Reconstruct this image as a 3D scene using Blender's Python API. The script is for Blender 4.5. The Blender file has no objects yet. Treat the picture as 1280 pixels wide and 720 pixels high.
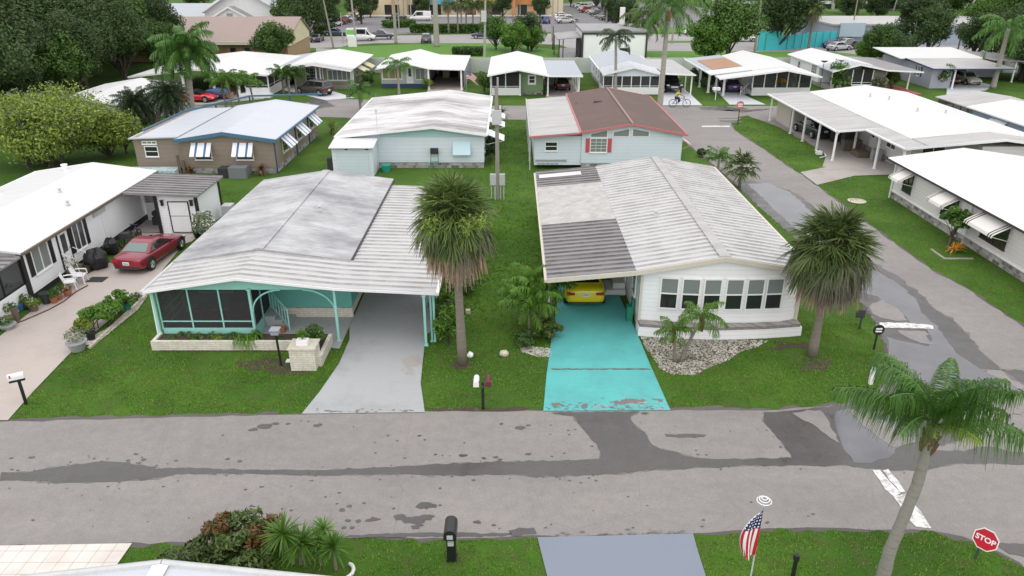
import bpy, bmesh, math, random
import numpy as np
from mathutils import Vector, Matrix
R = math.radians
rnd = random.Random(7)
C = bpy.context.scene.collection
ORG = {}

# ---------------------------------------------------------------- materials
def mat(name, col, rough=.6, metal=0., spec=.5):
    m = bpy.data.materials.new(name); m.use_nodes = True
    b = m.node_tree.nodes['Principled BSDF']
    b.inputs['Base Color'].default_value = (*col, 1)
    b.inputs['Roughness'].default_value = rough
    b.inputs['Metallic'].default_value = metal
    b.inputs['Specular IOR Level'].default_value = spec
    return m

class NT:
    """small node helper"""
    def __init__(s, m):
        s.t = m.node_tree; s.n = s.t.nodes; s.b = s.n['Principled BSDF']
        s.co = s.n.new('ShaderNodeTexCoord').outputs['Object']
    def link(s, a, b): s.t.links.new(a, b)
    def noise(s, scale, detail=4, rough=.55, co=None, stretch=None):
        co = co or s.co
        if stretch:
            mp = s.n.new('ShaderNodeMapping'); mp.inputs['Scale'].default_value = stretch
            s.link(co, mp.inputs['Vector']); co = mp.outputs[0]
        n = s.n.new('ShaderNodeTexNoise'); n.inputs['Scale'].default_value = scale
        n.inputs['Detail'].default_value = detail; n.inputs['Roughness'].default_value = rough
        s.link(co, n.inputs['Vector']); return n.outputs[0]
    def ramp(s, fac, stops):
        r = s.n.new('ShaderNodeValToRGB'); e = r.color_ramp.elements
        while len(e) < len(stops): e.new(.5)
        for k, (p, c) in enumerate(stops):
            e[k].position = p; e[k].color = (*c, 1) if len(c) == 3 else c
        s.link(fac, r.inputs[0]); return r.outputs[0]
    def mix(s, fac, a, b, mode='MIX'):
        m = s.n.new('ShaderNodeMixRGB'); m.blend_type = mode
        for i, v in ((0, fac), (1, a), (2, b)):
            if hasattr(v, 'is_output'): s.link(v, m.inputs[i])
            elif i == 0: m.inputs[0].default_value = v
            else: m.inputs[i].default_value = (*v, 1)
        return m.outputs[0]
    def math(s, op, a, b=0.):
        m = s.n.new('ShaderNodeMath'); m.operation = op
        for i, v in ((0, a), (1, b)):
            if hasattr(v, 'is_output'): s.link(v, m.inputs[i])
            else: m.inputs[i].default_value = v
        return m.outputs[0]
    def sep(s, co=None):
        n = s.n.new('ShaderNodeSeparateXYZ'); s.link(co or s.co, n.inputs[0]); return n.outputs
    def bump(s, h, strength=.3, dist=.02):
        n = s.n.new('ShaderNodeBump'); n.inputs['Strength'].default_value = strength
        n.inputs['Distance'].default_value = dist
        s.link(h, n.inputs['Height']); s.link(n.outputs[0], s.b.inputs['Normal'])
    def col(s, c): s.link(c, s.b.inputs['Base Color'])
    def rough(s, c): s.link(c, s.b.inputs['Roughness'])

def grimy(name, col, rough=.5, amt=.25, scale=1.2, dirt=(.25, .24, .22), metal=0, fine=20, stretch=None, lo=.5, hi=.8):
    """a plain coloured surface with weathering"""
    m = mat(name, col, rough, metal); t = NT(m)
    n = t.noise(scale, 6, .65, stretch=stretch); f = t.noise(fine, 3, stretch=stretch)
    k = t.ramp(n, [(lo, (0, 0, 0)), (hi, (1, 1, 1))])
    k = t.math('MULTIPLY', k, amt)
    c = t.mix(k, col, dirt)
    c2 = t.mix(.12, c, t.ramp(f, [(.3, (.4, .4, .4)), (.7, (1, 1, 1))]), 'MULTIPLY')
    t.col(c2); t.bump(f, .15, .004)
    return m

def siding(name, col, pitch=.2, amt=.12, depth=.6, vertical=False, rough=.5):
    m = mat(name, col, rough); t = NT(m)
    x, y, z = t.sep()
    if vertical: v = t.math('FRACT', t.math('DIVIDE', t.math('ADD', x, y), pitch))
    else: v = t.math('FRACT', t.math('DIVIDE', z, pitch))
    edge = t.ramp(v, [(0, (0, 0, 0)), (.1, (1, 1, 1)), (.96, (1, 1, 1)), (1, (0, 0, 0))])
    n = t.noise(.9, 6, .65, stretch=(1, 1, .45)); f = t.noise(16, 3)
    k = t.math('MULTIPLY', t.ramp(n, [(.5, (0, 0, 0)), (.8, (1, 1, 1))]), amt)
    c = t.mix(k, col, tuple(q * .45 for q in col))
    c = t.mix(.22, c, edge, 'MULTIPLY')
    t.col(t.mix(.08, c, f, 'MULTIPLY')); t.bump(edge if vertical else t.math('SUBTRACT', 1., v), depth * .6, .012)
    return m

def panroof(name, col, dark=(.3, .29, .3), lo=.45, hi=.75, amt=.6, scale=.5, stretch=(.6, 3, 1), rough=.45, streak=.25, ribd=0):
    """sheet metal roofing, weathered in streaks that follow the pans"""
    m = mat(name, col, rough); t = NT(m)
    a = t.noise(scale, 8, .7, stretch=stretch); b = t.noise(2.2, 6, .7, stretch=(.25, 5, 1)); f = t.noise(30, 3)
    k = t.math('MULTIPLY', t.ramp(a, [(lo, (0, 0, 0)), (hi, (1, 1, 1))]), amt)
    k2 = t.math('MULTIPLY', t.ramp(b, [(.45, (0, 0, 0)), (.75, (1, 1, 1))]), streak)
    c = t.mix(k, col, dark); c = t.mix(k2, c, dark)
    if ribd:
        x, y, z = t.sep()
        v = t.math('FRACT', t.math('DIVIDE', y, .3))
        g = t.ramp(v, [(0, (0, 0, 0)), (.10, (0, 0, 0)), (.22, (1, 1, 1)), (.3, (0, 0, 0))])
        gn = t.math('MULTIPLY', g, t.ramp(b, [(.3, (.35,) * 3), (.6, (1,) * 3)]))
        c = t.mix(t.math('MULTIPLY', gn, ribd), c, (.16, .15, .16))
    t.col(t.mix(.1, c, f, 'MULTIPLY')); t.bump(f, .1, .004)
    return m

M = {}
M['white'] = grimy('white_paint', (.8, .8, .81), .5, .15)
M['trimw'] = grimy('white_trim', (.82, .82, .83), .45, .1, 3)
M['cream'] = grimy('cream_trim', (.6, .55, .47), .5, .3, 2)
M['black'] = mat('black_paint', (.012, .012, .013), .45)
M['dark'] = mat('dark_grey', (.04, .04, .042), .6)
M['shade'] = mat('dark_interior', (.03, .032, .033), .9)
M['rubber'] = mat('rubber', (.015, .015, .016), .8)
M['chrome'] = mat('chrome', (.6, .6, .62), .25, .9)
M['alu'] = grimy('aluminium', (.5, .51, .52), .4, .3, 4)
M['grey'] = grimy('grey_paint', (.3, .31, .32), .6, .3, 2)
M['concrete'] = grimy('concrete', (.36, .34, .32), .85, .5, .8, (.16, .15, .14))
M['stone'] = grimy('pale_brick', (.55, .5, .4), .85, .5, 2, (.3, .27, .2))
M['brick'] = None
M['soil'] = grimy('soil', (.06, .045, .03), .95, .5, 3, (.1, .08, .05))
M['aqua'] = grimy('aqua_paint', (.3, .62, .56), .5, .12)
M['aquadk'] = grimy('aqua_wall', (.13, .42, .37), .5, .1)
M['blue'] = grimy('blue_trim', (.06, .15, .24), .5, .2, 3)
M['navy'] = mat('navy', (.03, .06, .16), .5)
M['red'] = mat('red_trim', (.5, .08, .1), .5)
M['redtrim'] = grimy('faded_red_trim', (.48, .15, .16), .6, .3, 3)
M['terra'] = grimy('terracotta', (.35, .12, .06), .8, .3, 5)
M['wood'] = grimy('weathered_wood', (.13, .1, .075), .85, .4, 5, (.25, .22, .19))
M['pole'] = grimy('pole_wood', (.27, .25, .21), .9, .5, 3, (.12, .1, .08), stretch=(6, 6, .6))
M['green'] = mat('green_plastic', (.02, .22, .13), .5)

def brickm(name, c1, c2, mortar, sc=1.0, bw=.4, bh=.2):
    m = mat(name, c1, .85); t = NT(m)
    x, y, z = t.sep()
    cmb = t.n.new('ShaderNodeCombineXYZ'); t.link(t.math('ADD', x, y), cmb.inputs[0]); t.link(z, cmb.inputs[1])
    b = t.n.new('ShaderNodeTexBrick'); t.link(cmb.outputs[0], b.inputs['Vector'])
    b.inputs['Color1'].default_value = (*c1, 1); b.inputs['Color2'].default_value = (*c2, 1); b.inputs['Mortar'].default_value = (*mortar, 1)
    b.inputs['Scale'].default_value = sc; b.inputs['Brick Width'].default_value = bw; b.inputs['Row Height'].default_value = bh
    b.inputs['Mortar Size'].default_value = .015
    n = t.noise(5, 5)
    t.col(t.mix(.35, b.outputs[0], t.ramp(n, [(.3, (.4,) * 3), (.7, (1,) * 3)]), 'MULTIPLY')); t.bump(b.outputs[1], -.5, .01)
    return m
M['skirt'] = brickm('skirting_block', (.5, .48, .47), (.1, .09, .1), (.35, .33, .32), 1, .3, .2)
M['planter'] = brickm('painted_block', (.72, .69, .6), (.68, .645, .56), (.55, .51, .43), 1, .4, .1)
M['stackst'] = brickm('stacked_stone', (.4, .38, .35), (.22, .21, .2), (.15, .14, .13), 1, .18, .06)
M['sid_white'] = siding('white_siding', (.84, .84, .86), .2)
M['sid_white2'] = siding('white_lap_siding', (.86, .86, .89), .16)
M['sid_tan'] = siding('taupe_siding', (.27, .215, .175), .35, .2, .3)
M['sid_aqua'] = siding('pale_aqua_siding', (.68, .74, .81), .3, .15, .25)
M['sid_aqua2'] = siding('aqua_gable_siding', (.42, .62, .65), .2, .1, .5)
M['sid_pale'] = siding('pale_mint_siding', (.63, .7, .77), .25, .15, .3)
M['sid_green'] = siding('green_siding', (.2, .3, .15), .25, .2, .4)
M['sid_olive'] = siding('olive_siding', (.27, .31, .17), .25, .2, .4)
M['sid_grey'] = siding('grey_siding', (.45, .48, .5), .22, .2, .4)
M['sid_lav'] = siding('lavender_grey_siding', (.38, .39, .46), .22, .2, .3)
M['sid_blue'] = siding('blue_siding', (.32, .4, .54), .22, .15, .35)
M['sid_stone'] = siding('warm_grey_siding', (.68, .655, .66), .24, .12, .3)
M['sid_beige'] = siding('beige_siding', (.5, .46, .4), .24, .2, .4, True)
M['stucco'] = grimy('stucco', (.55, .52, .48), .9, .3, 1)
M['tan'] = grimy('tan_stucco', (.33, .23, .13), .9, .4, .5)
M['creamw'] = grimy('cream_stucco', (.6, .54, .38), .9, .3, .5)
# roofs
M['rf_white'] = panroof('white_roof', (.63, .632, .64), (.42, .41, .4), .55, .9, .3, streak=.1)
M['rf_white_pan'] = panroof('white_pan_roof', (.55, .545, .555), (.27, .26, .26), .5, .82, .5, streak=.45)
M['rf_grey_pan'] = panroof('grey_pan_roof', (.26, .25, .26), (.13, .12, .13), .4, .7, .6, streak=.5)
M['rf_patch'] = panroof('coated_patch', (.5, .49, .48), (.26, .24, .23), .35, .7, .8, 2.0, (1, 1, 1), streak=.2)
M['rf_old'] = panroof('weathered_roof', (.51, .51, .525), (.16, .16, .175), .4, .66, .85, .3, (1, 1.5, 1), streak=.6)
M['rf_stain'] = panroof('stained_roof', (.66, .65, .66), (.16, .14, .145), .45, .64, .85, .25, (.5, 1.6, 1), streak=.45)
M['rf_pale'] = panroof('pale_roof', (.52, .545, .6), (.4, .41, .44), .5, .8, .4, streak=.2)
M['rf_blue'] = panroof('blue_grey_roof', (.4, .43, .48), (.26, .28, .3), .4, .8, .5, streak=.3)
M['rf_lt'] = panroof('light_panel_roof', (.46, .455, .45), (.25, .235, .23), .42, .75, .7, streak=.6)
M['rf_brown'] = grimy('brown_shingle', (.125, .085, .075), .9, .5, .5, (.2, .14, .13), fine=50)
M['rf_rust'] = panroof('rusted_roof', (.42, .2, .1), (.25, .15, .1), .4, .7, .7, 1, streak=.5)
M['rf_terra'] = panroof('reddish_metal_roof', (.29, .215, .19), (.23, .16, .14), .4, .8, .4, .3, (2, .5, 1), streak=.3)
M['rf_dark'] = panroof('dark_flat_roof', (.3, .3, .31), (.14, .13, .13), .4, .7, .7, .4, (1, 1, 1), streak=.4)

def glass(name, c, rough=.08):
    m = mat(name, c, rough, 0, .8); return m
M['glass'] = glass('dark_window_glass', (.05, .06, .062))
M['glassd'] = glass('darker_window_glass', (.02, .025, .026))
M['glassg'] = glass('curtained_glass', (.2, .23, .22), .15)
M['cglass'] = glass('car_glass', (.015, .018, .02), .04)
M['cglassl'] = glass('tinted_rear_glass', (.12, .17, .16), .06)

def screenm(name, fac=.62, c=(.03, .033, .035)):
    m = mat(name, c, .8); nt = m.node_tree; n = nt.nodes
    tr = n.new('ShaderNodeBsdfTransparent'); mx = n.new('ShaderNodeMixShader'); mx.inputs[0].default_value = fac
    nt.links.new(tr.outputs[0], mx.inputs[1]); nt.links.new(n['Principled BSDF'].outputs[0], mx.inputs[2])
    nt.links.new(mx.outputs[0], n['Material Output'].inputs[0]); return m
M['screen'] = screenm('insect_screen')
M['screend'] = screenm('dense_insect_screen', .8)

def leafm(name, c1, c2, trans=.25, rough=.55, nscale=1.5):
    """per-leaf variation between two greens plus larger light and dark patches"""
    m = mat(name, c1, rough, 0, .35); t = NT(m)
    g = t.n.new('ShaderNodeNewGeometry'); n = t.noise(nscale, 3)
    f = t.math('ADD', t.math('MULTIPLY', g.outputs['Random Per Island'], .6), t.math('MULTIPLY', t.ramp(n, [(.35, (0,) * 3), (.65, (1,) * 3)]), .45))
    oi = t.n.new('ShaderNodeObjectInfo')
    c = t.mix(f, c1, c2); hs = t.n.new('ShaderNodeHueSaturation'); t.link(c, hs.inputs['Color'])
    t.link(t.math('ADD', t.math('MULTIPLY', oi.outputs['Random'], .4), .8), hs.inputs['Value'])
    t.col(hs.outputs[0])
    tl = t.n.new('ShaderNodeBsdfTranslucent'); t.link(hs.outputs[0], tl.inputs[0])
    mx = t.n.new('ShaderNodeMixShader'); mx.inputs[0].default_value = trans
    t.link(t.b.outputs[0], mx.inputs[1]); t.link(tl.outputs[0], mx.inputs[2])
    t.link(mx.outputs[0], t.n['Material Output'].inputs[0]); return m
M['lf_dark'] = leafm('dark_forest_leaves', (.024, .052, .016), (.08, .14, .038))
M['lf_mid'] = leafm('green_leaves', (.035, .085, .015), (.1, .19, .035))
M['lf_lime'] = leafm('yellow_green_leaves', (.07, .115, .016), (.28, .36, .06))
M['lf_bright'] = leafm('bright_green_leaves', (.05, .13, .015), (.13, .26, .03))
M['lf_grey'] = leafm('grey_green_leaves', (.1, .13, .08), (.24, .27, .16))
M['pm_sabal'] = leafm('fan_palm_leaves', (.03, .065, .016), (.145, .2, .05), .1, .5, .9)
M['pm_dead'] = leafm('dead_fan_leaves', (.21, .13, .09), (.4, .295, .215), .05, .9)
M['pm_grey'] = leafm('greying_fan_leaves', (.085, .075, .06), (.18, .165, .135), .05, .9)
M['pm_queen'] = leafm('feather_palm_leaves', (.022, .08, .012), (.12, .25, .045), .2, .45)
M['pm_dark'] = leafm('dark_palm_leaves', (.012, .03, .012), (.06, .09, .04), .1, .5)
M['pm_yel'] = leafm('young_palm_leaves', (.16, .26, .04), (.3, .4, .08), .2, .5)
M['cr_red'] = leafm('red_croton_leaves', (.19, .05, .02), (.09, .1, .03), .1, .4)
M['cr_grn'] = leafm('dark_croton_leaves', (.035, .075, .02), (.12, .16, .04), .1, .35)
M['flower'] = leafm('pale_flowers', (.5, .5, .42), (.8, .8, .75), .2)
M['pink'] = leafm('pink_flowers', (.5, .03, .08), (.6, .1, .15), .2)
M['orange'] = leafm('orange_leaves', (.5, .16, .03), (.6, .35, .05), .2)
M['bark'] = grimy('palm_bark', (.2, .17, .14), .95, .6, 2, (.33, .3, .26), stretch=(1, 1, 5), fine=12)
M['barkg'] = grimy('grey_palm_bark', (.25, .235, .21), .9, .8, 2.2, (.09, .085, .07), stretch=(1, 1, 6), fine=9)
M['barkl'] = grimy('pale_palm_bark', (.34, .32, .28), .9, .6, 1.5, (.17, .15, .12), stretch=(1, 1, 4))
M['barkd'] = grimy('tree_bark', (.07, .055, .045), .95, .5, 3)
M['boot'] = grimy('frond_boots', (.13, .06, .03), .9, .6, 3, (.3, .2, .1))
M['sheath'] = grimy('rusty_crownshaft', (.32, .12, .05), .7, .4, 3, (.2, .2, .06))

# ---------------------------------------------------------------- mesh builder
class MB:
    def __init__(s): s.v = []; s.f = []; s.m = []
    def add(s, vs, fs, mi=0):
        o = len(s.v); s.v += [tuple(p) for p in vs]
        s.f += [tuple(i + o for i in f) for f in fs]; s.m += [mi] * len(fs); return s
    def box(s, x0, x1, y0, y1, z0, z1, mi=0):
        vs = [(x, y, z) for z in (z0, z1) for y in (y0, y1) for x in (x0, x1)]
        return s.add(vs, [(0, 2, 3, 1), (4, 5, 7, 6), (0, 1, 5, 4), (2, 6, 7, 3), (0, 4, 6, 2), (1, 3, 7, 5)], mi)
    def prism(s, pts, z0, z1, mi=0):
        n = len(pts)
        if sum(pts[i][0] * pts[(i + 1) % n][1] - pts[(i + 1) % n][0] * pts[i][1] for i in range(n)) < 0: pts = pts[::-1]
        vs = [(x, y, z0) for x, y in pts] + [(x, y, z1) for x, y in pts]
        fs = [tuple(range(n - 1, -1, -1)), tuple(range(n, 2 * n))] + [(i, (i + 1) % n, n + (i + 1) % n, n + i) for i in range(n)]
        return s.add(vs, fs, mi)
    def slab(s, q, t, mi=0):
        """four 3D points (counter-clockwise seen from above) thickened downwards by t along their normal"""
        q = [Vector(p) for p in q]; n = (q[1] - q[0]).cross(q[3] - q[0]).normalized()
        b = [p - n * t for p in q]
        return s.add(q + b, [(0, 1, 2, 3), (7, 6, 5, 4), (0, 4, 5, 1), (1, 5, 6, 2), (2, 6, 7, 3), (3, 7, 4, 0)], mi)
    def bar(s, p, q, w=.05, h=None, mi=0):
        p, q = Vector(p), Vector(q); d = (q - p).normalized(); h = h or w
        a = d.cross(Vector((0, 0, 1)))
        if a.length < .01: a = Vector((1, 0, 0))
        a.normalize(); b = a.cross(d).normalized()
        vs = [c + a * (i * w / 2) + b * (j * h / 2) for c in (p, q) for i, j in ((-1, -1), (1, -1), (1, 1), (-1, 1))]
        return s.add(vs, [(3, 2, 1, 0), (4, 5, 6, 7), (0, 1, 5, 4), (1, 2, 6, 5), (2, 3, 7, 6), (3, 0, 4, 7)], mi)
    def tube(s, pts, rad, n=8, mi=0, cap=True):
        pts = [Vector(p) for p in pts]
        if not hasattr(rad, '__len__'): rad = [rad] * len(pts)
        vs = []; up = Vector((0, 0, 1))
        for i, p in enumerate(pts):
            d = (pts[min(i + 1, len(pts) - 1)] - pts[max(i - 1, 0)]).normalized()
            ref = Vector((1, 0, 0)) if abs(d.x) < .75 else Vector((0, 1, 0)) if abs(d.y) < .75 else Vector((0, 0, 1))
            if abs(pts[-1].z - pts[0].z) < .5 * (pts[-1] - pts[0]).length: ref = Vector((0, 0, 1))
            a = (ref - d * ref.dot(d)).normalized(); b = a.cross(d)
            vs += [p + (a * math.cos(2 * math.pi * k / n) + b * math.sin(2 * math.pi * k / n)) * rad[i] for k in range(n)]
        fs = [(i * n + k, i * n + (k + 1) % n, (i + 1) * n + (k + 1) % n, (i + 1) * n + k) for i in range(len(pts) - 1) for k in range(n)]
        if cap: fs += [tuple(range(n - 1, -1, -1)), tuple(range((len(pts) - 1) * n, len(pts) * n))]
        return s.add(vs, fs, mi)
    def lathe(s, c, prof, n=16, mi=0, axis='z'):
        """prof: list of (r, h) revolved about axis through c"""
        vs = []
        for r, h in prof:
            for k in range(n):
                a = 2 * math.pi * k / n; u, w = r * math.cos(a), r * math.sin(a)
                vs.append((c[0] + u, c[1] + w, c[2] + h) if axis == 'z' else ((c[0] + u, c[1] + h, c[2] + w) if axis == 'y' else (c[0] + h, c[1] + u, c[2] + w)))
        fs = [(i * n + k, i * n + (k + 1) % n, (i + 1) * n + (k + 1) % n, (i + 1) * n + k) for i in range(len(prof) - 1) for k in range(n)]
        fs += [tuple(range(n - 1, -1, -1)), tuple(range((len(prof) - 1) * n, len(prof) * n))]
        return s.add(vs, fs, mi)
    def blob(s, c, r, seed=0, mi=0, n=10, rough=.2):
        rr = random.Random(seed); vs = []; m = n // 2 + 1
        ph = [rr.uniform(0, 6) for _ in range(6)]
        for i in range(m + 1):
            t = math.pi * i / m
            for k in range(n):
                a = 2 * math.pi * k / n
                q = 1 + rough * (math.sin(3 * a + ph[0] + 2 * t) * .5 + math.sin(2 * t * 2 + ph[1] + a) * .5)
                vs.append((c[0] + r[0] * q * math.sin(t) * math.cos(a), c[1] + r[1] * q * math.sin(t) * math.sin(a), c[2] + r[2] * q * math.cos(t)))
        return s.add(vs, [(i * n + k, (i + 1) * n + k, (i + 1) * n + (k + 1) % n, i * n + (k + 1) % n) for i in range(m) for k in range(n)], mi)
    def build(s, name, mats, parent=None, smooth=False, org=None):
        if not isinstance(mats, (list, tuple)): mats = [mats]
        me = bpy.data.meshes.new(name)
        if parent is not None: o3 = ORG[parent.name]
        elif org is not None: o3 = Vector(org)
        else:
            a = np.array(s.v); o3 = Vector(((a[:, 0].min() + a[:, 0].max()) / 2, (a[:, 1].min() + a[:, 1].max()) / 2, a[:, 2].min()))
        me.from_pydata([(p[0] - o3[0], p[1] - o3[1], p[2] - o3[2]) for p in s.v], [], s.f)
        for m in mats: me.materials.append(m)
        if len(mats) > 1: me.polygons.foreach_set('material_index', s.m)
        if smooth: me.polygons.foreach_set('use_smooth', [True] * len(s.f))
        me.update()
        ob = bpy.data.objects.new(name, me); C.objects.link(ob)
        if parent is not None: ob.parent = parent
        else: ob.location = o3
        ORG[ob.name] = o3
        return ob

def tag(o, label=None, cat=None, group=None, kind=None):
    for k, v in (('label', label), ('category', cat), ('group', group), ('kind', kind)):
        if v: o[k] = v
    return o
def empty(name, loc, label=None, cat=None, group=None):
    o = bpy.data.objects.new(name, None); C.objects.link(o); o.empty_display_size = .3
    loc = Vector((loc[0], loc[1], loc[2] if len(loc) > 2 else 0)); o.location = loc; ORG[o.name] = loc
    return tag(o, label, cat, group)
def copy_tree(o, parent=None):
    c = o.copy(); C.objects.link(c)
    if parent is not None: c.parent = parent
    ORG[c.name] = ORG.get(o.name, Vector((0, 0, 0)))
    for ch in list(o.children): copy_tree(ch, c)
    return c
def place(o, x, y, z=0, rz=0, s=1, label=None, group=None, sz=None):
    o.location = (x, y, z); o.rotation_euler = (0, 0, rz)
    o.scale = (s, s, s if sz is None else sz)
    if label: o['label'] = label
    if group: o['group'] = group
    return o

# ---------------------------------------------------------------- ground sheets
HARD = []
def inpoly(pts, P):
    """vectorised point in polygon"""
    x, y = pts[:, 0], pts[:, 1]; r = np.zeros(len(pts), bool); n = len(P)
    for i in range(n):
        x1, y1 = P[i]; x2, y2 = P[(i + 1) % n]
        if y1 == y2: continue
        c = ((y1 > y) != (y2 > y)) & (x < (x2 - x1) * (y - y1) / (y2 - y1) + x1); r ^= c
    return r
def ragged(P, step=.5, amp=.06, seed=1):
    rr = random.Random(seed); out = []; n = len(P)
    for i in range(n):
        a, b = P[i], P[(i + 1) % n]; d = math.hypot(b[0] - a[0], b[1] - a[1]); k = max(1, int(d / step))
        for j in range(k):
            t = j / k; q = amp if d < 40 else 0
            out.append((a[0] + (b[0] - a[0]) * t + rr.gauss(0, q), a[1] + (b[1] - a[1]) * t + rr.gauss(0, q)))
    return out
def chaikin(P, n=1):
    for _ in range(n):
        Q = []
        for i in range(len(P)):
            a, b = P[i], P[(i + 1) % len(P)]
            Q += [(a[0] * .75 + b[0] * .25, a[1] * .75 + b[1] * .25), (a[0] * .25 + b[0] * .75, a[1] * .25 + b[1] * .75)]
        P = Q
    return P
def sheet(name, P, z, m, hard=True, step=None, amp=.05, seed=1, curve=0, kind='structure'):
    if curve: P = chaikin(P, curve)
    if step: P = ragged(P, step, amp, seed)
    if hard: HARD.append(P)
    from mathutils.geometry import tessellate_polygon
    b = MB(); vs = [(x, y, z) for x, y in P]
    fs = []
    for f in tessellate_polygon([[Vector(v) for v in vs]]):
        a, c, d = (Vector(vs[i]) for i in f)
        fs.append(f if (c - a).cross(d - a).z > 0 else f[::-1])
    b.add(vs, fs); o = b.build(name, m, org=(0, 0, 0)); o['kind'] = kind
    return o

# ---------------------------------------------------------------- ground materials
def m_lawn():
    m = mat('lawn', (.05, .1, .015), .95, 0, .2); t = NT(m)
    a = t.noise(.22, 6, .65); b = t.noise(1.6, 6, .7); f = t.noise(28, 4, .7)
    g = t.ramp(a, [(.28, (.032, .09, .01)), (.5, (.062, .15, .016)), (.72, (.11, .21, .026))])
    k = t.ramp(b, [(.46, (0,) * 3), (.7, (1,) * 3)])
    g = t.mix(t.math('MULTIPLY', k, .7), g, (.1, .1, .038))
    g = t.mix(.75, g, t.ramp(f, [(.25, (.35,) * 3), (.7, (1.15,) * 3)]), 'MULTIPLY')
    t.col(g); t.bump(f, .8, .04); return m
def m_asphalt(name, c, c2, rough=.85, spots=True, fine=45, wet=0):
    m = mat(name, c, rough); t = NT(m)
    a = t.noise(.25, 6, .7, stretch=(.35, 1, 1)); b = t.noise(2.5, 5, .7); f = t.noise(fine, 3, .8)
    g = t.mix(t.ramp(a, [(.35, (0,) * 3), (.7, (1,) * 3)]), c, c2)
    g = t.mix(.35, g, t.ramp(b, [(.3, (.62,) * 3), (.6, (1,) * 3)]), 'MULTIPLY')
    g = t.mix(.6, g, t.ramp(f, [(.32, (.45,) * 3), (.6, (1.1,) * 3)]), 'MULTIPLY')
    if spots:   # fine cracks
        v = t.n.new('ShaderNodeTexVoronoi'); v.feature = 'DISTANCE_TO_EDGE'; v.inputs['Scale'].default_value = .35
        t.link(t.mix(.12, t.co, t.n['Noise Texture'].outputs[1]), v.inputs['Vector'])
        cr = t.ramp(v.outputs[0], [(0, (.45,) * 3), (.006, (.6,) * 3), (.011, (1,) * 3)])
        g = t.mix(t.math('MULTIPLY', t.ramp(b, [(.42, (0,) * 3), (.6, (1,) * 3)]), .22), g, t.mix(1, g, cr, 'MULTIPLY'))
    t.col(g); t.bump(f, .3, .006); return m
M['lawn'] = m_lawn()
M['road'] = m_asphalt('worn_asphalt', (.29, .268, .258), (.225, .209, .202))
M['road2'] = m_asphalt('highway_asphalt', (.36, .34, .34), (.3, .29, .29), spots=False, fine=8)
M['lot'] = m_asphalt('parking_asphalt', (.17, .165, .18), (.22, .215, .22), spots=False, fine=8)
M['edge'] = m_asphalt('dirty_asphalt_edge', (.085, .075, .07), (.13, .12, .11), .8, False)
def m_wet():
    m = m_asphalt('damp_asphalt', (.082, .077, .076), (.105, .098, .095), .55, False)
    t = NT(m); n = t.noise(1.2, 5, .7)
    t.rough(t.ramp(n, [(.35, (.22,) * 3), (.7, (.5,) * 3)])); return m
M['wet'] = m_wet()
def m_puddle():
    m = mat('standing_water', (.085, .085, .095), .06, 0, .9); t = NT(m)
    n = t.noise(.6, 4); t.col(t.ramp(n, [(.35, (.075, .078, .09)), (.7, (.12, .12, .135))])); t.rough(t.ramp(n, [(.4, (.03,) * 3), (.75, (.22,) * 3)]))
    b = t.noise(7, 3); t.bump(b, .03, .005)
    m.node_tree.nodes['Principled BSDF'].inputs['IOR'].default_value = 1.6; return m
M['puddle'] = m_puddle()
def m_drive(name, c, dirt, amt, lo=.5, hi=.75, joint=0, rough=.7):
    m = mat(name, c, rough); t = NT(m)
    a = t.noise(.5, 7, .7); b = t.noise(3, 6, .75, stretch=(1, 2.5, 1)); f = t.noise(35, 3)
    g = t.mix(t.math('MULTIPLY', t.ramp(a, [(lo, (0,) * 3), (hi, (1,) * 3)]), amt), c, dirt)
    g = t.mix(t.math('MULTIPLY', t.ramp(b, [(.55, (0,) * 3), (.75, (1,) * 3)]), amt * .6), g, dirt)
    if joint:
        x, y, z = t.sep(); v = t.math('FRACT', t.math('DIVIDE', t.math('ADD', y, 100.), joint))
        g = t.mix(.6, g, t.ramp(v, [(0, (.3,) * 3), (.012, (1,) * 3)]), 'MULTIPLY')
    g = t.mix(.12, g, f, 'MULTIPLY'); t.col(g); t.bump(f, .15, .004); return m
M['dr_pink'] = m_drive('pinkish_concrete', (.45, .395, .365), (.3, .26, .235), .5)
M['dr_grey'] = m_drive('grey_painted_concrete', (.385, .4, .41), (.2, .2, .2), .5)
M['dr_turq'] = m_drive('turquoise_painted_concrete', (.1, .46, .45), (.07, .25, .25), .6, lo=.42)
M['dr_blue'] = m_drive('blue_grey_painted_concrete', (.2, .23, .29), (.16, .18, .22), .35, rough=.4)
M['dr_white'] = m_drive('white_painted_concrete', (.55, .56, .6), (.35, .35, .36), .4)
M['dr_red'] = m_drive('red_painted_concrete', (.42, .09, .08), (.3, .08, .07), .4)
M['dr_conc'] = m_drive('plain_concrete', (.38, .35, .33), (.2, .18, .17), .6)
def m_tile():
    m = mat('pale_square_tiles', (.6, .56, .52), .6); t = NT(m)
    x, y, z = t.sep(); n = t.noise(1, 5)
    g = t.mix(t.ramp(n, [(.4, (0,) * 3), (.7, (1,) * 3)]), (.66, .62, .58), (.56, .5, .45))
    for a in (t.math('ADD', x, t.math('MULTIPLY', y, -.02)), y):
        v = t.math('FRACT', t.math('DIVIDE', t.math('ADD', a, 50.), .42))
        g = t.mix(.5, g, t.ramp(v, [(0, (.4,) * 3), (.05, (.45,) * 3), (.07, (1,) * 3)]), 'MULTIPLY')
    t.col(g); return m
M['tile'] = m_tile()
def m_line():
    m = mat('worn_road_paint', (.75, .75, .74), .6); t = NT(m)
    n = t.noise(3, 6, .8); t.col(t.mix(t.ramp(n, [(.48, (0,) * 3), (.6, (1,) * 3)]), (.66, .66, .65), (.3, .29, .28))); return m
M['line'] = m_line()
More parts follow.
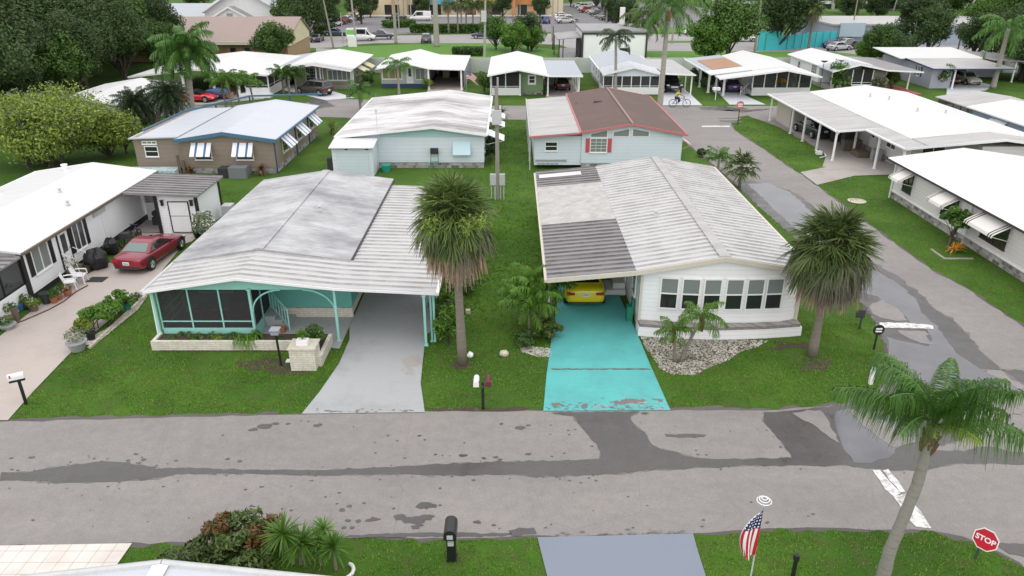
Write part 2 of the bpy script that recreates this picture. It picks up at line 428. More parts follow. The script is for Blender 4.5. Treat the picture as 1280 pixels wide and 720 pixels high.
M['strip'] = m_drive('far_turf', (.085, .21, .02), (.06, .14, .02), .5, rough=.95)

# ---------------------------------------------------------------- ground, streets, drives
sheet('ground', [(-700, -40), (700, -40), (700, 1200), (-700, 1200)], 0, M['lawn'], hard=False)
nl = [(-18.10,21.77), (-12.55,22.02), (-7.55,22.22), (-3.14,22.35), (1.13,22.42), (5.74,22.50), (9.27,22.47), (11.38,22.68), (12.85,23.05), (13.86,23.65), (14.79,24.87)]
nb = [(13.79,15.14), (13.47,15.53), (12.69,16.11), (12.03,16.36), (9.67,16.46), (7.36,16.46), (5.15,16.24), (0.00,16.11), (-5.43,16.08), (-10.63,15.83), (-14.27,15.74)]
near = [(-60, 22.0), (-18.2, 21.75)] + nl + [(16.2, 25.6), (22.8, 25.6), (24, 22.6), (60, 22.4), (60, 16.0), (22, 15.2), (18, 11), (17.5, -5), (14.6, -5)] + nb + [(-60, 15.6)]
sheet('street_edge', [(p[0], p[1] + (.16 if p[1] > 19 else -.1)) for p in near], .004, M['edge'], step=.35, amp=.07, seed=3)
sheet('street', near, .008, M['road'], step=.5, amp=.035, seed=4)
side_l = [(15.26,25.80), (15.72,26.79), (16.28,28.95), (16.53,30.72), (17.05,33.06), (16.9, 38), (16.5, 47), (16.16,52.55), (15.41,63.91), (14.6, 70), (13.6, 73.4), (11.5, 74.3)]
side_r = [(23.2, 75), (21.60,73.08), (20.98,69.42), (21.41,60.75), (21.63,55.09), (21.8, 53.5), (21.8, 50), (21.87,45.79), (21.85,40.15), (22.01,35.39), (22.40,33.25), (22.70,29.03), (22.9, 25.4)]
side = [(16.4, 25.4)] + side_l + side_r
sheet('side_street_edge', [(p[0] + (-.15 if p[0] < 19 else .15), p[1]) for p in side], .005, M['edge'], step=.35, amp=.08, seed=5)
sheet('side_street', side, .011, M['road'], step=.5, amp=.04, seed=6)
back = [(-60, 76.4), (-24, 76.2), (-17, 75.4), (-14.5, 74.6), (11.4, 74.2), (23.3, 75.2), (22.89,75.45), (24.25,76.48), (25.04,73.47), (25.64,70.48), (26.00,65.13), (26.0, 60), (40, 74), (70, 75), (70, 85.2), (45, 82.4), (24, 81.6), (5, 81.8), (-9, 82), (-13, 85.3), (-20, 86), (-24, 83), (-30, 82), (-60, 82.5)]
sheet('back_street', back, .014, M['road'], step=.8, amp=.05, seed=7)

# damp patches and standing water
w1 = [(-16.28,18.90), (-15.31,18.98), (-14.89,19.14), (-13.73,19.39), (-13.28,19.51), (-12.46,19.43), (-11.57,19.18), (-9.76,19.14), (-8.19,19.06), (-6.14,19.06), (-4.88,19.14), (-3.86,19.22), (-2.07,19.39), (-1.04,19.47), (0.00,19.51), (1.56,19.55), (2.85,19.60), (2.94,19.98), (2.83,20.42), (2.67,20.78), (2.50,21.24), (2.31,21.72), (2.17,22.07), (1.72,22.19), (1.38,22.27), (1.73,22.35), (4.62,22.37), (4.20,22.07), (4.28,21.62), (4.45,21.34), (4.61,20.91), (4.71,20.42), (4.94,20.19), (5.47,20.02), (5.84,19.76), (6.28,19.64), (7.72,19.64), (9.20,19.68), (9.15,20.24), (9.06,20.78), (8.97,21.34), (8.85,21.77), (9.08,22.32), (9.83,22.42), (11.52,22.68), (12.83,23.00), (13.84,23.60), (14.83,24.87), (16.5, 25.3), (18, 25.3), (16.03,22.12), (15.77,20.91), (14.54,20.42), (13.60,20.15), (14.11,20.11), (15.02,20.06), (15.57,20.24), (16.00,20.33), (16.30,20.19), (16.51,20.02), (17.01,19.98), (20.5, 19.6), (20.5, 19.1),
      (16.56,19.35), (15.29,19.39), (14.38,19.39), (13.65,19.22), (13.33,19.10), (12.28,19.06), (11.55,19.14), (10.83,19.27), (9.30,19.31), (8.27,19.31), (6.70,19.22), (5.39,19.14), (4.09,19.02), (3.30,18.86), (2.03,18.78), (0.76,18.71), (0.00,18.86), (-1.01,18.82), (-2.53,18.78), (-3.30,18.86), (-5.07,18.82), (-6.08,18.78), (-8.90,18.90), (-10.67,18.86), (-11.43,18.59), (-13.23,18.44), (-14.23,18.44), (-15.05,18.55), (-16.05,18.55)]
M['damp2'] = m_asphalt('half_dry_asphalt', (.17, .16, .156), (.2, .19, .185), .7, False)
sheet('half_dry_asphalt', w1, .0155, M['damp2'], step=.16, amp=.04, seed=28)
sheet('damp_asphalt', w1, .017, M['wet'], step=.18, amp=.026, seed=8)
w2 = [(16.2, 25.3), (15.72,26.79), (16.28,28.95), (16.49,30.39), (16.89,33.06), (16.6, 38), (16.2, 47), (16.1, 51.5), (16.99,53.41), (17.80,52.13), (18.63,51.10), (19.38,49.92), (19.82,48.05), (19.83,45.62), (19.36,42.08), (19.24,39.24), (19.19,37.05), (19.60,35.49), (19.83,34.24), (19.86,32.68), (19.68,31.07), (19.91,29.90), (19.75,28.20), (19.53,26.92), (19.42,25.36), (19.66,23.99), (20.3, 25.3)]
sheet('half_dry_asphalt', w2, .0157, M['damp2'], step=.25, amp=.09, seed=29)
sheet('damp_side_street', w2, .018, M['wet'], step=.25, amp=.06, seed=9)
p1 = [(17.03,51.51), (18.43,51.71), (19.21,49.92), (19.40,47.33), (19.14,44.34), (18.79,41.37), (18.78,39.24), (18.66,36.82), (19.08,35.28), (19.39,33.84), (19.36,32.31), (19.03,30.89), (18.81,29.73), (18.85,28.80), (18.59,27.48), (18.39,26.38), (18.62,25.36), (19.06,24.51), (19.40,23.60), (20.6, 24.6), (16.69,22.52), (15.28,22.89), (14.74,23.60), (14.70,24.28), (15.26,25.80), (15.82,27.06), (16.21,28.20), (16.59,27.76), (17.50,27.20), (17.99,27.76), (18.28,28.72), (17.81,29.34), (17.92,30.14), (17.70,31.24), (17.57,32.13), (17.20,32.68), (17.05,33.25), (17.4, 36), (17.0, 44)]
sheet('puddle', p1, .022, M['puddle'], step=.3, amp=.05, seed=10)
sheet('corner_puddle', [(11.38,22.32), (12.19,22.52), (12.91,22.52), (13.68,22.12), (13.83,21.15), (13.72,20.59), (12.80,20.15), (12.28,19.72), (11.66,19.39), (11.07,19.47), (11.02,20.24), (11.25,21.34)], .022, M['puddle'], step=.25, amp=.04, seed=11)
sheet('dry_asphalt', [(10.10,22.27), (10.70,22.42), (11.18,22.47), (11.14,21.62), (11.06,20.73), (10.98,20.46), (10.81,20.78), (10.65,21.38), (10.35,21.77)], .026, M['road'], step=.2, amp=.03, seed=12)
sheet('dry_asphalt', [(12.17,22.47), (12.91,22.52), (12.97,22.07), (13.29,21.53), (13.51,21.05), (13.61,20.55), (13.34,20.37), (12.76,20.24), (12.53,20.73), (12.31,21.48), (12.26,21.87)], .027, M['road'], step=.2, amp=.03, seed=13)
sheet('dry_asphalt', [(16.68,31.07), (17.25,31.59), (17.68,31.77), (17.92,31.07), (17.96,30.22), (17.82,29.58), (17.28,29.58), (16.71,29.90), (16.64,30.39)], .026, M['road'], step=.25, amp=.05, seed=14)
sheet('dry_asphalt', [(16.91,28.72), (17.40,28.65), (18.03,28.65), (17.86,27.91), (17.78,27.41), (17.34,27.55), (17.04,27.91), (16.91,28.20)], .026, M['road'], step=.25, amp=.05, seed=15)
sheet('dry_asphalt', [(17.34,23.16), (18.15,23.27), (18.42,22.84), (18.45,22.42), (17.74,22.02), (17.29,22.32)], .026, M['road'], step=.25, amp=.05, seed=16)
rs = random.Random(3)
def spot(px, py, r, seed):
    pts = []; r *= .62
    for k in range(9):
        a = k * 2 * math.pi / 9; q = r * rs.uniform(.6, 1.25); pts.append((px + q * 1.5 * math.cos(a), py + q * math.sin(a)))
    sheet('damp_spot', pts, .019 + .0001 * (seed % 9), M['wet'], hard=False)
for i, ((x, y), r) in enumerate([((-2.59,17.41), .26), ((-2.75,17.34), .15), ((-2.39,17.37), .16), ((-3.28,16.89), .2), ((-2.99,16.79), .27), ((-2.75,16.79), .25), ((-2.53,16.86), .2), ((-2.37,16.93), .13), ((-2.79,16.49), .16), ((-2.68,16.56), .12), ((-4.02,16.82), .16), ((-4.17,16.76), .1), ((-4.47,16.72), .12), ((-4.78,16.76), .1), ((-5.03,17.20), .13), ((-4.86,17.37), .1), ((-4.83,16.46), .1), ((-4.60,16.46), .09), ((-1.00,16.69), .13), ((-2.16,17.41), .06), ((-3.52,17.27), .06), ((-1.61,19.81), .14), ((-0.92,19.68), .1), ((-0.55,19.72), .1), ((-0.39,19.60), .09), ((-6.78,21.53), .17), ((-8.68,21.48), .3), ((-8.95,21.29), .2), ((-8.30,21.62), .16), ((-7.88,21.62), .1), ((0.28,21.38), .2), ((-0.37,21.62), .1), ((0.56,21.53), .09), ((-3.18,20.91), .1), ((-2.96,20.68), .07), ((-4.25,20.91), .06), ((-3.51,19.68), .06), ((-0.53,16.56), .08), ((-4.45,17.51), .06), ((-15.75,19.72), .1), ((-12.02,19.60), .12), ((-12.52,19.55), .09), ((-9.29,19.64), .09), ((-10.95,19.55), .06), ((-16.38,19.68), .08), ((-8.85,19.51), .1), ((1.51,18.63), .05), ((1.81,18.55), .06), ((2.15,18.44), .05), ((2.63,18.55), .06), ((2.42,18.67), .05), ((1.31,19.76), .06), ((1.72,19.93), .06), ((0.53,19.89), .12), ((4.78,22.27), .15), ((-12.41,19.89), .1), ((17.26,21.24), .2)]):
    spot(x, y, r, i)
for q in ([(0.23,16.46), (0.64,16.43), (0.73,16.20), (0.00,16.14), (-0.09,16.33)], [(-4.76,16.11), (-3.87,16.20), (-1.83,16.27), (0.00,16.24), (0.00,16.13), (-4.75,16.05)], [(13.45,15.86), (14.51,15.77), (14.17,15.23), (13.66,15.47)], [(5.28,20.98), (5.92,21.01), (6.65,20.96), (6.56,20.82), (5.74,20.82), (5.26,20.87)]):
    sheet('damp_spot', q, .0203, M['wet'], step=.15, amp=.02, hard=False, seed=int(q[0][0] * 7) % 50 + 60)
for q in ([(17.71,63.31), (18.02,61.86), (18.12,60.47), (18.54,58.88), (18.14,58.62), (17.64,59.67), (17.33,61.02)], [(20.71,74.25), (22.42,74.05), (23.00,73.27), (21.70,72.89), (20.67,73.47)], [(20.03,81.11), (23.20,81.57), (25.42,80.19), (23.33,78.84), (20.46,79.29)], [(21.85,79.73), (24.36,79.51), (28.26,80.19), (24.35,77.97)], [(-23.04,88.14), (-19.26,81.57), (-20.68,80.19), (-22.93,83.99)]):
    sheet('damp_spot', q, .0208, M['wet'], step=.3, amp=.08, hard=False, seed=int(q[0][0] * 7) % 50 + 90)
sheet('stop_line', [(16.46,29.42), (17.57,29.42), (18.70,29.18), (18.57,28.80), (17.30,28.87), (16.31,28.95)], .031, M['line'], step=.2, amp=.02, seed=21)
sheet('stop_line', [(11.52,19.06), (11.72,19.06), (11.82,18.51), (11.88,17.95), (11.64,17.80), (11.51,18.17)], .023, M['line'], step=.2, amp=.015, seed=22)
sheet('stop_line', [(11.85,19.06), (12.03,19.06), (12.07,18.51), (12.06,18.02), (11.92,17.98), (11.87,18.55)], .023, M['line'], step=.2, amp=.015, seed=24)
sheet('stop_line', [(11.62,17.77), (12.07,17.98), (12.08,17.13), (12.04,16.43), (11.60,16.46), (11.58,17.03)], .023, M['line'], step=.2, amp=.015, seed=25)
sheet('stop_line', [(18.37,71.46), (21.08,71.46), (20.92,70.84), (18.22,70.84)], .0225, M['line'], step=.3, amp=.02, seed=23)

# drives
sheet('driveway', [(-22.13,28.12), (-22.24,30.89), (-22.10,34.24), (-21.18,37.76), (-22.0, 41.2), (-18.37,41.03), (-18.44,39.75), (-18.69,39.24), (-18.04,33.25), (-18.16,29.90), (-18.27,26.45), (-18.05,23.60), (-17.84,21.82), (-19.79,21.77), (-23.5, 21.6), (-25.5, 27.5)], .03, M['dr_pink'], seed=1)
sheet('driveway', [(-7.55,22.22), (-7.25,23.71), (-6.97,25.80), (-6.96,27.83), (-7.2, 29), (-7.2, 41.8), (-3.3, 41.8), (-3.35, 29.0), (-3.74,28.20), (-3.61,25.80), (-3.51,24.28), (-3.14,22.32)], .03, M['dr_grey'])
sheet('carport_floor', [(-10.9, 30.1), (-7.21, 30.1), (-7.21, 27.0), (-10.9, 27.82)], .034, M['dr_grey'])
sheet('driveway', [(1.13,22.40), (1.35,24.87), (1.73,28.20), (2.25,32.31), (2.3, 44.5), (5.2, 44.5), (5.2, 31.9), (5.45,28.27), (5.55,25.80), (5.73,22.45)], .03, M['dr_turq'])
sheet('driveway_joint', [(1.56,25.39), (5.51,25.39), (5.51,25.30), (1.56,25.30)], .034, M['edge'], hard=False, step=.1, amp=.012, seed=4)
for i, q in enumerate([[(1.41,22.89), (1.71,22.94), (1.90,22.79), (1.46,22.73)], [(2.58,22.84), (2.76,22.89), (2.76,22.58), (2.50,22.58)], [(3.54,23.00), (4.46,23.21), (5.09,23.10), (4.71,22.94), (3.81,22.79)], [(5.20,23.21), (5.63,23.16), (5.49,23.00)], [(2.98,22.73), (4.40,22.84), (5.03,22.73), (3.92,22.58)]]):
    sheet('paint_chip', q, .034 + .0004 * i, M['damp2'] if i != 4 else M['dr_turq'], hard=False, step=.06, amp=.03, seed=i)
for i, q in enumerate([[(-4.56,26.12), (-3.83,26.52), (-3.61,25.73), (-4.14,25.36)], [(-3.97,26.38), (-3.74,26.32), (-3.76,25.93), (-3.96,25.99)], [(-4.24,25.17), (-3.96,25.48), (-3.76,24.87), (-4.14,24.87)]]):
    sheet('paint_chip', q, .034 + .0004 * i, M['dr_conc'], hard=False, step=.12, amp=.03, seed=i)
sheet('driveway', [(0.72,16.06), (5.15,16.22), (5.13,15.47), (5.14,13.99), (2.2, 9), (.8, 9), (1.03,13.99)], .03, M['dr_blue'])
sheet('tiled_driveway', [(-15.59,15.71), (-14.27,15.74), (-10.63,15.83), (-10.66,15.06), (-10.70,13.99), (-14.40,13.99)], .03, M['tile'])
sheet('alcove_floor', [(-22.7, 41.25), (-20.7, 41.25), (-20.7, 45), (-22.7, 45)], .032, M['dr_conc'])
# side verge gravel, corner beds
sheet('soil_bed', [(-14.97,27.34), (-14.82,27.62), (-8.28,27.34), (-8.38,26.79), (-14.63,26.79)], .02, M['soil'], hard=False)
sheet('soil_bed', [(-11.29,25.80), (-10.16,26.32), (-7.95,25.99), (-7.90,24.87), (-9.12,24.99)], .006, M['soil'], hard=False, step=.25, amp=.1, seed=3)
sheet('soil_bed', [(11.93,26.32), (12.78,26.32), (12.78,25.48), (12.00,25.11), (11.46,25.36)], .006, M['soil'], hard=False, step=.25, amp=.12, seed=5)
sheet('soil_bed', [(-2.50,25.99), (-1.62,25.99), (-1.44,25.61), (-2.07,25.36), (-2.57,25.61)], .006, M['soil'], hard=False, step=.25, amp=.06, seed=6)
sheet('soil_bed', [(-3.20,22.63), (-1.16,22.58), (0.00,22.68), (0.58,22.47), (-0.58,22.32), (-2.88,22.32)], .006, M['soil'], hard=False, step=.25, amp=.1, seed=7)
sheet('soil_bed', [(11.20,27.48), (12.61,27.62), (12.47,27.06), (10.64,26.79)], .006, M['soil'], hard=False, step=.25, amp=.12, seed=8)
# stepping path and drives of the rows behind
sheet('carport_slab', [(24.2, 56.2), (26.0, 60), (26.3, 74), (30, 74), (30.5, 54.2), (25.6, 53.6), (21.9, 51.2), (21.9, 54.6), (24.50,56.14)], .03, M['dr_conc'])
sheet('driveway', [(-28.29,92.39), (-21.24,85.24), (-18.26,86.80), (-22.33,92.09), (-24.18,95.75), (-28.11,96.39)], .03, M['dr_white'])
sheet('driveway', [(-34.3, 82.4), (-28.5, 86), (-30.4, 95), (-37.4, 95), (-37.4, 82.4)], .033, M['dr_conc'])
sheet('driveway', [(-10.3, 82), (-6, 82), (-6, 104), (-10.3, 104)], .03, M['dr_pink'])
sheet('driveway', [(3.9, 81.7), (8.2, 81.7), (8, 103), (4.2, 103)], .03, M['dr_conc'])
sheet('driveway', [(16.63,82.05), (20.94,82.05), (21.24,89.79), (21.3, 102), (17.7, 102), (17.6, 89)], .03, M['dr_white'])
sheet('driveway', [(24.06,82.52), (28.05,82.52), (27.43,88.68), (28.2, 90), (28.2, 100), (24.9, 100), (24.7, 89.5)], .03, M['dr_white'])
sheet('driveway', [(44.38,88.14), (48.80,89.23), (48.76,95.75), (48.5, 96), (46, 96), (45.5, 93)], .03, M['dr_red'])
sheet('driveway', [(51.35,88.68), (58.08,92.09), (61.05,95.75), (60.5, 104), (54, 104), (56.30,97.69)], .03, M['dr_white'])
sheet('driveway', [(-28, 75.8), (-21.5, 76), (-21.5, 66.5), (-28, 68)], .03, M['dr_pink'])
# beyond the park wall
sheet('far_turf', [(-27, 107.4), (90, 107.4), (90, 134), (40, 134), (26, 136), (20.92,133.98), (8.37,133.98), (-5, 150), (-31, 139), (-29, 120)], .006, M['strip'], hard=False)
hw = [(-140, 138), (-55, 141), (-35.06,137.65), (-31.2, 138.5), (-29.65,142.86), (-25.66,145.60), (0.00,145.60), (8.89,142.86), (10.8, 134), (60, 131), (160, 128), (160, 165), (43.66,162.70), (0.00,164.45), (-39.10,157.67), (-140, 172)]
sheet('highway', hw, .012, M['road2'], hard=False)
sheet('lot_drive', [(-35.06,137.65), (-29.54,135.18), (-29.86,116.26), (-29.5, 118), (-31, 108), (-33.5, 108), (-33.4, 131)], .016, M['road2'], hard=False)
sheet('median_grass', [(29.81,149.91), (34.46,149.91), (45, 148), (45, 151), (29.12,146.30)], .02, M['strip'], hard=False)
sheet('median_grass', [(32.36,179.84), (44.88,181.96), (43.30,168.05), (30.85,166.23)], .02, M['strip'], hard=False)
sheet('lane_line', [(25.94,156.86), (60, 152), (60, 152.3), (26.02,157.34)], .021, M['line'], hard=False)
sheet('parking_lot', [(-42.39,160.99), (0.00,167.14), (0.00,214.67), (120, 205), (120, 215), (-52.66,214.67), (-75, 205), (-60, 175)], .014, M['lot'], hard=False)
sheet('parking_lot', [(0.00,167.32), (24.15,167.32), (60, 172), (60, 330), (13.49,265.50), (0.00,211.76)], .015, M['lot'], hard=False)
sheet('park_lawn', [(95.39,233.93), (112.09,233.93), (150, 330), (60, 330)], .02, M['strip'], hard=False)
sheet('pale_lot', [(40.79,135.18), (52.04,135.18), (60.90,124.01), (70, 118), (110, 132), (110, 145), (60, 142), (42, 138)], .02, M['road2'], hard=False)
sheet('paved_yard', [(6.73,114.46), (11.05,114.46), (12.02,137.65), (8.59,137.65)], .024, M['wet'], hard=False)

# countless small damp flecks beside the wet strip
def flecks():
    rr = random.Random(9); b = MB(); k = 0
    for i in range(330):
        if i < 260: p = w1[rr.randrange(len(w1))]; x, y = p[0] + rr.gauss(0, .5), p[1] + rr.gauss(0, .14)
        else: x, y = rr.uniform(-14, 9), rr.choice((rr.uniform(16.4, 18.4), rr.uniform(19.6, 22)))
        if not (16.4 < y < 22 and -18 < x < 13): continue
        r = rr.uniform(.01, .04); n = 7; vs = [(x + r * 1.5 * rr.uniform(.6, 1.2) * math.cos(q * 6.283 / n), y + r * rr.uniform(.6, 1.2) * math.sin(q * 6.283 / n), .0212 + (i % 20) * .00005) for q in range(n)]
        b.add(vs, [tuple(range(n))])
    o = b.build('damp_flecks', M['wet'], org=(0, 0, 0)); o['kind'] = 'stuff'
flecks()

def worn(P0, P1, n, dep, m, seed, z0, w=.3):
    """flakes of worn paint along the street end of a drive"""
    rr = random.Random(seed); b = MB()
    for i in range(n):
        t = rr.random(); x = P0[0] + (P1[0] - P0[0]) * t; y = P0[1] + (P1[1] - P0[1]) * t + abs(rr.gauss(0, dep)) + .03; r = rr.uniform(.012, .05) * (1.6 if i % 9 == 0 else 1); k = 7
        b.add([(x + r * (1 + w * 10) * rr.uniform(.3, 1) * math.cos(q * 6.283 / k), y + r * rr.uniform(.4, 1) * math.sin(q * 6.283 / k), z0 + (i % 30) * .00004) for q in range(k)], [tuple(range(k))])
    o = b.build('worn_paint', m, org=(0, 0, 0)); o['kind'] = 'stuff'
worn((1.27,22.42), (5.59,22.47), 110, .25, M['damp2'], 1, .0352, .15); worn((2.89,22.42), (5.59,22.47), 50, .5, M['dr_conc'], 2, .0366, .12); worn((-7.41,22.22), (-3.23,22.32), 36, .1, M['damp2'], 3, .0352, .15); worn((-4.39,24.87), (-3.71,25.80), 60, .5, M['dr_conc'], 4, .0352, .1); worn((0.82,16.09), (5.01,16.22), 24, .08, M['damp2'], 5, .0352, .15)

# ---------------------------------------------------------------- building kit (all buildings square to the park grid)
def roofsurf(name, root, xs, zs, y0, y1, m, thick=.08, pitch=.3, ribh=.0, mats=None):
    """roof sheet: profile (xs, zs) swept from y0 to y1, ribs or shallow seams run down the slope"""
    b = MB(); ys = []
    if ribh:
        k = int((y1 - y0) / pitch); p = (y1 - y0) / k; pan = ribh > .04
        for i in range(k):
            a = y0 + i * p
            ys += [(a, ribh), (a + .05, ribh), (a + .07, .012), (a + p - .115, .004), (a + p - .02, 0)] if pan else [(a, ribh), (a + .035, ribh), (a + .06, 0), (a + p - .025, 0)]
        ys.append((y1, ribh))
    else: ys = [(y0, 0), (y1, 0)]
    n = len(xs); vs = [(x, y, z + d) for y, d in ys for x, z in zip(xs, zs)]; m_ = len(ys)
    fs = [(j * n + i, j * n + i + 1, (j + 1) * n + i + 1, (j + 1) * n + i) for j in range(m_ - 1) for i in range(n - 1)]
    o = len(vs)
    vs += [(x, y, z - thick) for y in (y0, y1) for x, z in zip(xs, zs)]
    fs += [(o + i, o + n + i, o + n + i + 1, o + i + 1) for i in range(n - 1)]
    fs += [(o + i, o + i + 1, i + 1, i) for i in range(n - 1)] + [(o + n + i + 1, o + n + i, (m_ - 1) * n + i, (m_ - 1) * n + i + 1) for i in range(n - 1)]
    L = [j * n for j in range(m_)]; Rr = [j * n + n - 1 for j in range(m_)]
    fs += [tuple([o] + L + [o + n]), tuple([o + n + n - 1] + Rr[::-1] + [o + n - 1])]
    b.add(vs, fs)
    if ribh > .04:   # darker second material on the groove strip and riser before each rib
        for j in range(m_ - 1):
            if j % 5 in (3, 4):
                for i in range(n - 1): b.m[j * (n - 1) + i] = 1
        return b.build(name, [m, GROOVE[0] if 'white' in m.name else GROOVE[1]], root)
    return b.build(name, m, root)
GROOVE = [grimy('groove_stripe', (.37, .36, .36), .7, .9, .9, (.5, .495, .49), lo=.42, hi=.6), grimy('dark_groove_stripe', (.12, .115, .118), .7, .75, 1.1, (.22, .21, .21), lo=.42, hi=.62)]
def zat(xs, zs, x): return float(np.interp(x, xs, zs))
def gablewall(b, x0, x1, y0, y1, xs, zs, zb=.0, drop=.1, mi=0):
    """solid wall block whose top follows the roof profile"""
    px = [x0] + [x for x in xs if x0 < x < x1] + [x1]
    pr = [(x0, zb), (x1, zb)] + [(x, zat(xs, zs, x) - drop) for x in px[::-1]]
    n = len(pr); vs = [(x, y0, z) for x, z in pr] + [(x, y1, z) for x, z in pr]
    b.add(vs, [tuple(range(n)), tuple(range(2 * n - 1, n - 1, -1))] + [(i, n + i, n + (i + 1) % n, (i + 1) % n) for i in range(n)], mi)
def fascia(root, xs, zs, y, m, h=.2, t=.05, name='fascia', up=.03):
    b = MB()
    for i in range(len(xs) - 1):
        x0, x1, z0, z1 = xs[i], xs[i + 1], zs[i] + up, zs[i + 1] + up
        vs = [(x0, y, z0 - h), (x1, y, z1 - h), (x1, y, z1), (x0, y, z0)]; vs += [(a, y + t, c) for a, _, c in vs]
        b.add(vs, [(0, 1, 2, 3), (7, 6, 5, 4), (0, 4, 5, 1), (1, 5, 6, 2), (2, 6, 7, 3), (3, 7, 4, 0)])
    return b.build(name, m, root)
def L3(side, pl):
    """(along, out, up) -> world for a wall plane"""
    return {'S': lambda a, d, z: (a, pl - d, z), 'N': lambda a, d, z: (a, pl + d, z), 'W': lambda a, d, z: (pl - d, a, z), 'E': lambda a, d, z: (pl + d, a, z)}[side]
def pbox(b, f, a0, a1, d0, d1, z0, z1, mi=0):
    p, q = f(a0, d0, z0), f(a1, d1, z1)
    b.box(min(p[0], q[0]), max(p[0], q[0]), min(p[1], q[1]), max(p[1], q[1]), z0, z1, mi)
def window(root, side, pl, a, z, w, h, style='hung', fm=None, pm=None, fw=.06, shutters=None):
    f = L3(side, pl); b = MB(); fm = fm or M['trimw']
    pbox(b, f, a - w / 2 - fw, a + w / 2 + fw, .0, .05, z - fw, z); pbox(b, f, a - w / 2 - fw, a + w / 2 + fw, .0, .05, z + h, z + h + fw)
    pbox(b, f, a - w / 2 - fw, a - w / 2, .0, .05, z, z + h); pbox(b, f, a + w / 2, a + w / 2 + fw, .0, .05, z, z + h)
    pbox(b, f, a - w / 2 - fw - .03, a + w / 2 + fw + .03, .0, .08, z - fw - .04, z - fw)
    if style == 'hung': pbox(b, f, a - w / 2, a + w / 2, .0, .04, z + h / 2 - .025, z + h / 2 + .025)
    if style == 'grid':
        for k in (1, 2, 3): pbox(b, f, a - w / 2, a + w / 2, .0, .03, z + h * k / 4 - .012, z + h * k / 4 + .012)
        for k in (1, 2): pbox(b, f, a - w / 2 + w * k / 3 - .012, a - w / 2 + w * k / 3 + .012, .0, .03, z, z + h)
    if style == 'slide': pbox(b, f, a - .025, a + .025, .0, .04, z, z + h)
    if isinstance(style, int):
        for k in range(1, style): pbox(b, f, a - w / 2 + w * k / style - .03, a - w / 2 + w * k / style + .03, .0, .045, z, z + h)
    fr = b.build('window', fm, root)
    b = MB(); pbox(b, f, a - w / 2, a + w / 2, .0, .012, z, z + h); b.build('pane', pm or M['glass'], fr)
    if shutters:
        for sg in (-1, 1):
            b = MB(); c = a + sg * (w / 2 + fw + .18); pbox(b, f, c - .15, c + .15, .003, .05, z - .03, z + h + .03)
            for k in range(8): zz = z + h * (k + .5) / 8; pbox(b, f, c - .11, c + .11, .05, .06, zz - .02, zz + .02)
            b.build('shutter', shutters, root)
    return fr
def awning(root, side, pl, a, zt, w, drop, out, ms, strips=7, pat=None, arms=True):
    f = L3(side, pl); b = MB()
    for k in range(strips):
        a0, a1 = a - w / 2 + w * k / strips, a - w / 2 + w * (k + 1) / strips
        q = [f(a0, .02, zt), f(a1, .02, zt), f(a1, out, zt - drop), f(a0, out, zt - drop)]
        dn = [(p[0], p[1], p[2] - .04) for p in q]
        b.add(q + dn, [(0, 1, 2, 3), (7, 6, 5, 4), (0, 4, 5, 1), (1, 5, 6, 2), (2, 6, 7, 3), (3, 7, 4, 0)], pat[k] if pat else 0)
    if arms:
        for s in (-1, 1): b.bar(f(a + s * (w / 2 - .05), .02, zt - drop - .3), f(a + s * (w / 2 - .05), out - .05, zt - drop - .02), .03)
    return b.build('awning', ms, root)
def door(root, side, pl, a, z, w=.85, h=2.0, dm=None, fm=None, lite=True):
    f = L3(side, pl); b = MB(); dm = dm or M['white']
    pbox(b, f, a - w / 2, a + w / 2, .0, .04, z, z + h); d = b.build('door', dm, root)
    b = MB(); t = .07
    pbox(b, f, a - w / 2 - t, a - w / 2, 0, .06, z, z + h + t); pbox(b, f, a + w / 2, a + w / 2 + t, 0, .06, z, z + h + t); pbox(b, f, a - w / 2, a + w / 2, 0, .06, z + h, z + h + t)
    b.build('frame', fm or M['trimw'], d)
    if lite: b = MB(); pbox(b, f, a - w * .25, a + w * .25, .04, .05, z + h * .42, z + h * .9); b.build('pane', M['glass'], d)
    b = MB(); pbox(b, f, a + w * .36, a + w * .42, .04, .1, z + h * .45, z + h * .52); b.build('handle', M['chrome'], d)
    return d
def screens(root, side, pl, a0, a1, z0, z1, n, kick=.7, fm=None, km=None, sm=None, rail=None, tops=None, pw=.06):
    """screened bay: posts, rails, kick panel below and insect screen between"""
    f = L3(side, pl); b = MB(); fm = fm or M['trimw']
    zt = tops or (lambda a: z1)
    for k in range(n + 1):
        a = a0 + (a1 - a0) * k / n; pbox(b, f, a - pw / 2, a + pw / 2, -.04, .04, z0 + kick + .001, zt(a))
    pbox(b, f, a0, a1, -.035, .035, z0 + kick, z0 + kick + .06)
    if rail: pbox(b, f, a0, a1, -.03, .03, z0 + rail, z0 + rail + .05)
    fr = b.build('screen_frame', fm, root)
    b = MB(); N = max(n, 8)
    for k in range(N):
        p, q = a0 + (a1 - a0) * k / N, a0 + (a1 - a0) * (k + 1) / N
        v = [f(p, 0, z0 + kick + .06), f(q, 0, z0 + kick + .06), f(q, 0, zt(q) - .01), f(p, 0, zt(p) - .01)]; b.add(v, [(0, 1, 2, 3)])
    b.build('screen', sm or M['screen'], fr)
    if kick > .05: b = MB(); pbox(b, f, a0, a1, -.04, .04, z0, z0 + kick); b.build('kick_panel', km or M['trimw'], root)
    return fr
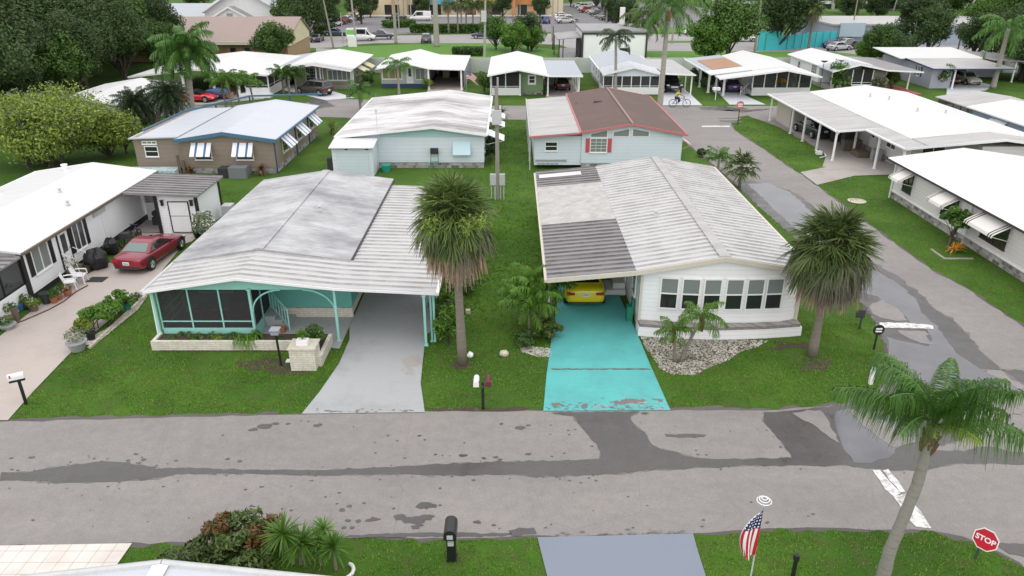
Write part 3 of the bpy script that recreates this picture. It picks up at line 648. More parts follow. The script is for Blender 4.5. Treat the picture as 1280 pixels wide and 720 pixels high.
def post(root, x, y, z, m=None, w=.08, bracket=0, name='post', z0=0):
    b = MB(); b.box(x - w / 2, x + w / 2, y - w / 2, y + w / 2, z0, z); b.box(x - w * .9, x + w * .9, y - w * .9, y + w * .9, z0, z0 + .05)
    b.box(x - w * .8, x + w * .8, y - w * .8, y + w * .8, z - .06, z - .001)
    if bracket: b.bar((x, y, z - .35), (x + bracket * .3, y, z - .02), w * .6)
    return b.build(name, m or M['trimw'], root)
def gutter(root, x, y0, y1, z, m=None, name='gutter'):
    b = MB(); b.box(x - .06, x + .06, y0, y1, z - .1, z + .02); return b.build(name, m or M['trimw'], root)
def vents(root, pts, m=None):
    for x, y, z in pts:
        b = MB(); b.lathe((x, y, z - .03), [(.1, 0), (.09, .05), (.06, .1), (.06, .2), (.1, .21), (.1, .25)], 10); b.build('roof_vent', m or M['alu'], root)
def home(name, label, x0, x1, y0, y1, xs, zs, wall, roof, trim=None, ov=.3, oy=.35, skirt=.45, skm=None, pitch=.6, ribh=.012, fh=.16, cat='mobile home', xw=None, group='mobile homes of the park'):
    """x0..x1,y0..y1 walls; (xs, zs) roof profile"""
    root = empty(name, ((x0 + x1) / 2, (y0 + y1) / 2, 0), label, cat, group)
    b = MB(); gablewall(b, x0, x1, y0, y1, xs, zs, skirt + .001); b.build('wall', wall, root)
    b = MB(); b.box(x0 + .04, x1 - .04, y0 + .04, y1 - .04, 0, skirt); b.build('skirting', skm or M['skirt'], root)
    HARD.append([(x0, y0), (x1, y0), (x1, y1), (x0, y1)])
    rf = roofsurf('roof', root, xs, zs, y0 - oy, y1 + oy, roof, pitch=pitch, ribh=ribh)
    fascia(root, xs, zs, y0 - oy - .05, trim or M['trimw'], fh)
    fascia(root, xs, zs, y1 + oy, trim or M['trimw'], fh)
    for k, s in ((0, -1), (-1, 1)):
        g_ = gutter(root, xs[k] + s * .06, y0 - oy, y1 + oy, zs[k], trim or M['trimw'])
    return root

# ================================================================ white corner house with turquoise drive
xs, zs = [5.2, 8.85, 12.55], [3.0, 3.62, 3.0]
W1 = empty('mobile_home', (8.9, 36, 0), 'white sided home with ribbed white roof, six front windows and turquoise carport drive', 'mobile home', 'mobile homes of the park')
b = MB()
bay = [(5.5, 28.7), (6.7, 28.5), (8.0, 28.38), (10.2, 28.38), (11.6, 28.5), (12.35, 28.75)]
pl = bay + [(12.35, 44.6), (5.5, 44.6)]
# wall block following the bowed front; top follows roof
def prismtop(b, pl, z0, f, mi=0):
    n = len(pl); vs = [(x, y, z0) for x, y in pl] + [(x, y, f(x)) for x, y in pl]
    b.add(vs, [(i, (i + 1) % n, n + (i + 1) % n, n + i) for i in range(n)], mi)
pl2 = pl[:2] + [(8.0, 28.38), (8.85, 28.38)] + pl[3:]
prismtop(b, pl2, .55, lambda x: zat(xs, zs, x) - .12); b.build('wall', M['sid_white'], W1)
HARD.append(pl)
b = MB(); base = [(5.45, 28.2), (7, 27.95), (8.9, 27.82), (10.8, 27.95), (12.5, 28.2), (12.5, 28.9), (5.45, 28.9)]
b.prism(base, 0, .42); b.box(5.55, 12.3, 28.91, 44.5, 0, .54); b.build('base_wall', M['sid_white'], W1)
b = MB(); b.prism([(5.5, 28.25), (7, 28.01), (8.9, 27.89), (10.8, 28.01), (12.43, 28.25), (12.43, 28.8), (5.5, 28.8)], .424, .56); b.build('stone_ledge', M['stackst'], W1)
def bwin(p, q, z, h, fr=.06):
    """double hung window in the plane through p-q (plan)"""
    p, q = Vector((p[0], p[1], 0)), Vector((q[0], q[1], 0)); d = (q - p).normalized(); n = Vector((d.y, -d.x, 0)); w = (q - p).length
    def bx(b, a0, a1, d0, d1, z0, z1):
        vs = [p + d * a + n * o + Vector((0, 0, zz)) for zz in (z0, z1) for o in (d0, d1) for a in (a0, a1)]
        b.add(vs, [(0, 1, 3, 2), (4, 6, 7, 5), (0, 4, 5, 1), (2, 3, 7, 6), (0, 2, 6, 4), (1, 5, 7, 3)])
    b = MB(); bx(b, 0, w, 0, .06, z - fr, z); bx(b, 0, w, 0, .06, z + h, z + h + fr); bx(b, 0, fr, 0, .06, z, z + h); bx(b, w - fr, w, 0, .06, z, z + h)
    bx(b, fr, w - fr, 0, .05, z + h / 2 - .03, z + h / 2 + .03); fo = b.build('window', M['trimw'], W1)
    b = MB(); bx(b, fr, w - fr, .004, .015, z, z + h / 2 - .03); b.build('pane', M['glassd'], fo)
    b = MB(); bx(b, fr, w - fr, .004, .03, z + h / 2 + .03, z + h); b.build('pane', M['glassg'], fo)
def along(y0, x): 
    X = [p[0] for p in bay]; Y = [p[1] for p in bay]; return float(np.interp(x, X, Y))
for x0 in (6.3, 7.2, 8.1, 9.04, 9.92, 10.76):
    bwin((x0, along(0, x0) - .01), (x0 + .78, along(0, x0 + .78) - .01), 1.22, 1.36)
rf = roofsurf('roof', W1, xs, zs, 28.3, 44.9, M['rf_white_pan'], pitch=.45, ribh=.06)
b = MB()
for k in range(34):
    y = 28.3 + k * .488
    b.slab([(8.62, y, 3.66), (8.62 + .23, y, 3.7), (8.85, y + .495, 3.7), (8.62, y + .495, 3.66)], .02)
    b.slab([(8.85, y, 3.7), (9.08, y, 3.66), (9.08, y + .495, 3.66), (8.85, y + .495, 3.7)], .02)
b.build('ridge_cap', M['rf_lt'], rf)
cx, cz = [1.48, 5.2], [2.66, 3.0]
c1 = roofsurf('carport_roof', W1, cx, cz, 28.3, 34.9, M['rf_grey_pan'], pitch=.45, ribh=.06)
roofsurf('carport_roof', W1, cx, [z + .03 for z in cz], 34.92, 41.6, M['rf_patch'], pitch=1.2, ribh=.0)
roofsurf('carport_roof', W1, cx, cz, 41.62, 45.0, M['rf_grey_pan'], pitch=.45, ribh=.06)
b = MB(); b.slab([(1.65, 43.4, 2.74), (4.2, 43.4, 2.97), (4.2, 44.1, 2.97), (1.65, 44.1, 2.74)], .03); b.build('white_panel', M['rf_white'], W1)
fascia(W1, cx + xs[1:], cz + zs[1:], 28.23, M['cream'], .2, .06)
fascia(W1, cx + xs[1:], cz + zs[1:], 45.0, M['cream'], .25, .06)
gutter(W1, 1.42, 28.25, 45.0, 2.6, M['cream']); gutter(W1, 12.6, 28.25, 44.95, 3.0, M['cream'])
for y in (31.2, 35.5, 40, 44.3): post(W1, 1.75, y, 2.5, M['trimw'], .12)
b = MB(); b.box(2.0, 2.06, 37.5, 44.4, 0, 2.4); b.box(2.06, 5.4, 44.3, 44.36, 0, 2.5); b.build('carport_screen_wall', M['aquadk'], W1)
b = MB(); b.box(4.55, 5.5, 32.4, 33.6, 0, .28); b.box(4.9, 5.5, 32.6, 33.6, .28, .56); b.build('steps', M['white'], W1)
door(W1, 'W', 5.5, 33.1, .58, .85, 2.0)
window(W1, 'W', 5.5, 30.2, 1.2, .8, 1.2)
b = MB(); b.box(5.46, 5.56, 28.6, 28.75, .56, 2.9); b.build('corner_trim', M['cream'], W1)
b = MB(); b.box(12.3, 12.42, 28.68, 28.8, .56, 2.8); b.build('corner_trim', M['cream'], W1)
vents(W1, [(7.1, 34.6, 3.35)])
for y in (31, 34.5, 38, 41.5): window(W1, 'E', 12.35, y, 1.3, 1, 1.1)

# ================================================================ aqua house with screened porch
A1 = empty('mobile_home', (-9, 35.15, 0), 'aqua home with screened front porch and grey painted carport drive', 'mobile home', 'mobile homes of the park')
xs, zs = [-15.07, -11.2, -7.18], [2.62, 3.22, 2.68]
b = MB(); gablewall(b, -14.8, -7.25, 30.1, 43.0, xs, zs, .48, .4); b.build('wall', M['aquadk'], A1)
b = MB(); b.box(-14.75, -7.3, 30.16, 42.9, 0, .475); b.build('skirting', M['planter'], A1)
HARD.append([(-15, 27.4), (-7.4, 27.4), (-7.4, 43), (-15, 43)])
roofsurf('roof', A1, xs, zs, 30.3, 43.4, M['rf_old'], pitch=.6, ribh=.014)
px, pz = [-15.1, -11.2, -7.2, -3.12], [2.48, 3.08, 2.63, 2.42]
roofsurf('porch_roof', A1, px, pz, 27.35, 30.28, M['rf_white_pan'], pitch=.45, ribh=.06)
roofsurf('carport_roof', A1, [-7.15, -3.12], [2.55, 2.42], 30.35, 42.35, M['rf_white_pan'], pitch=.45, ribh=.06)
gutter(A1, -7.17, 30.3, 43.3, 2.62, M['dark']); gutter(A1, -3.06, 27.35, 42.3, 2.42, M['trimw'])
fascia(A1, px, pz, 27.3, M['trimw'], .1, .05); gutter(A1, -15.15, 27.3, 43.4, 2.5, M['alu'])
b = MB(); b.slab([(-11.42, 30.3, 3.235), (-11.2, 30.3, 3.26), (-11.2, 43.4, 3.26), (-11.42, 43.4, 3.235)], .02); b.slab([(-11.2, 30.3, 3.26), (-10.98, 30.3, 3.235), (-10.98, 43.4, 3.235), (-11.2, 43.4, 3.26)], .02); b.build('ridge_cap', M['rf_old'], A1)
vents(A1, [(-9.9, 36.2, 3.08)])
# porch: floor, kick wall, screens, gable infill
b = MB(); b.box(-14.8, -11.0, 27.95, 30.05, 0, .3); b.build('porch_floor', M['dr_red'], A1)
b = MB(); b.box(-14.85, -11.0, 27.85, 27.95, .1, .5); b.box(-14.9, -14.8, 27.95, 30.05, .1, .5); b.box(-11.0, -10.9, 27.95, 30.05, .0, .5); b.build('kick_wall', M['aqua'], A1)
b = MB()
pr = [(-14.9, 2.37), (-7.25, 2.37), (-7.25, 2.45), (-11.2, 2.93), (-14.9, 2.37)]
vs = [(-14.95, 27.85, 2.36), (-7.3, 27.85, 2.36), (-7.3, 27.85, 2.5), (-11.2, 27.85, 2.98), (-14.95, 27.85, 2.42)]; vs += [(x, 27.93, z) for x, _, z in vs]
b.add(vs, [(0, 1, 2, 3, 4), (9, 8, 7, 6, 5)] + [(i, 5 + i, 5 + (i + 1) % 5, (i + 1) % 5) for i in range(5)]); b.build('gable_panel', M['aqua'], A1)
screens(A1, 'S', 27.9, -14.85, -10.95, .0, 2.36, 3, kick=.5, fm=M['aqua'], rail=.85, km=M['aqua'], sm=M['screend'])
screens(A1, 'W', -14.85, 27.95, 30.05, .0, 2.4, 2, kick=.5, fm=M['aqua'], rail=.85, km=M['aqua'], sm=M['screend'])
screens(A1, 'E', -10.95, 27.95, 30.05, .0, 2.4, 2, kick=.5, fm=M['aqua'], km=M['aqua'], sm=M['screend'])
b = MB()
for z in (1.35, 1.9): b.bar((-14.7, 28.0, z), (-14.7, 30.0, z + .0), .04)
b.build('porch_rail', M['trimw'], A1)
# porch furniture seen through the screen
b = MB(); b.box(-12.4, -11.3, 29.2, 29.8, .3, 1.0); b.box(-12.4, -11.3, 29.8, 30.0, .3, 1.6); b.box(-12.5, -12.4, 29.2, 30.0, .3, 1.2); b.box(-11.3, -11.2, 29.2, 30.0, .3, 1.2)
tag(b.build('sofa', mat('dark_red_cushion', (.12, .01, .02), .8)), 'dark red sofa inside the screened porch of the aqua home', 'sofa')
b = MB(); b.box(-13.9, -13.1, 28.8, 29.5, .96, 1.0); [b.box(-13.9 + i * .74, -13.84 + i * .74, 28.8 + j * .64, 28.86 + j * .64, .3, .96) for i in (0, 1) for j in (0, 1)]
tag(b.build('table', M['wood']), 'small table inside the screened porch of the aqua home', 'table')
window(A1, 'S', 30.1, -13.3, 1.3, 1.4, .9, 'slide', pm=M['glassd'])
# entry: arch trellis, steps, railing, posts
post(A1, -10.93, 27.8, 2.42, M['aqua'], .1); post(A1, -7.38, 27.75, 2.5, M['aqua'], .1); post(A1, -3.62, 27.35, 2.35, M['aqua'], .1); post(A1, -3.4, 27.7, 2.35, M['aqua'], .08)
post(A1, -14.95, 27.75, 2.42, M['aqua'], .1)
for y in (31.5, 35.5, 39.5): post(A1, -3.35, y, 2.38, M['aqua'], .08)
b = MB()
for s, xa in ((1, -10.88), (-1, -7.43)):
    b.tube([(xa + s * (1.25 * (1 - math.cos(t))), 27.8, 1.35 + 1.02 * math.sin(t)) for t in [k * math.pi / 20 for k in range(11)]], .035, 6)
b.build('arch_bracket', M['aqua'], A1)
b = MB()
for (x, y), (x2, y2) in [((-10.8, 29.7), (-9.75, 28.7))]:
    b.bar((x, y, 1.55), (x2, y2, 1.0), .05); b.bar((x, y, .75), (x2, y2, .2), .04)
    for k in range(7): t = k / 6; X, Y, Z = x + (x2 - x) * t, y + (y2 - y) * t, .75 - .55 * t; b.bar((X, Y, Z), (X, Y, Z + .8), .03)
    b.bar((x2, y2, 0), (x2, y2, 1.05), .06)
b.build('stair_railing', M['aqua'], A1)
b = MB()
for k in range(3): b.box(-10.88, -10.45 + k * .32, 29.0, 30.0, (2 - k) * .18, (3 - k) * .18 - .001)
b.build('steps', M['dr_grey'], A1)
b = MB(); b.box(-10.4, -7.22, 29.98, 30.14, .0, .47); b.build('brick_base', M['planter'], A1)
window(A1, 'S', 30.1, -9.0, 1.55, 2.2, .5, 'slide', pm=M['glassd'])
window(A1, 'E', -7.25, 38, 1.3, 1.1, 1.1); door(A1, 'E', -7.25, 35.3, .5)
b = MB(); b.box(-3.3, -3.2, 40, 42.2, 0, 2.3); b.box(-7.4, -3.2, 42.2, 42.28, 0, 2.3); b.build('carport_end_wall', M['aquadk'], A1)
b = MB(); b.tube([(-3.25, 27.4, 2.3), (-3.25, 27.5, 2.0), (-3.25, 27.5, .1)], .05, 6); b.build('downspout', M['aqua'], A1)
b = MB(); b.tube([(-15.1, 27.5, 2.35), (-15.0, 27.75, 2.2), (-15.05, 27.75, .1)], .05, 6); b.build('downspout', M['trimw'], A1)
# planter walls in front of the porch
PL = empty('brick_planter', (-11, 27.2, 0), 'long low pale painted brick planter in front of the screened aqua porch', 'planter')
b = MB(); b.box(-15.0, -8.55, 26.9, 27.05, 0, .42); b.box(-15.0, -14.85, 27.05, 27.75, 0, .42); b.build('front_wall', M['planter'], PL)
b = MB(); b.box(-14.85, -8.55, 27.06, 27.78, 0, .33); b.build('soil', M['soil'], PL)
b = MB(); b.box(-7.75, -7.6, 25.6, 27.55, 0, .45); b.build('side_wall', M['planter'], PL)
b = MB(); b.box(-8.55, -7.75, 26.2, 27.7, 0, .36); b.build('soil', M['soil'], PL)
b = MB(); b.box(-8.75, -7.75, 25.25, 26.05, 0, .95); b.box(-8.8, -7.7, 25.2, 26.1, .95, 1.0); b.build('pillar', M['planter'], PL)
b = MB(); b.box(-8.5, -8.05, 25.5, 25.8, 1.0, 1.2); b.box(-8.45, -8.1, 25.53, 25.77, 1.2, 1.22); tag(b.build('planter_box', M['white']), 'small white box pot on top of the pale brick pillar', 'pot')

# ================================================================ white home with black shutters, far left
H3 = empty('mobile_home', (-26.3, 38.4, 0), 'white home with black shutters beside the pinkish concrete drive', 'mobile home', 'mobile homes of the park')
xs, zs = [-30.0, -26.35, -22.45], [2.6, 3.15, 2.62]
b = MB(); gablewall(b, -29.7, -22.75, 31.75, 45.0, xs, zs, .35); b.build('wall', M['sid_white2'], H3)
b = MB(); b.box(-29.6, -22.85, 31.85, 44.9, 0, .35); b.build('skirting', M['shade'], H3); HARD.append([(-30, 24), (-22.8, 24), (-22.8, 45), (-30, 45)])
roofsurf('roof', H3, xs, zs, 31.3, 45.4, M['rf_white'], pitch=1.2, ribh=.008)
gutter(H3, -22.4, 31.3, 45.4, 2.6, M['wood']); fascia(H3, xs, zs, 45.4, M['trimw'], .15); gutter(H3, -30.05, 31.3, 45.4, 2.6)
vents(H3, [(-25.2, 39.6, 3.0), (-23.8, 37.8, 2.85)])
b = MB(); b.lathe((-29.3, 40.5, 2.65), [(.16, 0), (.16, .25), (.2, .26), (.2, .32)], 8); b.build('roof_vent', M['white'], H3)
b = MB(); b.lathe((-27.7, 44.6, 2.95), [(.16, 0), (.16, .25), (.2, .26), (.2, .32)], 8); b.build('roof_vent', M['white'], H3)
# front porch under a striped ribbed awning
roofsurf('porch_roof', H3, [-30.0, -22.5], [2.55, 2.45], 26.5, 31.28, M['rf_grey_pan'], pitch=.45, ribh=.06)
b = MB(); b.box(-29.5, -22.8, 26.8, 31.74, 0, .95); b.build('porch_wall', M['sid_white2'], H3)
screens(H3, 'E', -22.85, 26.9, 31.7, 0, 2.4, 3, kick=.96, fm=M['black'], km=M['white'], sm=M['screend'])
b = MB(); b.box(-22.86, -22.7, 31.5, 31.75, .3, 2.5); b.build('corner_trim', M['black'], H3)
window(H3, 'E', -22.75, 33.0, 1.15, 1.25, 1.15, 'slide', pm=M['glassg'], shutters=M['black'])
window(H3, 'E', -22.75, 36.35, .95, .95, 1.35, 'slide', pm=M['glass'], shutters=M['black'])
door(H3, 'E', -22.75, 34.95, .45, .85, 1.95, M['white'], M['black'])
b = MB(); b.box(-22.74, -22.66, 38.0, 39.2, 2.05, 2.3); b.build('wall_vent', M['alu'], H3)
b = MB(); b.box(-22.74, -22.72, 38.75, 39.5, .5, 2.2); b.build('side_door', M['trimw'], H3)
b = MB(); b.box(-22.75, -22.0, 34.5, 35.5, .0, .2); b.box(-22.75, -22.3, 34.5, 35.5, .2, .4); b.build('steps', M['wood'], H3)
b = MB()
for y in (34.5, 35.5): b.tube([(-22.7, y, 1.3), (-22.1, y, 1.05), (-22.0, y, .2)], .025, 6)
b.build('stair_railing', M['white'], H3)
# alcove and shed with gray ribbed roof
SH = empty('shed', (-19.5, 43, 0), 'white shed with black trimmed double door and grey ribbed roof beside the red parked coupe', 'shed')
b = MB(); b.box(-20.7, -18.35, 41.1, 44.6, .0, 2.35); b.build('wall', M['sid_white2'], SH); HARD.append([(-22.8, 41), (-18.3, 41), (-18.3, 45), (-22.8, 45)])
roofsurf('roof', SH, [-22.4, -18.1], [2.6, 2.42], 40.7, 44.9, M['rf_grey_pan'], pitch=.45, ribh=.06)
b = MB()
for x in (-20.72, -18.37): b.box(x - .09, x + .09, 41.0, 41.12, 0, 2.38)
b.box(-18.36, -18.3, 44.4, 44.62, 0, 2.36); b.build('corner_trim', M['black'], SH)
b = MB(); b.box(-20.0, -18.9, 41.05, 41.1, .12, 1.95); d = b.build('door', M['white'], SH)
b = MB(); b.box(-20.06, -20.0, 41.03, 41.1, .1, 2.0); b.box(-18.9, -18.84, 41.03, 41.1, .1, 2.0); b.box(-20.0, -18.9, 41.03, 41.1, 1.95, 2.0); b.box(-20.0, -18.9, 41.03, 41.1, .08, .12); b.box(-20.0, -18.9, 41.035, 41.05, 1.1, 1.12); b.build('frame', M['black'], d)
for x in (-20.35, -18.65):
    b = MB(); b.box(x - .06, x + .06, 40.95, 41.1, 1.75, 2.05); b.box(x - .09, x + .09, 40.92, 41.1, 2.05, 2.09); b.build('wall_lamp', M['black'], SH)
b = MB(); b.box(-22.5, -20.8, 43.5, 43.6, .0, 1.1); b.build('kick_panel', M['white'], SH)
screens(SH, 'S', 43.5, -22.6, -20.8, 0, 2.3, 2, kick=1.1, km=M['white'], sm=M['screend'])

# ================================================================ second row
# taupe home with blue striped awnings
T1 = home('mobile_home', 'taupe home with blue trim and blue and white striped awnings', -24.6, -17.75, 54.3, 67.2, [-24.9, -21.3, -17.45], [2.65, 3.2, 2.65], M['sid_tan'], M['rf_pale'], M['blue'], fh=.28, pitch=1.2, ribh=.008)
zz = [2.75, 2.72]
b = MB(); b.box(-28.45, -24.61, 54.9, 66, .3, 2.62); b.build('side_addition', M['sid_tan'], T1); HARD.append([(-28.5, 54.9), (-24.6, 54.9), (-24.6, 66), (-28.5, 66)])
roofsurf('side_roof', T1, [-28.65, -24.95], [2.6, 2.72], 54.6, 66.3, M['rf_pale'], pitch=1.2, ribh=.008)
SW = mat('awning_white', (.78, .8, .84), .5); SB = mat('awning_blue', (.05, .12, .28), .5)
pat = [0, 0, 1, 0, 0, 0, 1, 0, 0]
for a in (-23.1, -20.0): awning(T1, 'S', 54.3, a, 2.35, 1.5, .85, .75, [SW, SB], 9, pat); window(T1, 'S', 54.3, a, 1.1, 1.2, 1.1)
for a in (57.0, 61.2, 65.2): awning(T1, 'E', -17.75, a, 2.35, 1.9, .8, .8, [SW, SB], 9, pat); window(T1, 'E', -17.75, a, 1.1, 1.2, 1.1)
window(T1, 'S', 54.9, -27.2, 1.2, .9, .7, pm=M['glassd'])
window(T1, 'S', 54.9, -27.25, 2.15, 1.0, .14, 3, pm=M['glassg'])
b = MB()
for y in (54.28, 60, 64): b.box(-17.74, -17.66, y, y + .08, 0, 2.6)
b.build('downspout', M['navy'], T1)
# blue handrail frame of the open deck behind
DK = empty('deck_frame', (-26.5, 69, 0), 'blue beamed open carport frame behind the taupe home', 'carport frame')
b = MB(); b.bar((-28.5, 64.5, 2.7), (-25.2, 72, 2.75), .15); b.bar((-25.2, 72, 2.75), (-18.5, 73, 2.75), .15); b.bar((-28.6, 57, 2.68), (-28.5, 64.5, 2.7), .12); b.build('beam', M['blue'], DK)
for x, y in ((-25.2, 71.9), (-27, 68), (-21.5, 72.5)): post(DK, x, y, 2.68, M['navy'], .1)
# aqua-white home with stained roof
U1 = home('mobile_home', 'pale aqua home with dark streaks on its white roof', -13.0, -2.15, 55.9, 71.6, [-13.35, -6.0, -1.95], [2.55, 3.28, 2.7], M['sid_aqua'], M['rf_stain'], M['trimw'], pitch=1.4, ribh=.008, oy=.5)
b = MB(); vs = [(-10.1, 55.87, 2.42), (-2.15, 55.87, 2.42), (-2.15, 55.87, 2.58), (-6, 55.87, 3.12), (-10.1, 55.87, 2.72)]; vs += [(x, 55.9, z) for x, _, z in vs]
b.add(vs, [(0, 1, 2, 3, 4)] + [(i, 5 + i, 5 + (i + 1) % 5, (i + 1) % 5) for i in range(5)]); b.build('gable_panel', M['sid_aqua2'], U1)
awning(U1, 'S', 55.9, -3.85, 2.1, 1.35, .95, .45, [mat('pale_blue_awning', (.5, .66, .74), .5)], 5)
for a in (57.5, 62.5, 66): awning(U1, 'E', -1.95, a, 2.5, 2.0, .5, 1.35, [mat('pale_awning', (.66, .72, .76), .5)], 7); window(U1, 'E', -2.15, a, 1.1, 1.2, 1.1)
b = MB(); b.bar((-10.2, 55.7, 2.3), (-10.2, 55.7, 4.4), .03); b.lathe((-10.2, 55.7, 4.3), [(.03, 0), (.1, .05), (.03, .3)], 8); b.build('mast', M['alu'], U1)
S2 = empty('shed', (-11.8, 54.6, 0), 'pale green shed with white roof in front of the stained roof home', 'shed')
b = MB(); b.box(-13.3, -10.3, 53.6, 55.86, .0, 2.2); b.build('wall', M['sid_aqua'], S2); HARD.append([(-13.4, 53.5), (-10.2, 53.5), (-10.2, 56), (-13.4, 56)])
b = MB(); b.slab([(-13.45, 53.3, 2.2), (-10.15, 53.3, 2.2), (-10.15, 55.38, 2.45), (-13.45, 55.38, 2.45)], .07); b.build('roof', M['rf_white'], S2)
b = MB(); b.box(-13.0, -10.6, 53.55, 53.6, .1, 2.0); b.build('roll_door', siding('shed_door', (.6, .69, .74), .25, .1, .5), S2)
b = MB(); b.box(-12.3, -12.1, 53.5, 53.6, 2.0, 2.08); b.box(-10.8, -10.6, 53.5, 53.6, 2.0, 2.08); b.build('lamp', M['black'], S2)
# brown shingle home with red trim
V1 = home('mobile_home', 'pale mint home with brown shingle roof, red shutters and faded red trim', 5.3, 12.95, 55.6, 71.6, [5.25, 9.05, 13.15], [2.95, 3.55, 2.75], M['sid_pale'], M['rf_brown'], M['redtrim'], pitch=1, ribh=0, fh=.16)
b = MB(); b.box(1.7, 5.29, 55.7, 70.5, .3, 2.55); b.build('side_addition', M['sid_pale'], V1); HARD.append([(1.6, 55.6), (5.3, 55.6), (5.3, 70.6), (1.6, 70.6)])
roofsurf('side_roof', V1, [1.35, 5.2], [2.6, 2.9], 55.2, 71.0, M['rf_lt'], pitch=3.6, ribh=.008)
fascia(V1, [1.35, 5.2], [2.6, 2.9], 55.14, M['redtrim'], .14)
b = MB(); b.slab([(8.95, 55.3, 3.6), (9.15, 55.3, 3.6), (9.15, 71.9, 3.6), (8.95, 71.9, 3.6)], .03); b.build('ridge_cap', grimy('pale_brown_cap', (.25, .19, .17), .9, .4), V1)
window(V1, 'S', 55.6, 6.6, 1.35, 1.2, 1.0, 'grid', pm=M['glassg'], shutters=M['red'])
window(V1, 'S', 55.7, 3.0, 1.45, .85, .6, pm=M['glassd'])
def trap(root, x0, x1, z0, za, zb, y):
    b = MB(); t = .06; q = [(x0 - t, z0 - t), (x1 + t, z0 - t), (x1 + t, zb + t), (x0 - t, za + t)]; r_ = [(x0, z0), (x1, z0), (x1, zb), (x0, za)]
    vs = [(x, y - .04, z) for x, z in q] + [(x, y - .04, z) for x, z in r_] + [(x, y, z) for x, z in q]
    b.add(vs, [(0, 1, 5, 4), (1, 2, 6, 5), (2, 3, 7, 6), (3, 0, 4, 7), (0, 8, 9, 1), (1, 9, 10, 2), (2, 10, 11, 3), (3, 11, 8, 0)]); f = b.build('window', M['trimw'], root)
    b = MB(); b.add([(x, y - .02, z) for x, z in r_], [(0, 1, 2, 3)]); b.build('pane', M['glassg'], f)
trap(V1, 6.0, 7.2, 2.5, 2.72, 2.98, 55.6); trap(V1, 7.7, 8.85, 2.55, 2.85, 3.1, 55.6); trap(V1, 9.15, 10.35, 2.55, 3.1, 2.88, 55.6)
vents(V1, [(5.7, 66.5, 3.05)], M['terra']); b = MB(); b.box(7.2, 7.9, 65.5, 65.9, 3.25, 3.4); b.build('roof_vent', M['dark'], V1)
b = MB()
for y in (55.3, 58, 61, 64, 67, 70): b.box(1.33, 1.4, y, y + .08, 0, 2.5)
b.box(1.3, 1.36, 55.3, 71, 2.3, 2.7); b.build('gutter_posts', M['alu'], V1)
awning(V1, 'E', 12.95, 56.6, 2.3, 1.6, .5, .8, [mat('faded_orange_awning', (.62, .35, .25), .6), M['trimw']], 5, [0, 1, 0, 1, 0])
b = MB(); [b.lathe((2.1 + k * .33, 55.6, .45), [(.12, 0), (.12, .02)], 8) for k in range(5)]; b.box(1.8, 4.2, 55.62, 55.69, .62, .72); b.build('wall_relief', M['grey'], V1)
# home with wide white roof and carport, right
xs, zs = [29.6, 35.0, 39.0], [2.72, 3.35, 2.7]
X1 = home('mobile_home', 'warm grey home with wide white roof and long posted carport', 29.9, 38.2, 54.4, 74.2, xs, zs, M['sid_stone'], M['rf_white'], M['trimw'], pitch=1.2, ribh=.006)
roofsurf('carport_roof', X1, [25.65, 29.5], [2.42, 2.66], 58.0, 75.2, M['rf_lt'], pitch=1.2, ribh=.02)
roofsurf('carport_roof', X1, [27.9, 29.5], [2.56, 2.7], 51.6, 57.98, M['rf_lt'], pitch=1.2, ribh=.02)
roofsurf('porch_roof', X1, [29.5, 34.9, 39.0], [2.75, 3.2, 2.65], 51.6, 54.0, M['rf_lt'], pitch=1.2, ribh=.02)
fascia(X1, [25.65, 29.5], [2.42, 2.66], 57.92, M['trimw'], .14); fascia(X1, [27.9, 29.5, 34.9, 39.0], [2.56, 2.72, 3.2, 2.65], 51.55, M['trimw'], .16); gutter(X1, 25.6, 58, 75.2, 2.42); gutter(X1, 27.85, 51.6, 57.98, 2.56)
b = MB(); b.box(33.6, 38.0, 52.0, 54.38, 0, 2.6); b.build('front_room', M['sid_stone'], X1)
for x, y in ((25.75, 58.2), (25.75, 61.6), (25.75, 64.9), (25.75, 68.0), (25.75, 74), (28.0, 55.7), (28.4, 60.5), (28.0, 51.8), (31, 51.8), (33, 51.8)): post(X1, x, y, 2.4, M['trimw'], .13, 1 if x < 26 else 0)
b = MB(); b.box(26.5, 29.5, 70.5, 74.5, 0, 2.2); b.build('storage_room', M['sid_beige'], X1)
window(X1, 'W', 29.9, 57.5, 1.2, 1.4, 1.1, 'slide'); window(X1, 'W', 29.9, 64, 1.2, 1.4, 1.1, 'slide'); door(X1, 'W', 29.9, 60.6, .5); window(X1, 'S', 54.4, 31.5, .9, 1.6, 1.3, 'slide', pm=M['glassd'])
vents(X1, [(33.2, 69.5, 3.2), (33.8, 62, 3.25), (35.6, 61, 3.3), (34, 67.5, 3.3)])
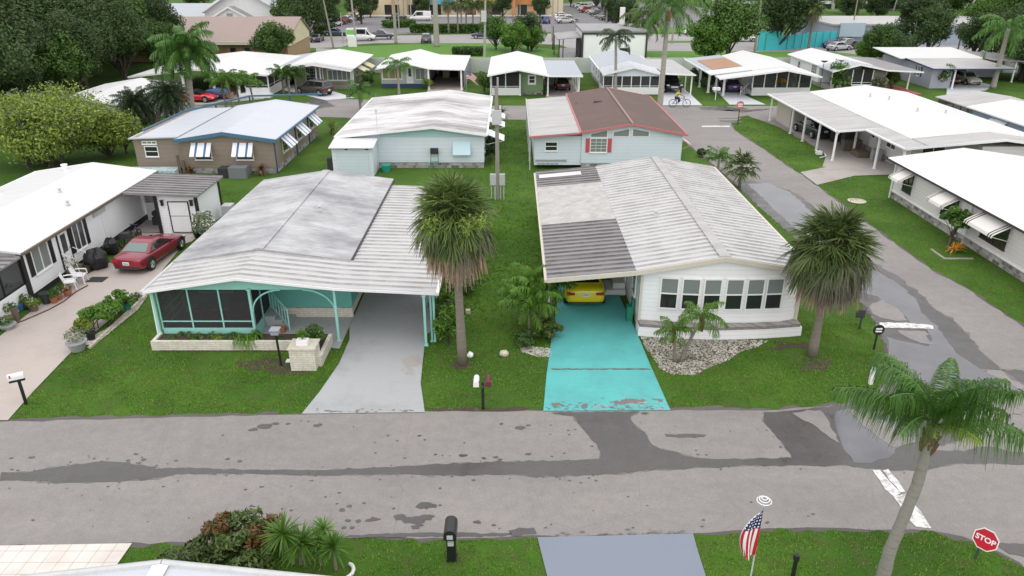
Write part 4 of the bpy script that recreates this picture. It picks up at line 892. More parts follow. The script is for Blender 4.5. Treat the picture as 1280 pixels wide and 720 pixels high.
# near right white home with striped awnings
Y1 = home('mobile_home', 'off white home with brick skirting and rolled striped awnings over dark windows', 25.75, 34.6, 25, 48.2, [25.45, 30.3, 34.9], [2.6, 3.25, 2.6], M['sid_stone'], M['rf_white'], M['trimw'], oy=.6, skirt=.5, pitch=1.2, ribh=.006)
gutter(Y1, 25.36, 24.4, 48.8, 2.58, M['dark'], 'dark_gutter')
AW = mat('cream_awning', (.68, .66, .63), .6); AB = mat('awning_dark_line', (.06, .05, .05), .6)
for a, w in ((46.4, 1.5), (41.4, 1.9), (37.0, 2.6), (31.6, 2.6)):
    f = L3('W', 25.75); b = MB(); n = 26
    for k in range(n):
        a0, a1 = a - w / 2 + w * k / n, a - w / 2 + w * (k + 1) / n; mi = 1 if k in (1, 3, n - 4, n - 2) else 0
        pr = [(.02, 2.35), (.75, 1.98), (.95, 1.86), (1.0, 1.72)]
        for (d0, z0), (d1, z1) in zip(pr[:-1], pr[1:]):
            q = [f(a0, d0, z0), f(a1, d0, z0), f(a1, d1, z1), f(a0, d1, z1)]; b.add(q + [(p[0], p[1], p[2] - .03) for p in q], [(0, 3, 2, 1), (4, 5, 6, 7), (3, 7, 6, 2), (0, 4, 7, 3), (1, 2, 6, 5)], mi)
    for s in (-1, 1): b.bar(f(a + s * (w / 2 - .05), .02, 1.5), f(a + s * (w / 2 - .05), .95, 1.75), .03, mi=0)
    b.build('awning', [AW, AB], Y1); window(Y1, 'W', 25.75, a, 1.0, w - .5, 1.1, 'slide', fm=M['dark'], pm=M['glassd'])
b = MB(); b.bar((25.66, 48.2, 0), (25.66, 48.2, 2.5), .08); b.bar((25.66, 39.3, .5), (25.66, 39.3, 2.5), .08); b.build('downspout', M['trimw'], Y1)
b = MB(); b.box(25.68, 25.74, 25, 48.1, .5, .58); b.build('bottom_trim', M['trimw'], Y1)
# blue home far right
Z1 = home('mobile_home', 'light blue home with white roof and plain white awnings at the right edge', 41.2, 48, 46, 66.5, [40.9, 44.6, 48.3], [2.7, 3.3, 2.7], M['sid_blue'], M['rf_white'], M['trimw'], pitch=1.2, ribh=.006)
roofsurf('porch_roof', Z1, [40.9, 44.6, 48.3], [2.62, 3.2, 2.62], 67.0, 72.4, M['rf_lt'], pitch=.6, ribh=.02)
screens(Z1, 'W', 41.1, 67, 72, 0, 2.5, 4, kick=.3, fm=M['wood'], km=M['grey'], sm=M['screend'])
b = MB(); b.box(41.15, 48, 66.8, 72, 0, .25); b.box(44, 48, 67, 72, .25, 2.5); b.build('porch_floor', M['grey'], Z1)
for a in (62.5, 56.0, 50): awning(Z1, 'W', 41.2, a, 2.35, 2.2, .75, 1.1, [M['white']], 5); window(Z1, 'W', 41.2, a, 1.1, 1.6, 1.1, 'slide')
b = MB(); b.bar((41.1, 58.6, 0), (41.1, 58.6, 2.5), .1); b.build('downspout', M['trimw'], Z1)
# second row, far left: white roofed home and long flat one
Q1 = home('mobile_home', 'white roofed home half hidden by the lime green bush and two dark palms', -42.8, -36, 68.5, 80, [-43.1, -39.4, -35.7], [2.6, 3.2, 2.6], M['sid_grey'], M['rf_white'], M['trimw'])
# ================================================================ third row, beyond the back street
def row3(label, x0, x1, yb, xr, wall, roof, carport=None, zr=3.2, ze=2.5, yl=15, porch=None, **k):
    h = home('mobile_home', label, x0, x1, yb, yb + yl, [x0 - .3, xr, x1 + .3], [ze, zr, ze], wall, roof, ribh=.01, pitch=1.2, **k)
    return h
B2 = empty('mobile_home', (-35, 95, 0), 'white roofed home sheltering the red convertible on the back street', 'mobile home', 'mobile homes of the park')
b = MB(); gablewall(b, -37.6, -29.9, 95.3, 104, [-43, -34.5, -28], [2.4, 3.1, 2.5], .3); b.build('wall', M['sid_beige'], B2)
roofsurf('roof', B2, [-44.2, -36.5, -28.2], [2.35, 3.2, 2.55], 87.2, 104.5, M['rf_white'], pitch=1.2, ribh=.01); fascia(B2, [-44.2, -36.5, -28.2], [2.35, 3.2, 2.55], 87.1, M['trimw'], .2); gutter(B2, -28.1, 87.2, 104.5, 2.55)
for x in (-38.1, -34.6, -31.8): post(B2, x, 87.6, 2.4, M['trimw'], .25)
b = MB(); b.box(-31.3, -28.5, 88.2, 95.2, 0, .45); b.box(-31.6, -28.0, 86.8, 88.2, 0, .38); b.build('porch_base', M['white'], B2)
screens(B2, 'S', 88.2, -31.2, -28.5, .0, 2.45, 2, kick=.9, rail=1.2, km=M['white'], sm=M['screend'], pw=.1); screens(B2, 'E', -28.45, 88.2, 95, .0, 2.4, 3, kick=.9, rail=1.2, km=M['white'], sm=M['screend'], pw=.1)
window(B2, 'S', 95.3, -32.2, 1.2, .9, 1.0, pm=M['glassd']); b = MB(); b.box(-37.5, -33.5, 95.1, 95.28, 0, 2.4); b.build('back_wall', M['shade'], B2)
b = MB(); b.lathe((-29.6, 88.4, .9), [(.02, 0), (.35, .15), (.4, .35)], 10); b.build('wall_ornament', M['shade'], B2)
# olive green home
B3 = row3('olive green home with five wide front windows and white roof', -23.3, -19.9, 94.2, -23.25, M['sid_olive'], M['rf_white'], zr=3.25, ze=2.5, yl=12, skirt=.3)
for c in [c for c in B3.children if c.name.startswith(('roof', 'wall'))]: bpy.data.objects.remove(c)
b = MB(); gablewall(b, -23.3, -19.9, 94.2, 106.2, [-27.4, -24, -19.4], [2.78, 3.25, 2.5], .301); b.build('wall', M['sid_olive'], B3)
for c in [c for c in B3.children if c.name.startswith(('fascia', 'gutter'))]: bpy.data.objects.remove(c)
xs, zs = [-30.5, -24.0, -19.4], [2.35, 3.25, 2.5]
roofsurf('roof', B3, [-27.4, -24.0, -19.4], [2.78, 3.25, 2.5], 93.2, 106.8, M['rf_white'], pitch=1.2, ribh=.01); roofsurf('carport_roof', B3, [-30.5, -27.4], [2.35, 2.78], 93.2, 106.8, M['rf_blue'], pitch=1.2, ribh=.01)
roofsurf('front_awning', B3, [-27.2, -24.0, -19.4], [2.62, 3.08, 2.36], 91.6, 93.1, M['rf_lt'], pitch=1.2, ribh=.01)
fascia(B3, xs, [z - .03 for z in zs], 93.12, M['trimw'], .16); fascia(B3, [-27.2, -24.0, -19.4], [2.6, 3.06, 2.34], 91.52, M['trimw'], .12); gutter(B3, -19.35, 93.2, 106.8, 2.5)
b = MB(); b.box(-27.4, -23.31, 95.6, 106, .3, 2.6); b.box(-27.3, -23.3, 95.7, 106, 0, .3); b.build('side_room', M['sid_olive'], B3)
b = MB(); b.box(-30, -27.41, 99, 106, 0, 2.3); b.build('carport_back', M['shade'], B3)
window(B3, 'S', 94.2, -21.4, .95, 2.9, 1.15, 5, pm=M['glassg'], fw=.1); window(B3, 'S', 95.6, -25.2, .6, 1.5, 1.6, 'grid', pm=M['glassd'])
for x in (-27.6, -24.1, -23.6): post(B3, x, 93.4, 2.5, M['trimw'], .16)
for x in (-23.45, -20.0, -19.75): post(B3, x, 94.1, 2.4, M['trimw'], .14)
for a in (97.5, 101.5): awning(B3, 'E', -19.9, a, 2.3, 2.4, .75, 1.5, [M['creamw']], 4); window(B3, 'E', -19.9, a, 1.1, 1.2, 1.1)
b = MB(); b.box(-23.3, -18.9, 93.0, 94.15, 0, .5); b.build('front_bed_wall', M['stackst'], B3)
# grey home with wide carport
B4 = row3('pale grey home with dark carport opening and small flag at its corner', -16.3, -10.4, 94.3, -12.7, M['sid_grey'], M['rf_white'], zr=3.2, ze=2.5, yl=12, skm=M['navy'])
b = MB(); roofsurf('carport_roof', B4, [-10.1, -5.75], [2.52, 2.4], 92.4, 106.5, M['rf_white'], pitch=1.2, ribh=.01); fascia(B4, [-16.6, -12.7, -10.1, -5.75], [2.5, 3.1, 2.52, 2.4], 92.3, M['trimw'], .12)
roofsurf('porch_roof', B4, [-16.6, -12.7, -10.1], [2.45, 3.12, 2.5], 92.4, 93.9, M['rf_white'], pitch=1.2, ribh=.01)
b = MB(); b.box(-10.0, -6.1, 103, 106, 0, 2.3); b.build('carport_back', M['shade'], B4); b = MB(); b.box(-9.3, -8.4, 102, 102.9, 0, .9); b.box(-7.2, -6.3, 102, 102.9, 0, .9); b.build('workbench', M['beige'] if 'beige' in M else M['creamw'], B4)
for x in (-10.2, -6.2): post(B4, x, 92.6, 2.4, M['trimw'], .2)
b = MB(); b.box(-6.0, -5.9, 94, 106, 0, 2.3); b.build('lattice', M['grey'], B4)
window(B4, 'S', 94.3, -14.9, 1.1, 2.3, 1.2, 3, pm=mat('blinds', (.28, .24, .12), .5), fw=.12); window(B4, 'S', 94.3, -11.4, 1.0, 1.1, 1.3, 'slide', pm=M['glassg']); door(B4, 'S', 94.3, -12.7, .5, .7)
# green home with grey carport
B5 = row3('mint green home with screened corner and grey carport over a dark red car', -2.4, 3.7, 89.2, .75, M['sid_green'], M['rf_white'], zr=3.25, ze=2.5, yl=14.5, skirt=.3)
roofsurf('porch_roof', B5, [-2.85, .75, 4.3], [2.45, 3.12, 2.42], 87.3, 88.8, M['rf_white'], pitch=1.2, ribh=.01); fascia(B5, [-2.85, .75, 4.3], [2.45, 3.12, 2.42], 87.2, M['trimw'], .16)
roofsurf('carport_roof', B5, [4.05, 8.2], [2.42, 2.4], 87.5, 101, M['rf_blue'], pitch=1.2, ribh=.01); fascia(B5, [4.3, 8.2], [2.42, 2.4], 87.4, M['trimw'], .18)
for x in (-2.5, .95, 4.2): post(B5, x, 88.6 if x < 4 else 88.2, 2.4, M['trimw'], .16)
for y in (88.6, 91, 93.5, 96, 98.5): post(B5, 7.85, y, 2.35, M['trimw'], .2 if y < 89 else .12)
b = MB(); b.box(-2.3, .9, 89.0, 89.18, .3, 2.5); b.build('screen_room_back', M['shade'], B5); screens(B5, 'S', 88.7, -2.4, .9, 0, 2.5, 2, kick=.8, rail=1.0, km=M['white'], sm=M['screend'], pw=.12)
window(B5, 'S', 89.2, 2.35, 1.35, .6, .75, pm=M['glassd'], fw=.18); b = MB(); b.box(4.3, 8, 100, 101, 0, 2.2); b.build('carport_back', M['sid_green'], B5)
# screened front home
B7 = row3('cream home with full width screened porch behind the tall palm trunks', 10.9, 17.3, 93, 14.3, M['sid_aqua'], M['rf_blue'], zr=3.35, ze=2.5, yl=12)
roofsurf('porch_roof', B7, [10.6, 14.3, 17.6], [2.42, 3.25, 2.45], 88.9, 92.6, M['rf_pale'], pitch=1.2, ribh=.01); fascia(B7, [10.6, 14.3, 17.6], [2.42, 3.25, 2.45], 88.8, M['trimw'], .25)
b = MB(); vs = [(10.8, 89.2, 2.1), (17.4, 89.2, 2.1), (17.4, 89.2, 2.3), (14.3, 89.2, 3.0), (10.8, 89.2, 2.3)]; b.add(vs + [(x, 89.3, z) for x, _, z in vs], [(0, 1, 2, 3, 4)]); b.build('gable_panel', M['sid_aqua'], B7)
screens(B7, 'S', 89.3, 10.8, 17.4, 0, 2.1, 6, kick=.75, rail=.95, fm=M['trimw'], km=M['white'], sm=M['screend'], pw=.1); screens(B7, 'W', 10.8, 89.3, 93, 0, 2.1, 3, kick=.75, km=M['white'], sm=M['screend'], pw=.1)
b = MB(); b.box(10.85, 17.35, 89.35, 93, 0, .3); b.build('porch_floor', M['concrete'], B7)
roofsurf('carport_roof', B7, [17.65, 21.4], [2.55, 2.4], 88.2, 101.8, M['rf_lt'], pitch=1.2, ribh=.02); fascia(B7, [17.65, 21.4], [2.55, 2.4], 88.1, M['trimw'], .14)
for y in (88.8, 92, 96, 100): post(B7, 21.1, y, 2.35, M['trimw'], .14)
for y in (95, 98, 101): window(B7, 'W', 10.9, y, 1, 1.2, 1.2, pm=M['glassg'])
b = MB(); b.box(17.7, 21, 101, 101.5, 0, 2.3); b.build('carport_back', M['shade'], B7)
# home with rusted roof panel
B8 = row3('white home with rusty brown roof panel beside a purple car', 28.2, 34.6, 93, 31.2, M['sid_white'], M['rf_white'], zr=3.35, ze=2.55, yl=10.5)
roofsurf('carport_roof', B8, [23.3, 27.9], [2.4, 2.95], 88.4, 91.5, M['rf_white'], pitch=1.2, ribh=.01); roofsurf('carport_roof', B8, [23.3, 27.9], [2.4, 2.9], 91.52, 103.0, M['rf_blue'], pitch=1.2, ribh=.01)
b = MB(); b.slab([(24.2, 91.7, 2.55), (27.7, 91.7, 2.93), (27.7, 100, 2.93), (24.2, 100, 2.55)], .03); b.build('rusty_panel', M['rf_rust'], B8)
roofsurf('porch_roof', B8, [23.6, 31.2, 35.3], [2.3, 3.25, 2.5], 86.2, 88.3, M['rf_white'], pitch=1.2, ribh=.01); roofsurf('porch_roof', B8, [27.92, 31.2, 35.3], [2.9, 3.3, 2.5], 88.32, 92.6, M['rf_white'], pitch=1.2, ribh=.01)
fascia(B8, [23.6, 31.2, 35.3], [2.3, 3.25, 2.5], 86.1, M['trimw'], .2); gutter(B8, 23.2, 88.4, 103, 2.4)
b = MB(); b.box(28.2, 34.9, 88.5, 92.98, 0, .5); b.build('porch_floor', M['white'], B8)
screens(B8, 'S', 88.5, 28.2, 35.0, 0, 2.5, 5, kick=.85, km=M['white'], sm=M['screend'], pw=.12, tops=lambda a: float(np.interp(a, [28, 31.2, 35.2], [2.7, 3.05, 2.4]))); screens(B8, 'E', 35.0, 88.5, 93, 0, 2.3, 2, kick=.85, km=M['white'], sm=M['screend'], pw=.12)
for x, y in ((24.9, 88.6), (23.6, 90.5), (23.5, 94.5), (24.6, 91)): post(B8, x, y, 2.35, M['trimw'], .22)
b = MB(); b.bar((27.0, 88.8, .3), (28.1, 89.5, 1.3), .06); b.bar((27.0, 88.8, 0), (27.0, 88.8, 1.0), .06); [b.bar((27.0 + .28 * k, 88.8 + .2 * k, .1), (27.0 + .28 * k, 88.8 + .2 * k, .9 + .1 * k), .04) for k in range(4)]; b.build('stair_railing', M['trimw'], B8)
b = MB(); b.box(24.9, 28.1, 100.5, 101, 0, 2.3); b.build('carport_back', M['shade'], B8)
# next home with grey porch roof
B9 = row3('white home with grey front roof and open carport over the red painted drive', 38.6, 44.6, 95.5, 41.4, M['sid_white'], M['rf_white'], zr=3.4, ze=2.6, yl=10.5)
roofsurf('porch_roof', B9, [38.2, 41.4, 44.9], [2.45, 3.25, 2.6], 90.6, 95.1, M['rf_blue'], pitch=1.2, ribh=.01); fascia(B9, [38.2, 41.4, 44.9, 49.1], [2.45, 3.25, 2.6, 2.4], 90.5, M['trimw'], .16)
roofsurf('carport_roof', B9, [44.92, 49.1], [2.6, 2.4], 90.6, 104, M['rf_grey_pan'], pitch=1.2, ribh=.02)
screens(B9, 'S', 91.6, 38.7, 43.6, 0, 2.5, 4, kick=.75, rail=1.0, km=M['sid_stone'], sm=M['screend'], pw=.12); b = MB(); b.box(43.62, 45.2, 91.6, 95, 0, 2.5); b.build('stone_room', M['stackst'], B9)
b = MB(); b.box(38.7, 43.6, 91.7, 95.4, 0, .4); b.build('porch_floor', M['concrete'], B9)
for x, y in ((48.8, 93.1), (46.5, 98), (48.8, 99)): post(B9, x, y, 2.35, M['trimw'], .16)
window(B9, 'W', 38.6, 97.2, 1, 1.6, 1.3, 'grid', pm=M['glassg']); window(B9, 'W', 38.6, 102.5, 1.1, .8, 1.0, 'hung')
b = MB(); b.bar((38.2, 93.5, 0), (38.2, 93.5, 3.0), .06); b.lathe((38.2, 93.4, 3.1), [(.05, 0), (.3, .1), (.45, .22)], 12); b.build('dish', M['dark'], B9)
b = MB(); b.bar((40.3, 93.6, 2.9), (40.3, 93.6, 3.3), .06); b.lathe((40.3, 93.5, 3.2), [(.05, 0), (.22, .08), (.3, .18)], 12); b.build('dish', M['dark'], B9)
# lavender grey home, far right
B10 = empty('mobile_home', (52, 100, 0), 'lavender grey home with big shed roof over a two car carport', 'mobile home', 'mobile homes of the park')
b = MB(); b.box(51.8, 54.3, 93.6, 107, 0, 2.5); b.build('wall', M['sid_lav'], B10)
b = MB(); b.slab([(51.3, 92.6, 2.5), (61.4, 92.6, 2.5), (60.6, 99.6, 2.9), (51.3, 99.6, 2.9)], .1); b.build('carport_roof', M['rf_lt'], B10)
b = MB(); b.slab([(50.6, 99.7, 2.85), (61.6, 99.7, 2.85), (61.6, 108, 3.35), (50.6, 108, 3.35)], .1); b.build('roof', M['rf_white'], B10)
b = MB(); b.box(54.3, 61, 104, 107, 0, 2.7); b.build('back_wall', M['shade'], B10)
b = MB(); b.bar((51.3, 92.55, 2.45), (61.4, 92.55, 2.45), .12); b.bar((51.25, 92.55, 2.45), (51.25, 99.7, 2.85), .12); b.build('fascia', M['navy'], B10)
window(B10, 'W', 51.8, 96.8, 1.1, .8, 1.1, 'hung', pm=M['glassg'], shutters=M['navy'])
for x, y in ((60.9, 95.3), (59.5, 99.4), (54.4, 93.2)): post(B10, x, y, 2.4, M['trimw'], .16)
b = MB(); roofsurf('side_roof', B10, [61.65, 69.5], [2.85, 2.5], 98, 108.5, M['rf_grey_pan'], pitch=1.2, ribh=.02)
for x, y in ((68.8, 98.4), (65, 98.4)): post(B10, x, y, 2.5, M['trimw'], .16)
b = MB(); b.box(61.7, 66, 103, 108, 0, 2.5); b.build('side_room', M['sid_lav'], B10)
# roof corner of one more home at the right edge
B11 = home('mobile_home', 'edge of a white posted carport cut off by the right frame edge', 68.5, 76, 91, 103, [66.2, 72, 77], [2.4, 3, 2.4], M['sid_white'], M['rf_white'], M['trimw'])
post(B11, 66.6, 88.6, 2.4, M['trimw'], .22); post(B11, 66.6, 92.6, 2.3, M['trimw'], .22)
# near roof at the bottom edge of the picture
N1 = empty('carport', (-7, 8, 0), 'near white metal gable roof with grey gutter at the bottom edge of the photo', 'carport')
xs, zs = [-10.6, -7.45, -3.2], [2.75, 3.2, 2.62]
roofsurf('roof', N1, xs, zs, 4, 11.85, M['rf_pale'], pitch=.9, ribh=.02)
b = MB()
for k in (0, 1):
    b.tube([(xs[k], 11.88, zs[k] + .0), (xs[k + 1], 11.88, zs[k + 1] + .0)], .09, 8)
b.build('front_gutter', M['alu'], N1)
b = MB(); b.slab([(-7.62, 4, 3.235), (-7.45, 4, 3.26), (-7.45, 11.8, 3.26), (-7.62, 11.8, 3.235)], .02); b.slab([(-7.45, 4, 3.26), (-7.28, 4, 3.235), (-7.28, 11.8, 3.235), (-7.45, 11.8, 3.26)], .02); b.build('ridge_cap', M['white'], N1)
for x, y in ((-10.4, 11.6), (-3.4, 11.6), (-10.4, 5), (-3.4, 5)): post(N1, x, y, 2.72, M['trimw'], .1)
# park boundary wall
WL = empty('boundary_wall', (10, 107.2, 0), 'long pale grey green wall behind the third row of homes', 'wall')
b = MB(); b.box(-21, 84, 107.1, 107.3, 0, 2.0); b.build('wall_panel', grimy('pale_wall', (.5, .54, .5), .8, .2), WL)
b = MB()
for k in range(22): b.box(-21 + k * 5, -20.7 + k * 5, 107.0, 107.4, 0, 2.05)
b.build('pier', grimy('pale_pier', (.46, .5, .46), .8, .3), WL)

# ================================================================ beyond the park wall
TB = empty('commercial_building', (-48, 125, 0), 'tan low building with long reddish metal roof and cream gable end', 'building', 'buildings across the park wall')
b = MB(); b.box(-64, -34.6, 118.6, 132, 0, 3.0); b.build('wall', M['tan'], TB)
b = MB(); vs = [(-34.6, 118.6, 2.2), (-34.6, 132, 2.6), (-34.6, 132, 3.4), (-34.6, 127, 5.9), (-34.6, 118.6, 3.2)]; b.add(vs + [(x + .12, y, z) for x, y, z in vs], [(4, 3, 2, 1, 0), (5, 6, 7, 8, 9)] + [(i, (i + 1) % 5, 5 + (i + 1) % 5, 5 + i) for i in range(5)]); b.box(-64, -34.6, 126, 128, 3.0, 5.6); b.build('gable_wall', M['creamw'], TB)
b = MB(); b.slab([(-64.5, 117.6, 3.1), (-34.2, 117.6, 3.1), (-34.2, 127, 6.05), (-64.5, 127, 6.05)], .12)
for k in range(50): b.box(-64.4 + k * .6, -64.36 + k * .6, 117.7, 117.75, 3.1, 3.14)
b.slab([(-64.5, 127, 6.05), (-34.2, 127, 6.05), (-34.2, 132.6, 3.4), (-64.5, 132.6, 3.4)], .12); b.build('roof', M['rf_terra'], TB)
b = MB(); b.box(-64.5, -34.2, 117.45, 117.6, 2.65, 3.15); b.build('fascia', M['cream'], TB)
b = MB(); b.box(-46.4, -44.0, 118.5, 118.6, 0, 2.1); b.build('roll_door', siding('brown_door', (.24, .17, .09), .3, .1, .3), TB)
for x in (-43.0, -40.8): b = MB(); b.box(x - .4, x + .4, 118.45, 118.6, 1.0, 2.1); b.build('window', M['glassd'], TB)
tag(MB().box(-42, -39.9, 115.5, 116.9, 0, 1.5).build('dumpster', grimy('blue_steel', (.06, .17, .32), .6, .3)), 'blue steel dumpster in front of the tan building', 'dumpster')
CH = empty('chapel', (-57, 170, 0), 'white gabled building with small porch gable behind the reddish roof', 'building', 'buildings across the park wall')
xs, zs = [-65.5, -56.5, -47.5], [4.2, 9.6, 4.2]
b = MB(); gablewall(b, -64.7, -48.3, 165, 190, xs, zs, 0, .15); b.build('wall', M['white'], CH)
roofsurf('roof', CH, xs, zs, 164, 190, M['rf_blue'], .25); fascia(CH, xs, zs, 163.9, M['trimw'], .5)
b = MB(); gablewall(b, -62.2, -54.4, 162, 164.95, [-62.6, -58.4, -54], [3.1, 5.4, 3.1], 2.6); b.build('porch_gable', M['white'], CH)
roofsurf('porch_roof', CH, [-62.9, -58.4, -53.9], [3.1, 5.55, 3.1], 161.6, 164.9, M['rf_dark'], .15); fascia(CH, [-62.9, -58.4, -53.9], [3.1, 5.55, 3.1], 161.5, M['trimw'], .35)
b = MB(); b.box(-59, -57.8, 161.9, 161.99, 3.6, 4.2); b.build('louvre', M['grey'], CH)
b = MB(); b.box(-62, -61.7, 162, 162.3, 0, 2.6); b.box(-55, -54.7, 162, 162.3, 0, 2.6); b.build('porch_post', M['white'], CH)
CA = empty('commercial_building', (-75, 175, 0), 'low grey roofed wing left of the white gabled building', 'building', 'buildings across the park wall')
b = MB(); b.box(-88, -66, 168, 182, 0, 3); b.build('wall', M['white'], CA); b = MB(); b.slab([(-89, 166, 3.0), (-65.6, 166, 3.0), (-65.6, 183, 5), (-89, 183, 5)], .3); b.build('roof', M['rf_blue'], CA)
# shops
SHP = empty('shop_building', (-15, 222, 0), 'cream shop front with orange pilasters, yellow panel and blue sign at the top edge', 'building', 'buildings across the park wall')
b = MB(); b.box(-45, 14, 216, 245, 0, 7.5); b.build('wall', mat('shop_cream', (.62, .53, .36), .8), SHP)
OR_ = mat('orange_render', (.62, .27, .1), .8); YL = mat('yellow_render', (.68, .45, .06), .8)
for x0, x1, m_ in ((-43.5, -37.5, YL), (-8.5, -1.5, YL), (.2, 5.8, OR_)): b = MB(); b.box(x0, x1, 215.3, 215.95, 3.2 if m_ is YL else 2.9, 8.2); b.build('panel', m_, SHP)
for x in (-42.2, -38.6, -32.5, -29, -25.5, -17.5, -14, -9.5, .6, 5.4, 10): b = MB(); b.box(x - .35, x + .35, 214.6, 215.2, 0, 7.2); b.build('pilaster', OR_ if x in (-38.6, .6, 5.4, -32.5) else mat('pilaster_cream', (.5, .42, .3), .8), SHP)
for x, w in ((-40.5, 3), (-33, 4), (-27.2, 2.4), (-21.5, 4), (-11, 3), (-5, 4), (2.9, 2.4), (8, 2.4)): b = MB(); b.box(x - w / 2, x + w / 2, 215.85, 215.99, .1, 2.8); b.box(x - .06, x + .06, 215.8, 215.84, .1, 2.8); b.build('window', M['glassd'], SHP)
b = MB(); b.box(-45, 14, 211.5, 214.5, 0, .3); b.build('walkway', mat('walk', (.6, .57, .52), .8), SHP)
b = MB(); b.box(-22, -15.8, 214.3, 214.9, 3.1, 7.2); sg = b.build('sign_panel', mat('sign_blue', (.1, .42, .62), .5), SHP)
def text(name, body, size, loc, rot, m, parent=None, ext=.01, align='CENTER'):
    cu = bpy.data.curves.new(name, 'FONT'); cu.body = body; cu.size = size; cu.extrude = ext; cu.align_x = align; cu.align_y = 'CENTER'
    o = bpy.data.objects.new(name, cu); C.objects.link(o); bpy.context.view_layer.update()
    me = bpy.data.meshes.new_from_object(o.evaluated_get(bpy.context.evaluated_depsgraph_get())); bpy.data.objects.remove(o)
    me.transform(Matrix.Rotation(rot[2], 4, 'Z') @ Matrix.Rotation(rot[1], 4, 'Y') @ Matrix.Rotation(rot[0], 4, 'X'))
    off = Vector(loc) - (ORG[parent.name] if parent is not None else Vector((0, 0, 0)))
    me.transform(Matrix.Translation(off)); me.materials.clear(); me.materials.append(m)
    o = bpy.data.objects.new(name, me); C.objects.link(o)
    if parent is not None: o.parent = parent; ORG[o.name] = ORG[parent.name]
    return o
text('lettering', 'JOE', 2.6, (-18.9, 214.25, 5.0), (R(90), 0, 0), M['navy'], SHP, .02)
# white flat roofed box behind the wall
WB = empty('storage_building', (16, 127, 0), 'white flat roofed block with black corner trims behind the park wall', 'building', 'buildings across the park wall')
b = MB(); b.box(11.0, 21.0, 120.2, 133, 0, 4.2); b.build('wall', M['sid_white'], WB)
b = MB(); b.box(10.8, 21.2, 120.0, 133.2, 4.21, 4.5); b.build('roof', M['rf_dark'], WB)
b = MB()
for x in (10.98, 20.95): b.box(x - .15, x + .15, 120.05, 120.19, 0, 4.2)
b.box(11, 21, 120.06, 120.19, 3.9, 4.2); b.build('corner_trim', M['dark'], WB)
b = MB(); b.box(16.8, 18.4, 120.08, 120.19, .3, 1.9); b.build('window', M['glassd'], WB)
b = MB(); b.box(10.86, 10.98, 122, 131, .2, 3.2); b.build('side_panel', M['grey'], WB)
b = MB(); b.box(18.1, 18.9, 131, 131.6, 4.5, 7.2); b.build('flue', M['white'], WB)
WC = empty('carport', (9, 126, 0), 'small dark posted lean-to at the left of the white flat roofed block', 'carport')
for x, y in ((7.0, 128), (8.0, 120.6), (7.6, 124)): post(WC, x, y, 3.2, M['dark'], .16)
b = MB(); b.slab([(7, 120.4, 3.2), (10.7, 120.4, 3.5), (10.7, 131, 3.5), (7, 131, 3.2)], .12); b.build('roof', M['rf_dark'], WC)
b = MB(); b.box(10.3, 10.75, 121, 124, 0, 3); b.build('door', M['dark'], WC)
# turquoise fence, blue grey block, far right buildings
TQ = empty('pool_fence', (50, 138, 0), 'turquoise panel fence beyond the wall behind the dark trees', 'fence')
tq = mat('turquoise_panel', (.06, .5, .55), .6)
for (x0, y0), (x1, y1), h in (((42.5, 133.5), (46.5, 134.6), 3.2), ((46.6, 134.7), (52, 137.5), 2.4), ((52.1, 137.6), (58.6, 139.8), 2.6)):
    b = MB(); b.bar((x0, y0, h / 2), (x1, y1, h / 2), .12, h); b.build('panel', tq, TQ)
b = MB()
for k in range(12): b.bar((42.5 + k * 1.45, 133.2 + k * .56, 0), (42.5 + k * 1.45, 133.2 + k * .56, 2.9), .12)
b.build('fence_post', mat('teal_dark', (.05, .3, .34), .6), TQ)
BG = empty('warehouse', (75, 150, 0), 'blue grey metal sided building with pale flat roof at the right', 'building', 'buildings across the park wall')
b = MB(); b.box(58.8, 98, 142.5, 162, 0, 3.4); b.build('wall', siding('blue_grey_metal', (.3, .36, .43), .8, .2, .3, True), BG)
b = MB(); b.box(58.6, 98.3, 142.2, 162.2, 3.41, 3.7); b.build('roof', M['rf_lt'], BG)
for x in (62, 67, 72): b = MB(); b.box(x, x + .5, 142.3, 142.48, 0, 3.2); b.build('door_post', M['dark'], BG)
b = MB(); b.box(60, 64.5, 142.0, 142.48, 1.5, 3.9); b.build('sign_board', mat('pale_board', (.4, .5, .56), .6), BG)
HG = home('house', 'grey roofed house between the trees at the far right', 94, 108, 150, 158, [93.5, 101, 108.5], [2.6, 3.6, 2.6], M['sid_white'], M['rf_blue'], M['trimw'], cat='house', group='buildings across the park wall')
FW = empty('commercial_building', (90, 250, 0), 'long white two tone building with dark bands at the top right', 'building', 'buildings across the park wall')
b = MB(); b.box(66, 140, 242, 260, 0, 8); b.build('wall', M['white'], FW)
b = MB(); b.box(66.5, 139, 241.8, 241.98, 2.6, 3.6); b.box(66.5, 139, 241.8, 241.98, .2, 1.6); b.build('window', M['glassd'], FW)
b = MB()
for k in range(10): b.box(70 + k * 7, 70.9 + k * 7, 241.0, 241.7, 0, 7)
b.build('column', M['concrete'], FW)
FX = empty('commercial_building', (170, 280, 0), 'beige building far behind the crossed poles at the top right', 'building', 'buildings across the park wall')
b = MB(); b.box(152, 190, 275, 290, 0, 9); b.build('wall', M['creamw'], FX); b = MB(); b.box(151, 191, 274, 291, 9, 9.6); b.build('roof', M['rf_dark'], FX)
FY = empty('commercial_building', (-150, 250, 0), 'pale building glimpsed through the trees at the top', 'building', 'buildings across the park wall')
b = MB(); b.box(16, 60, 330, 345, 0, 8); b.build('wall', M['creamw'], FY)

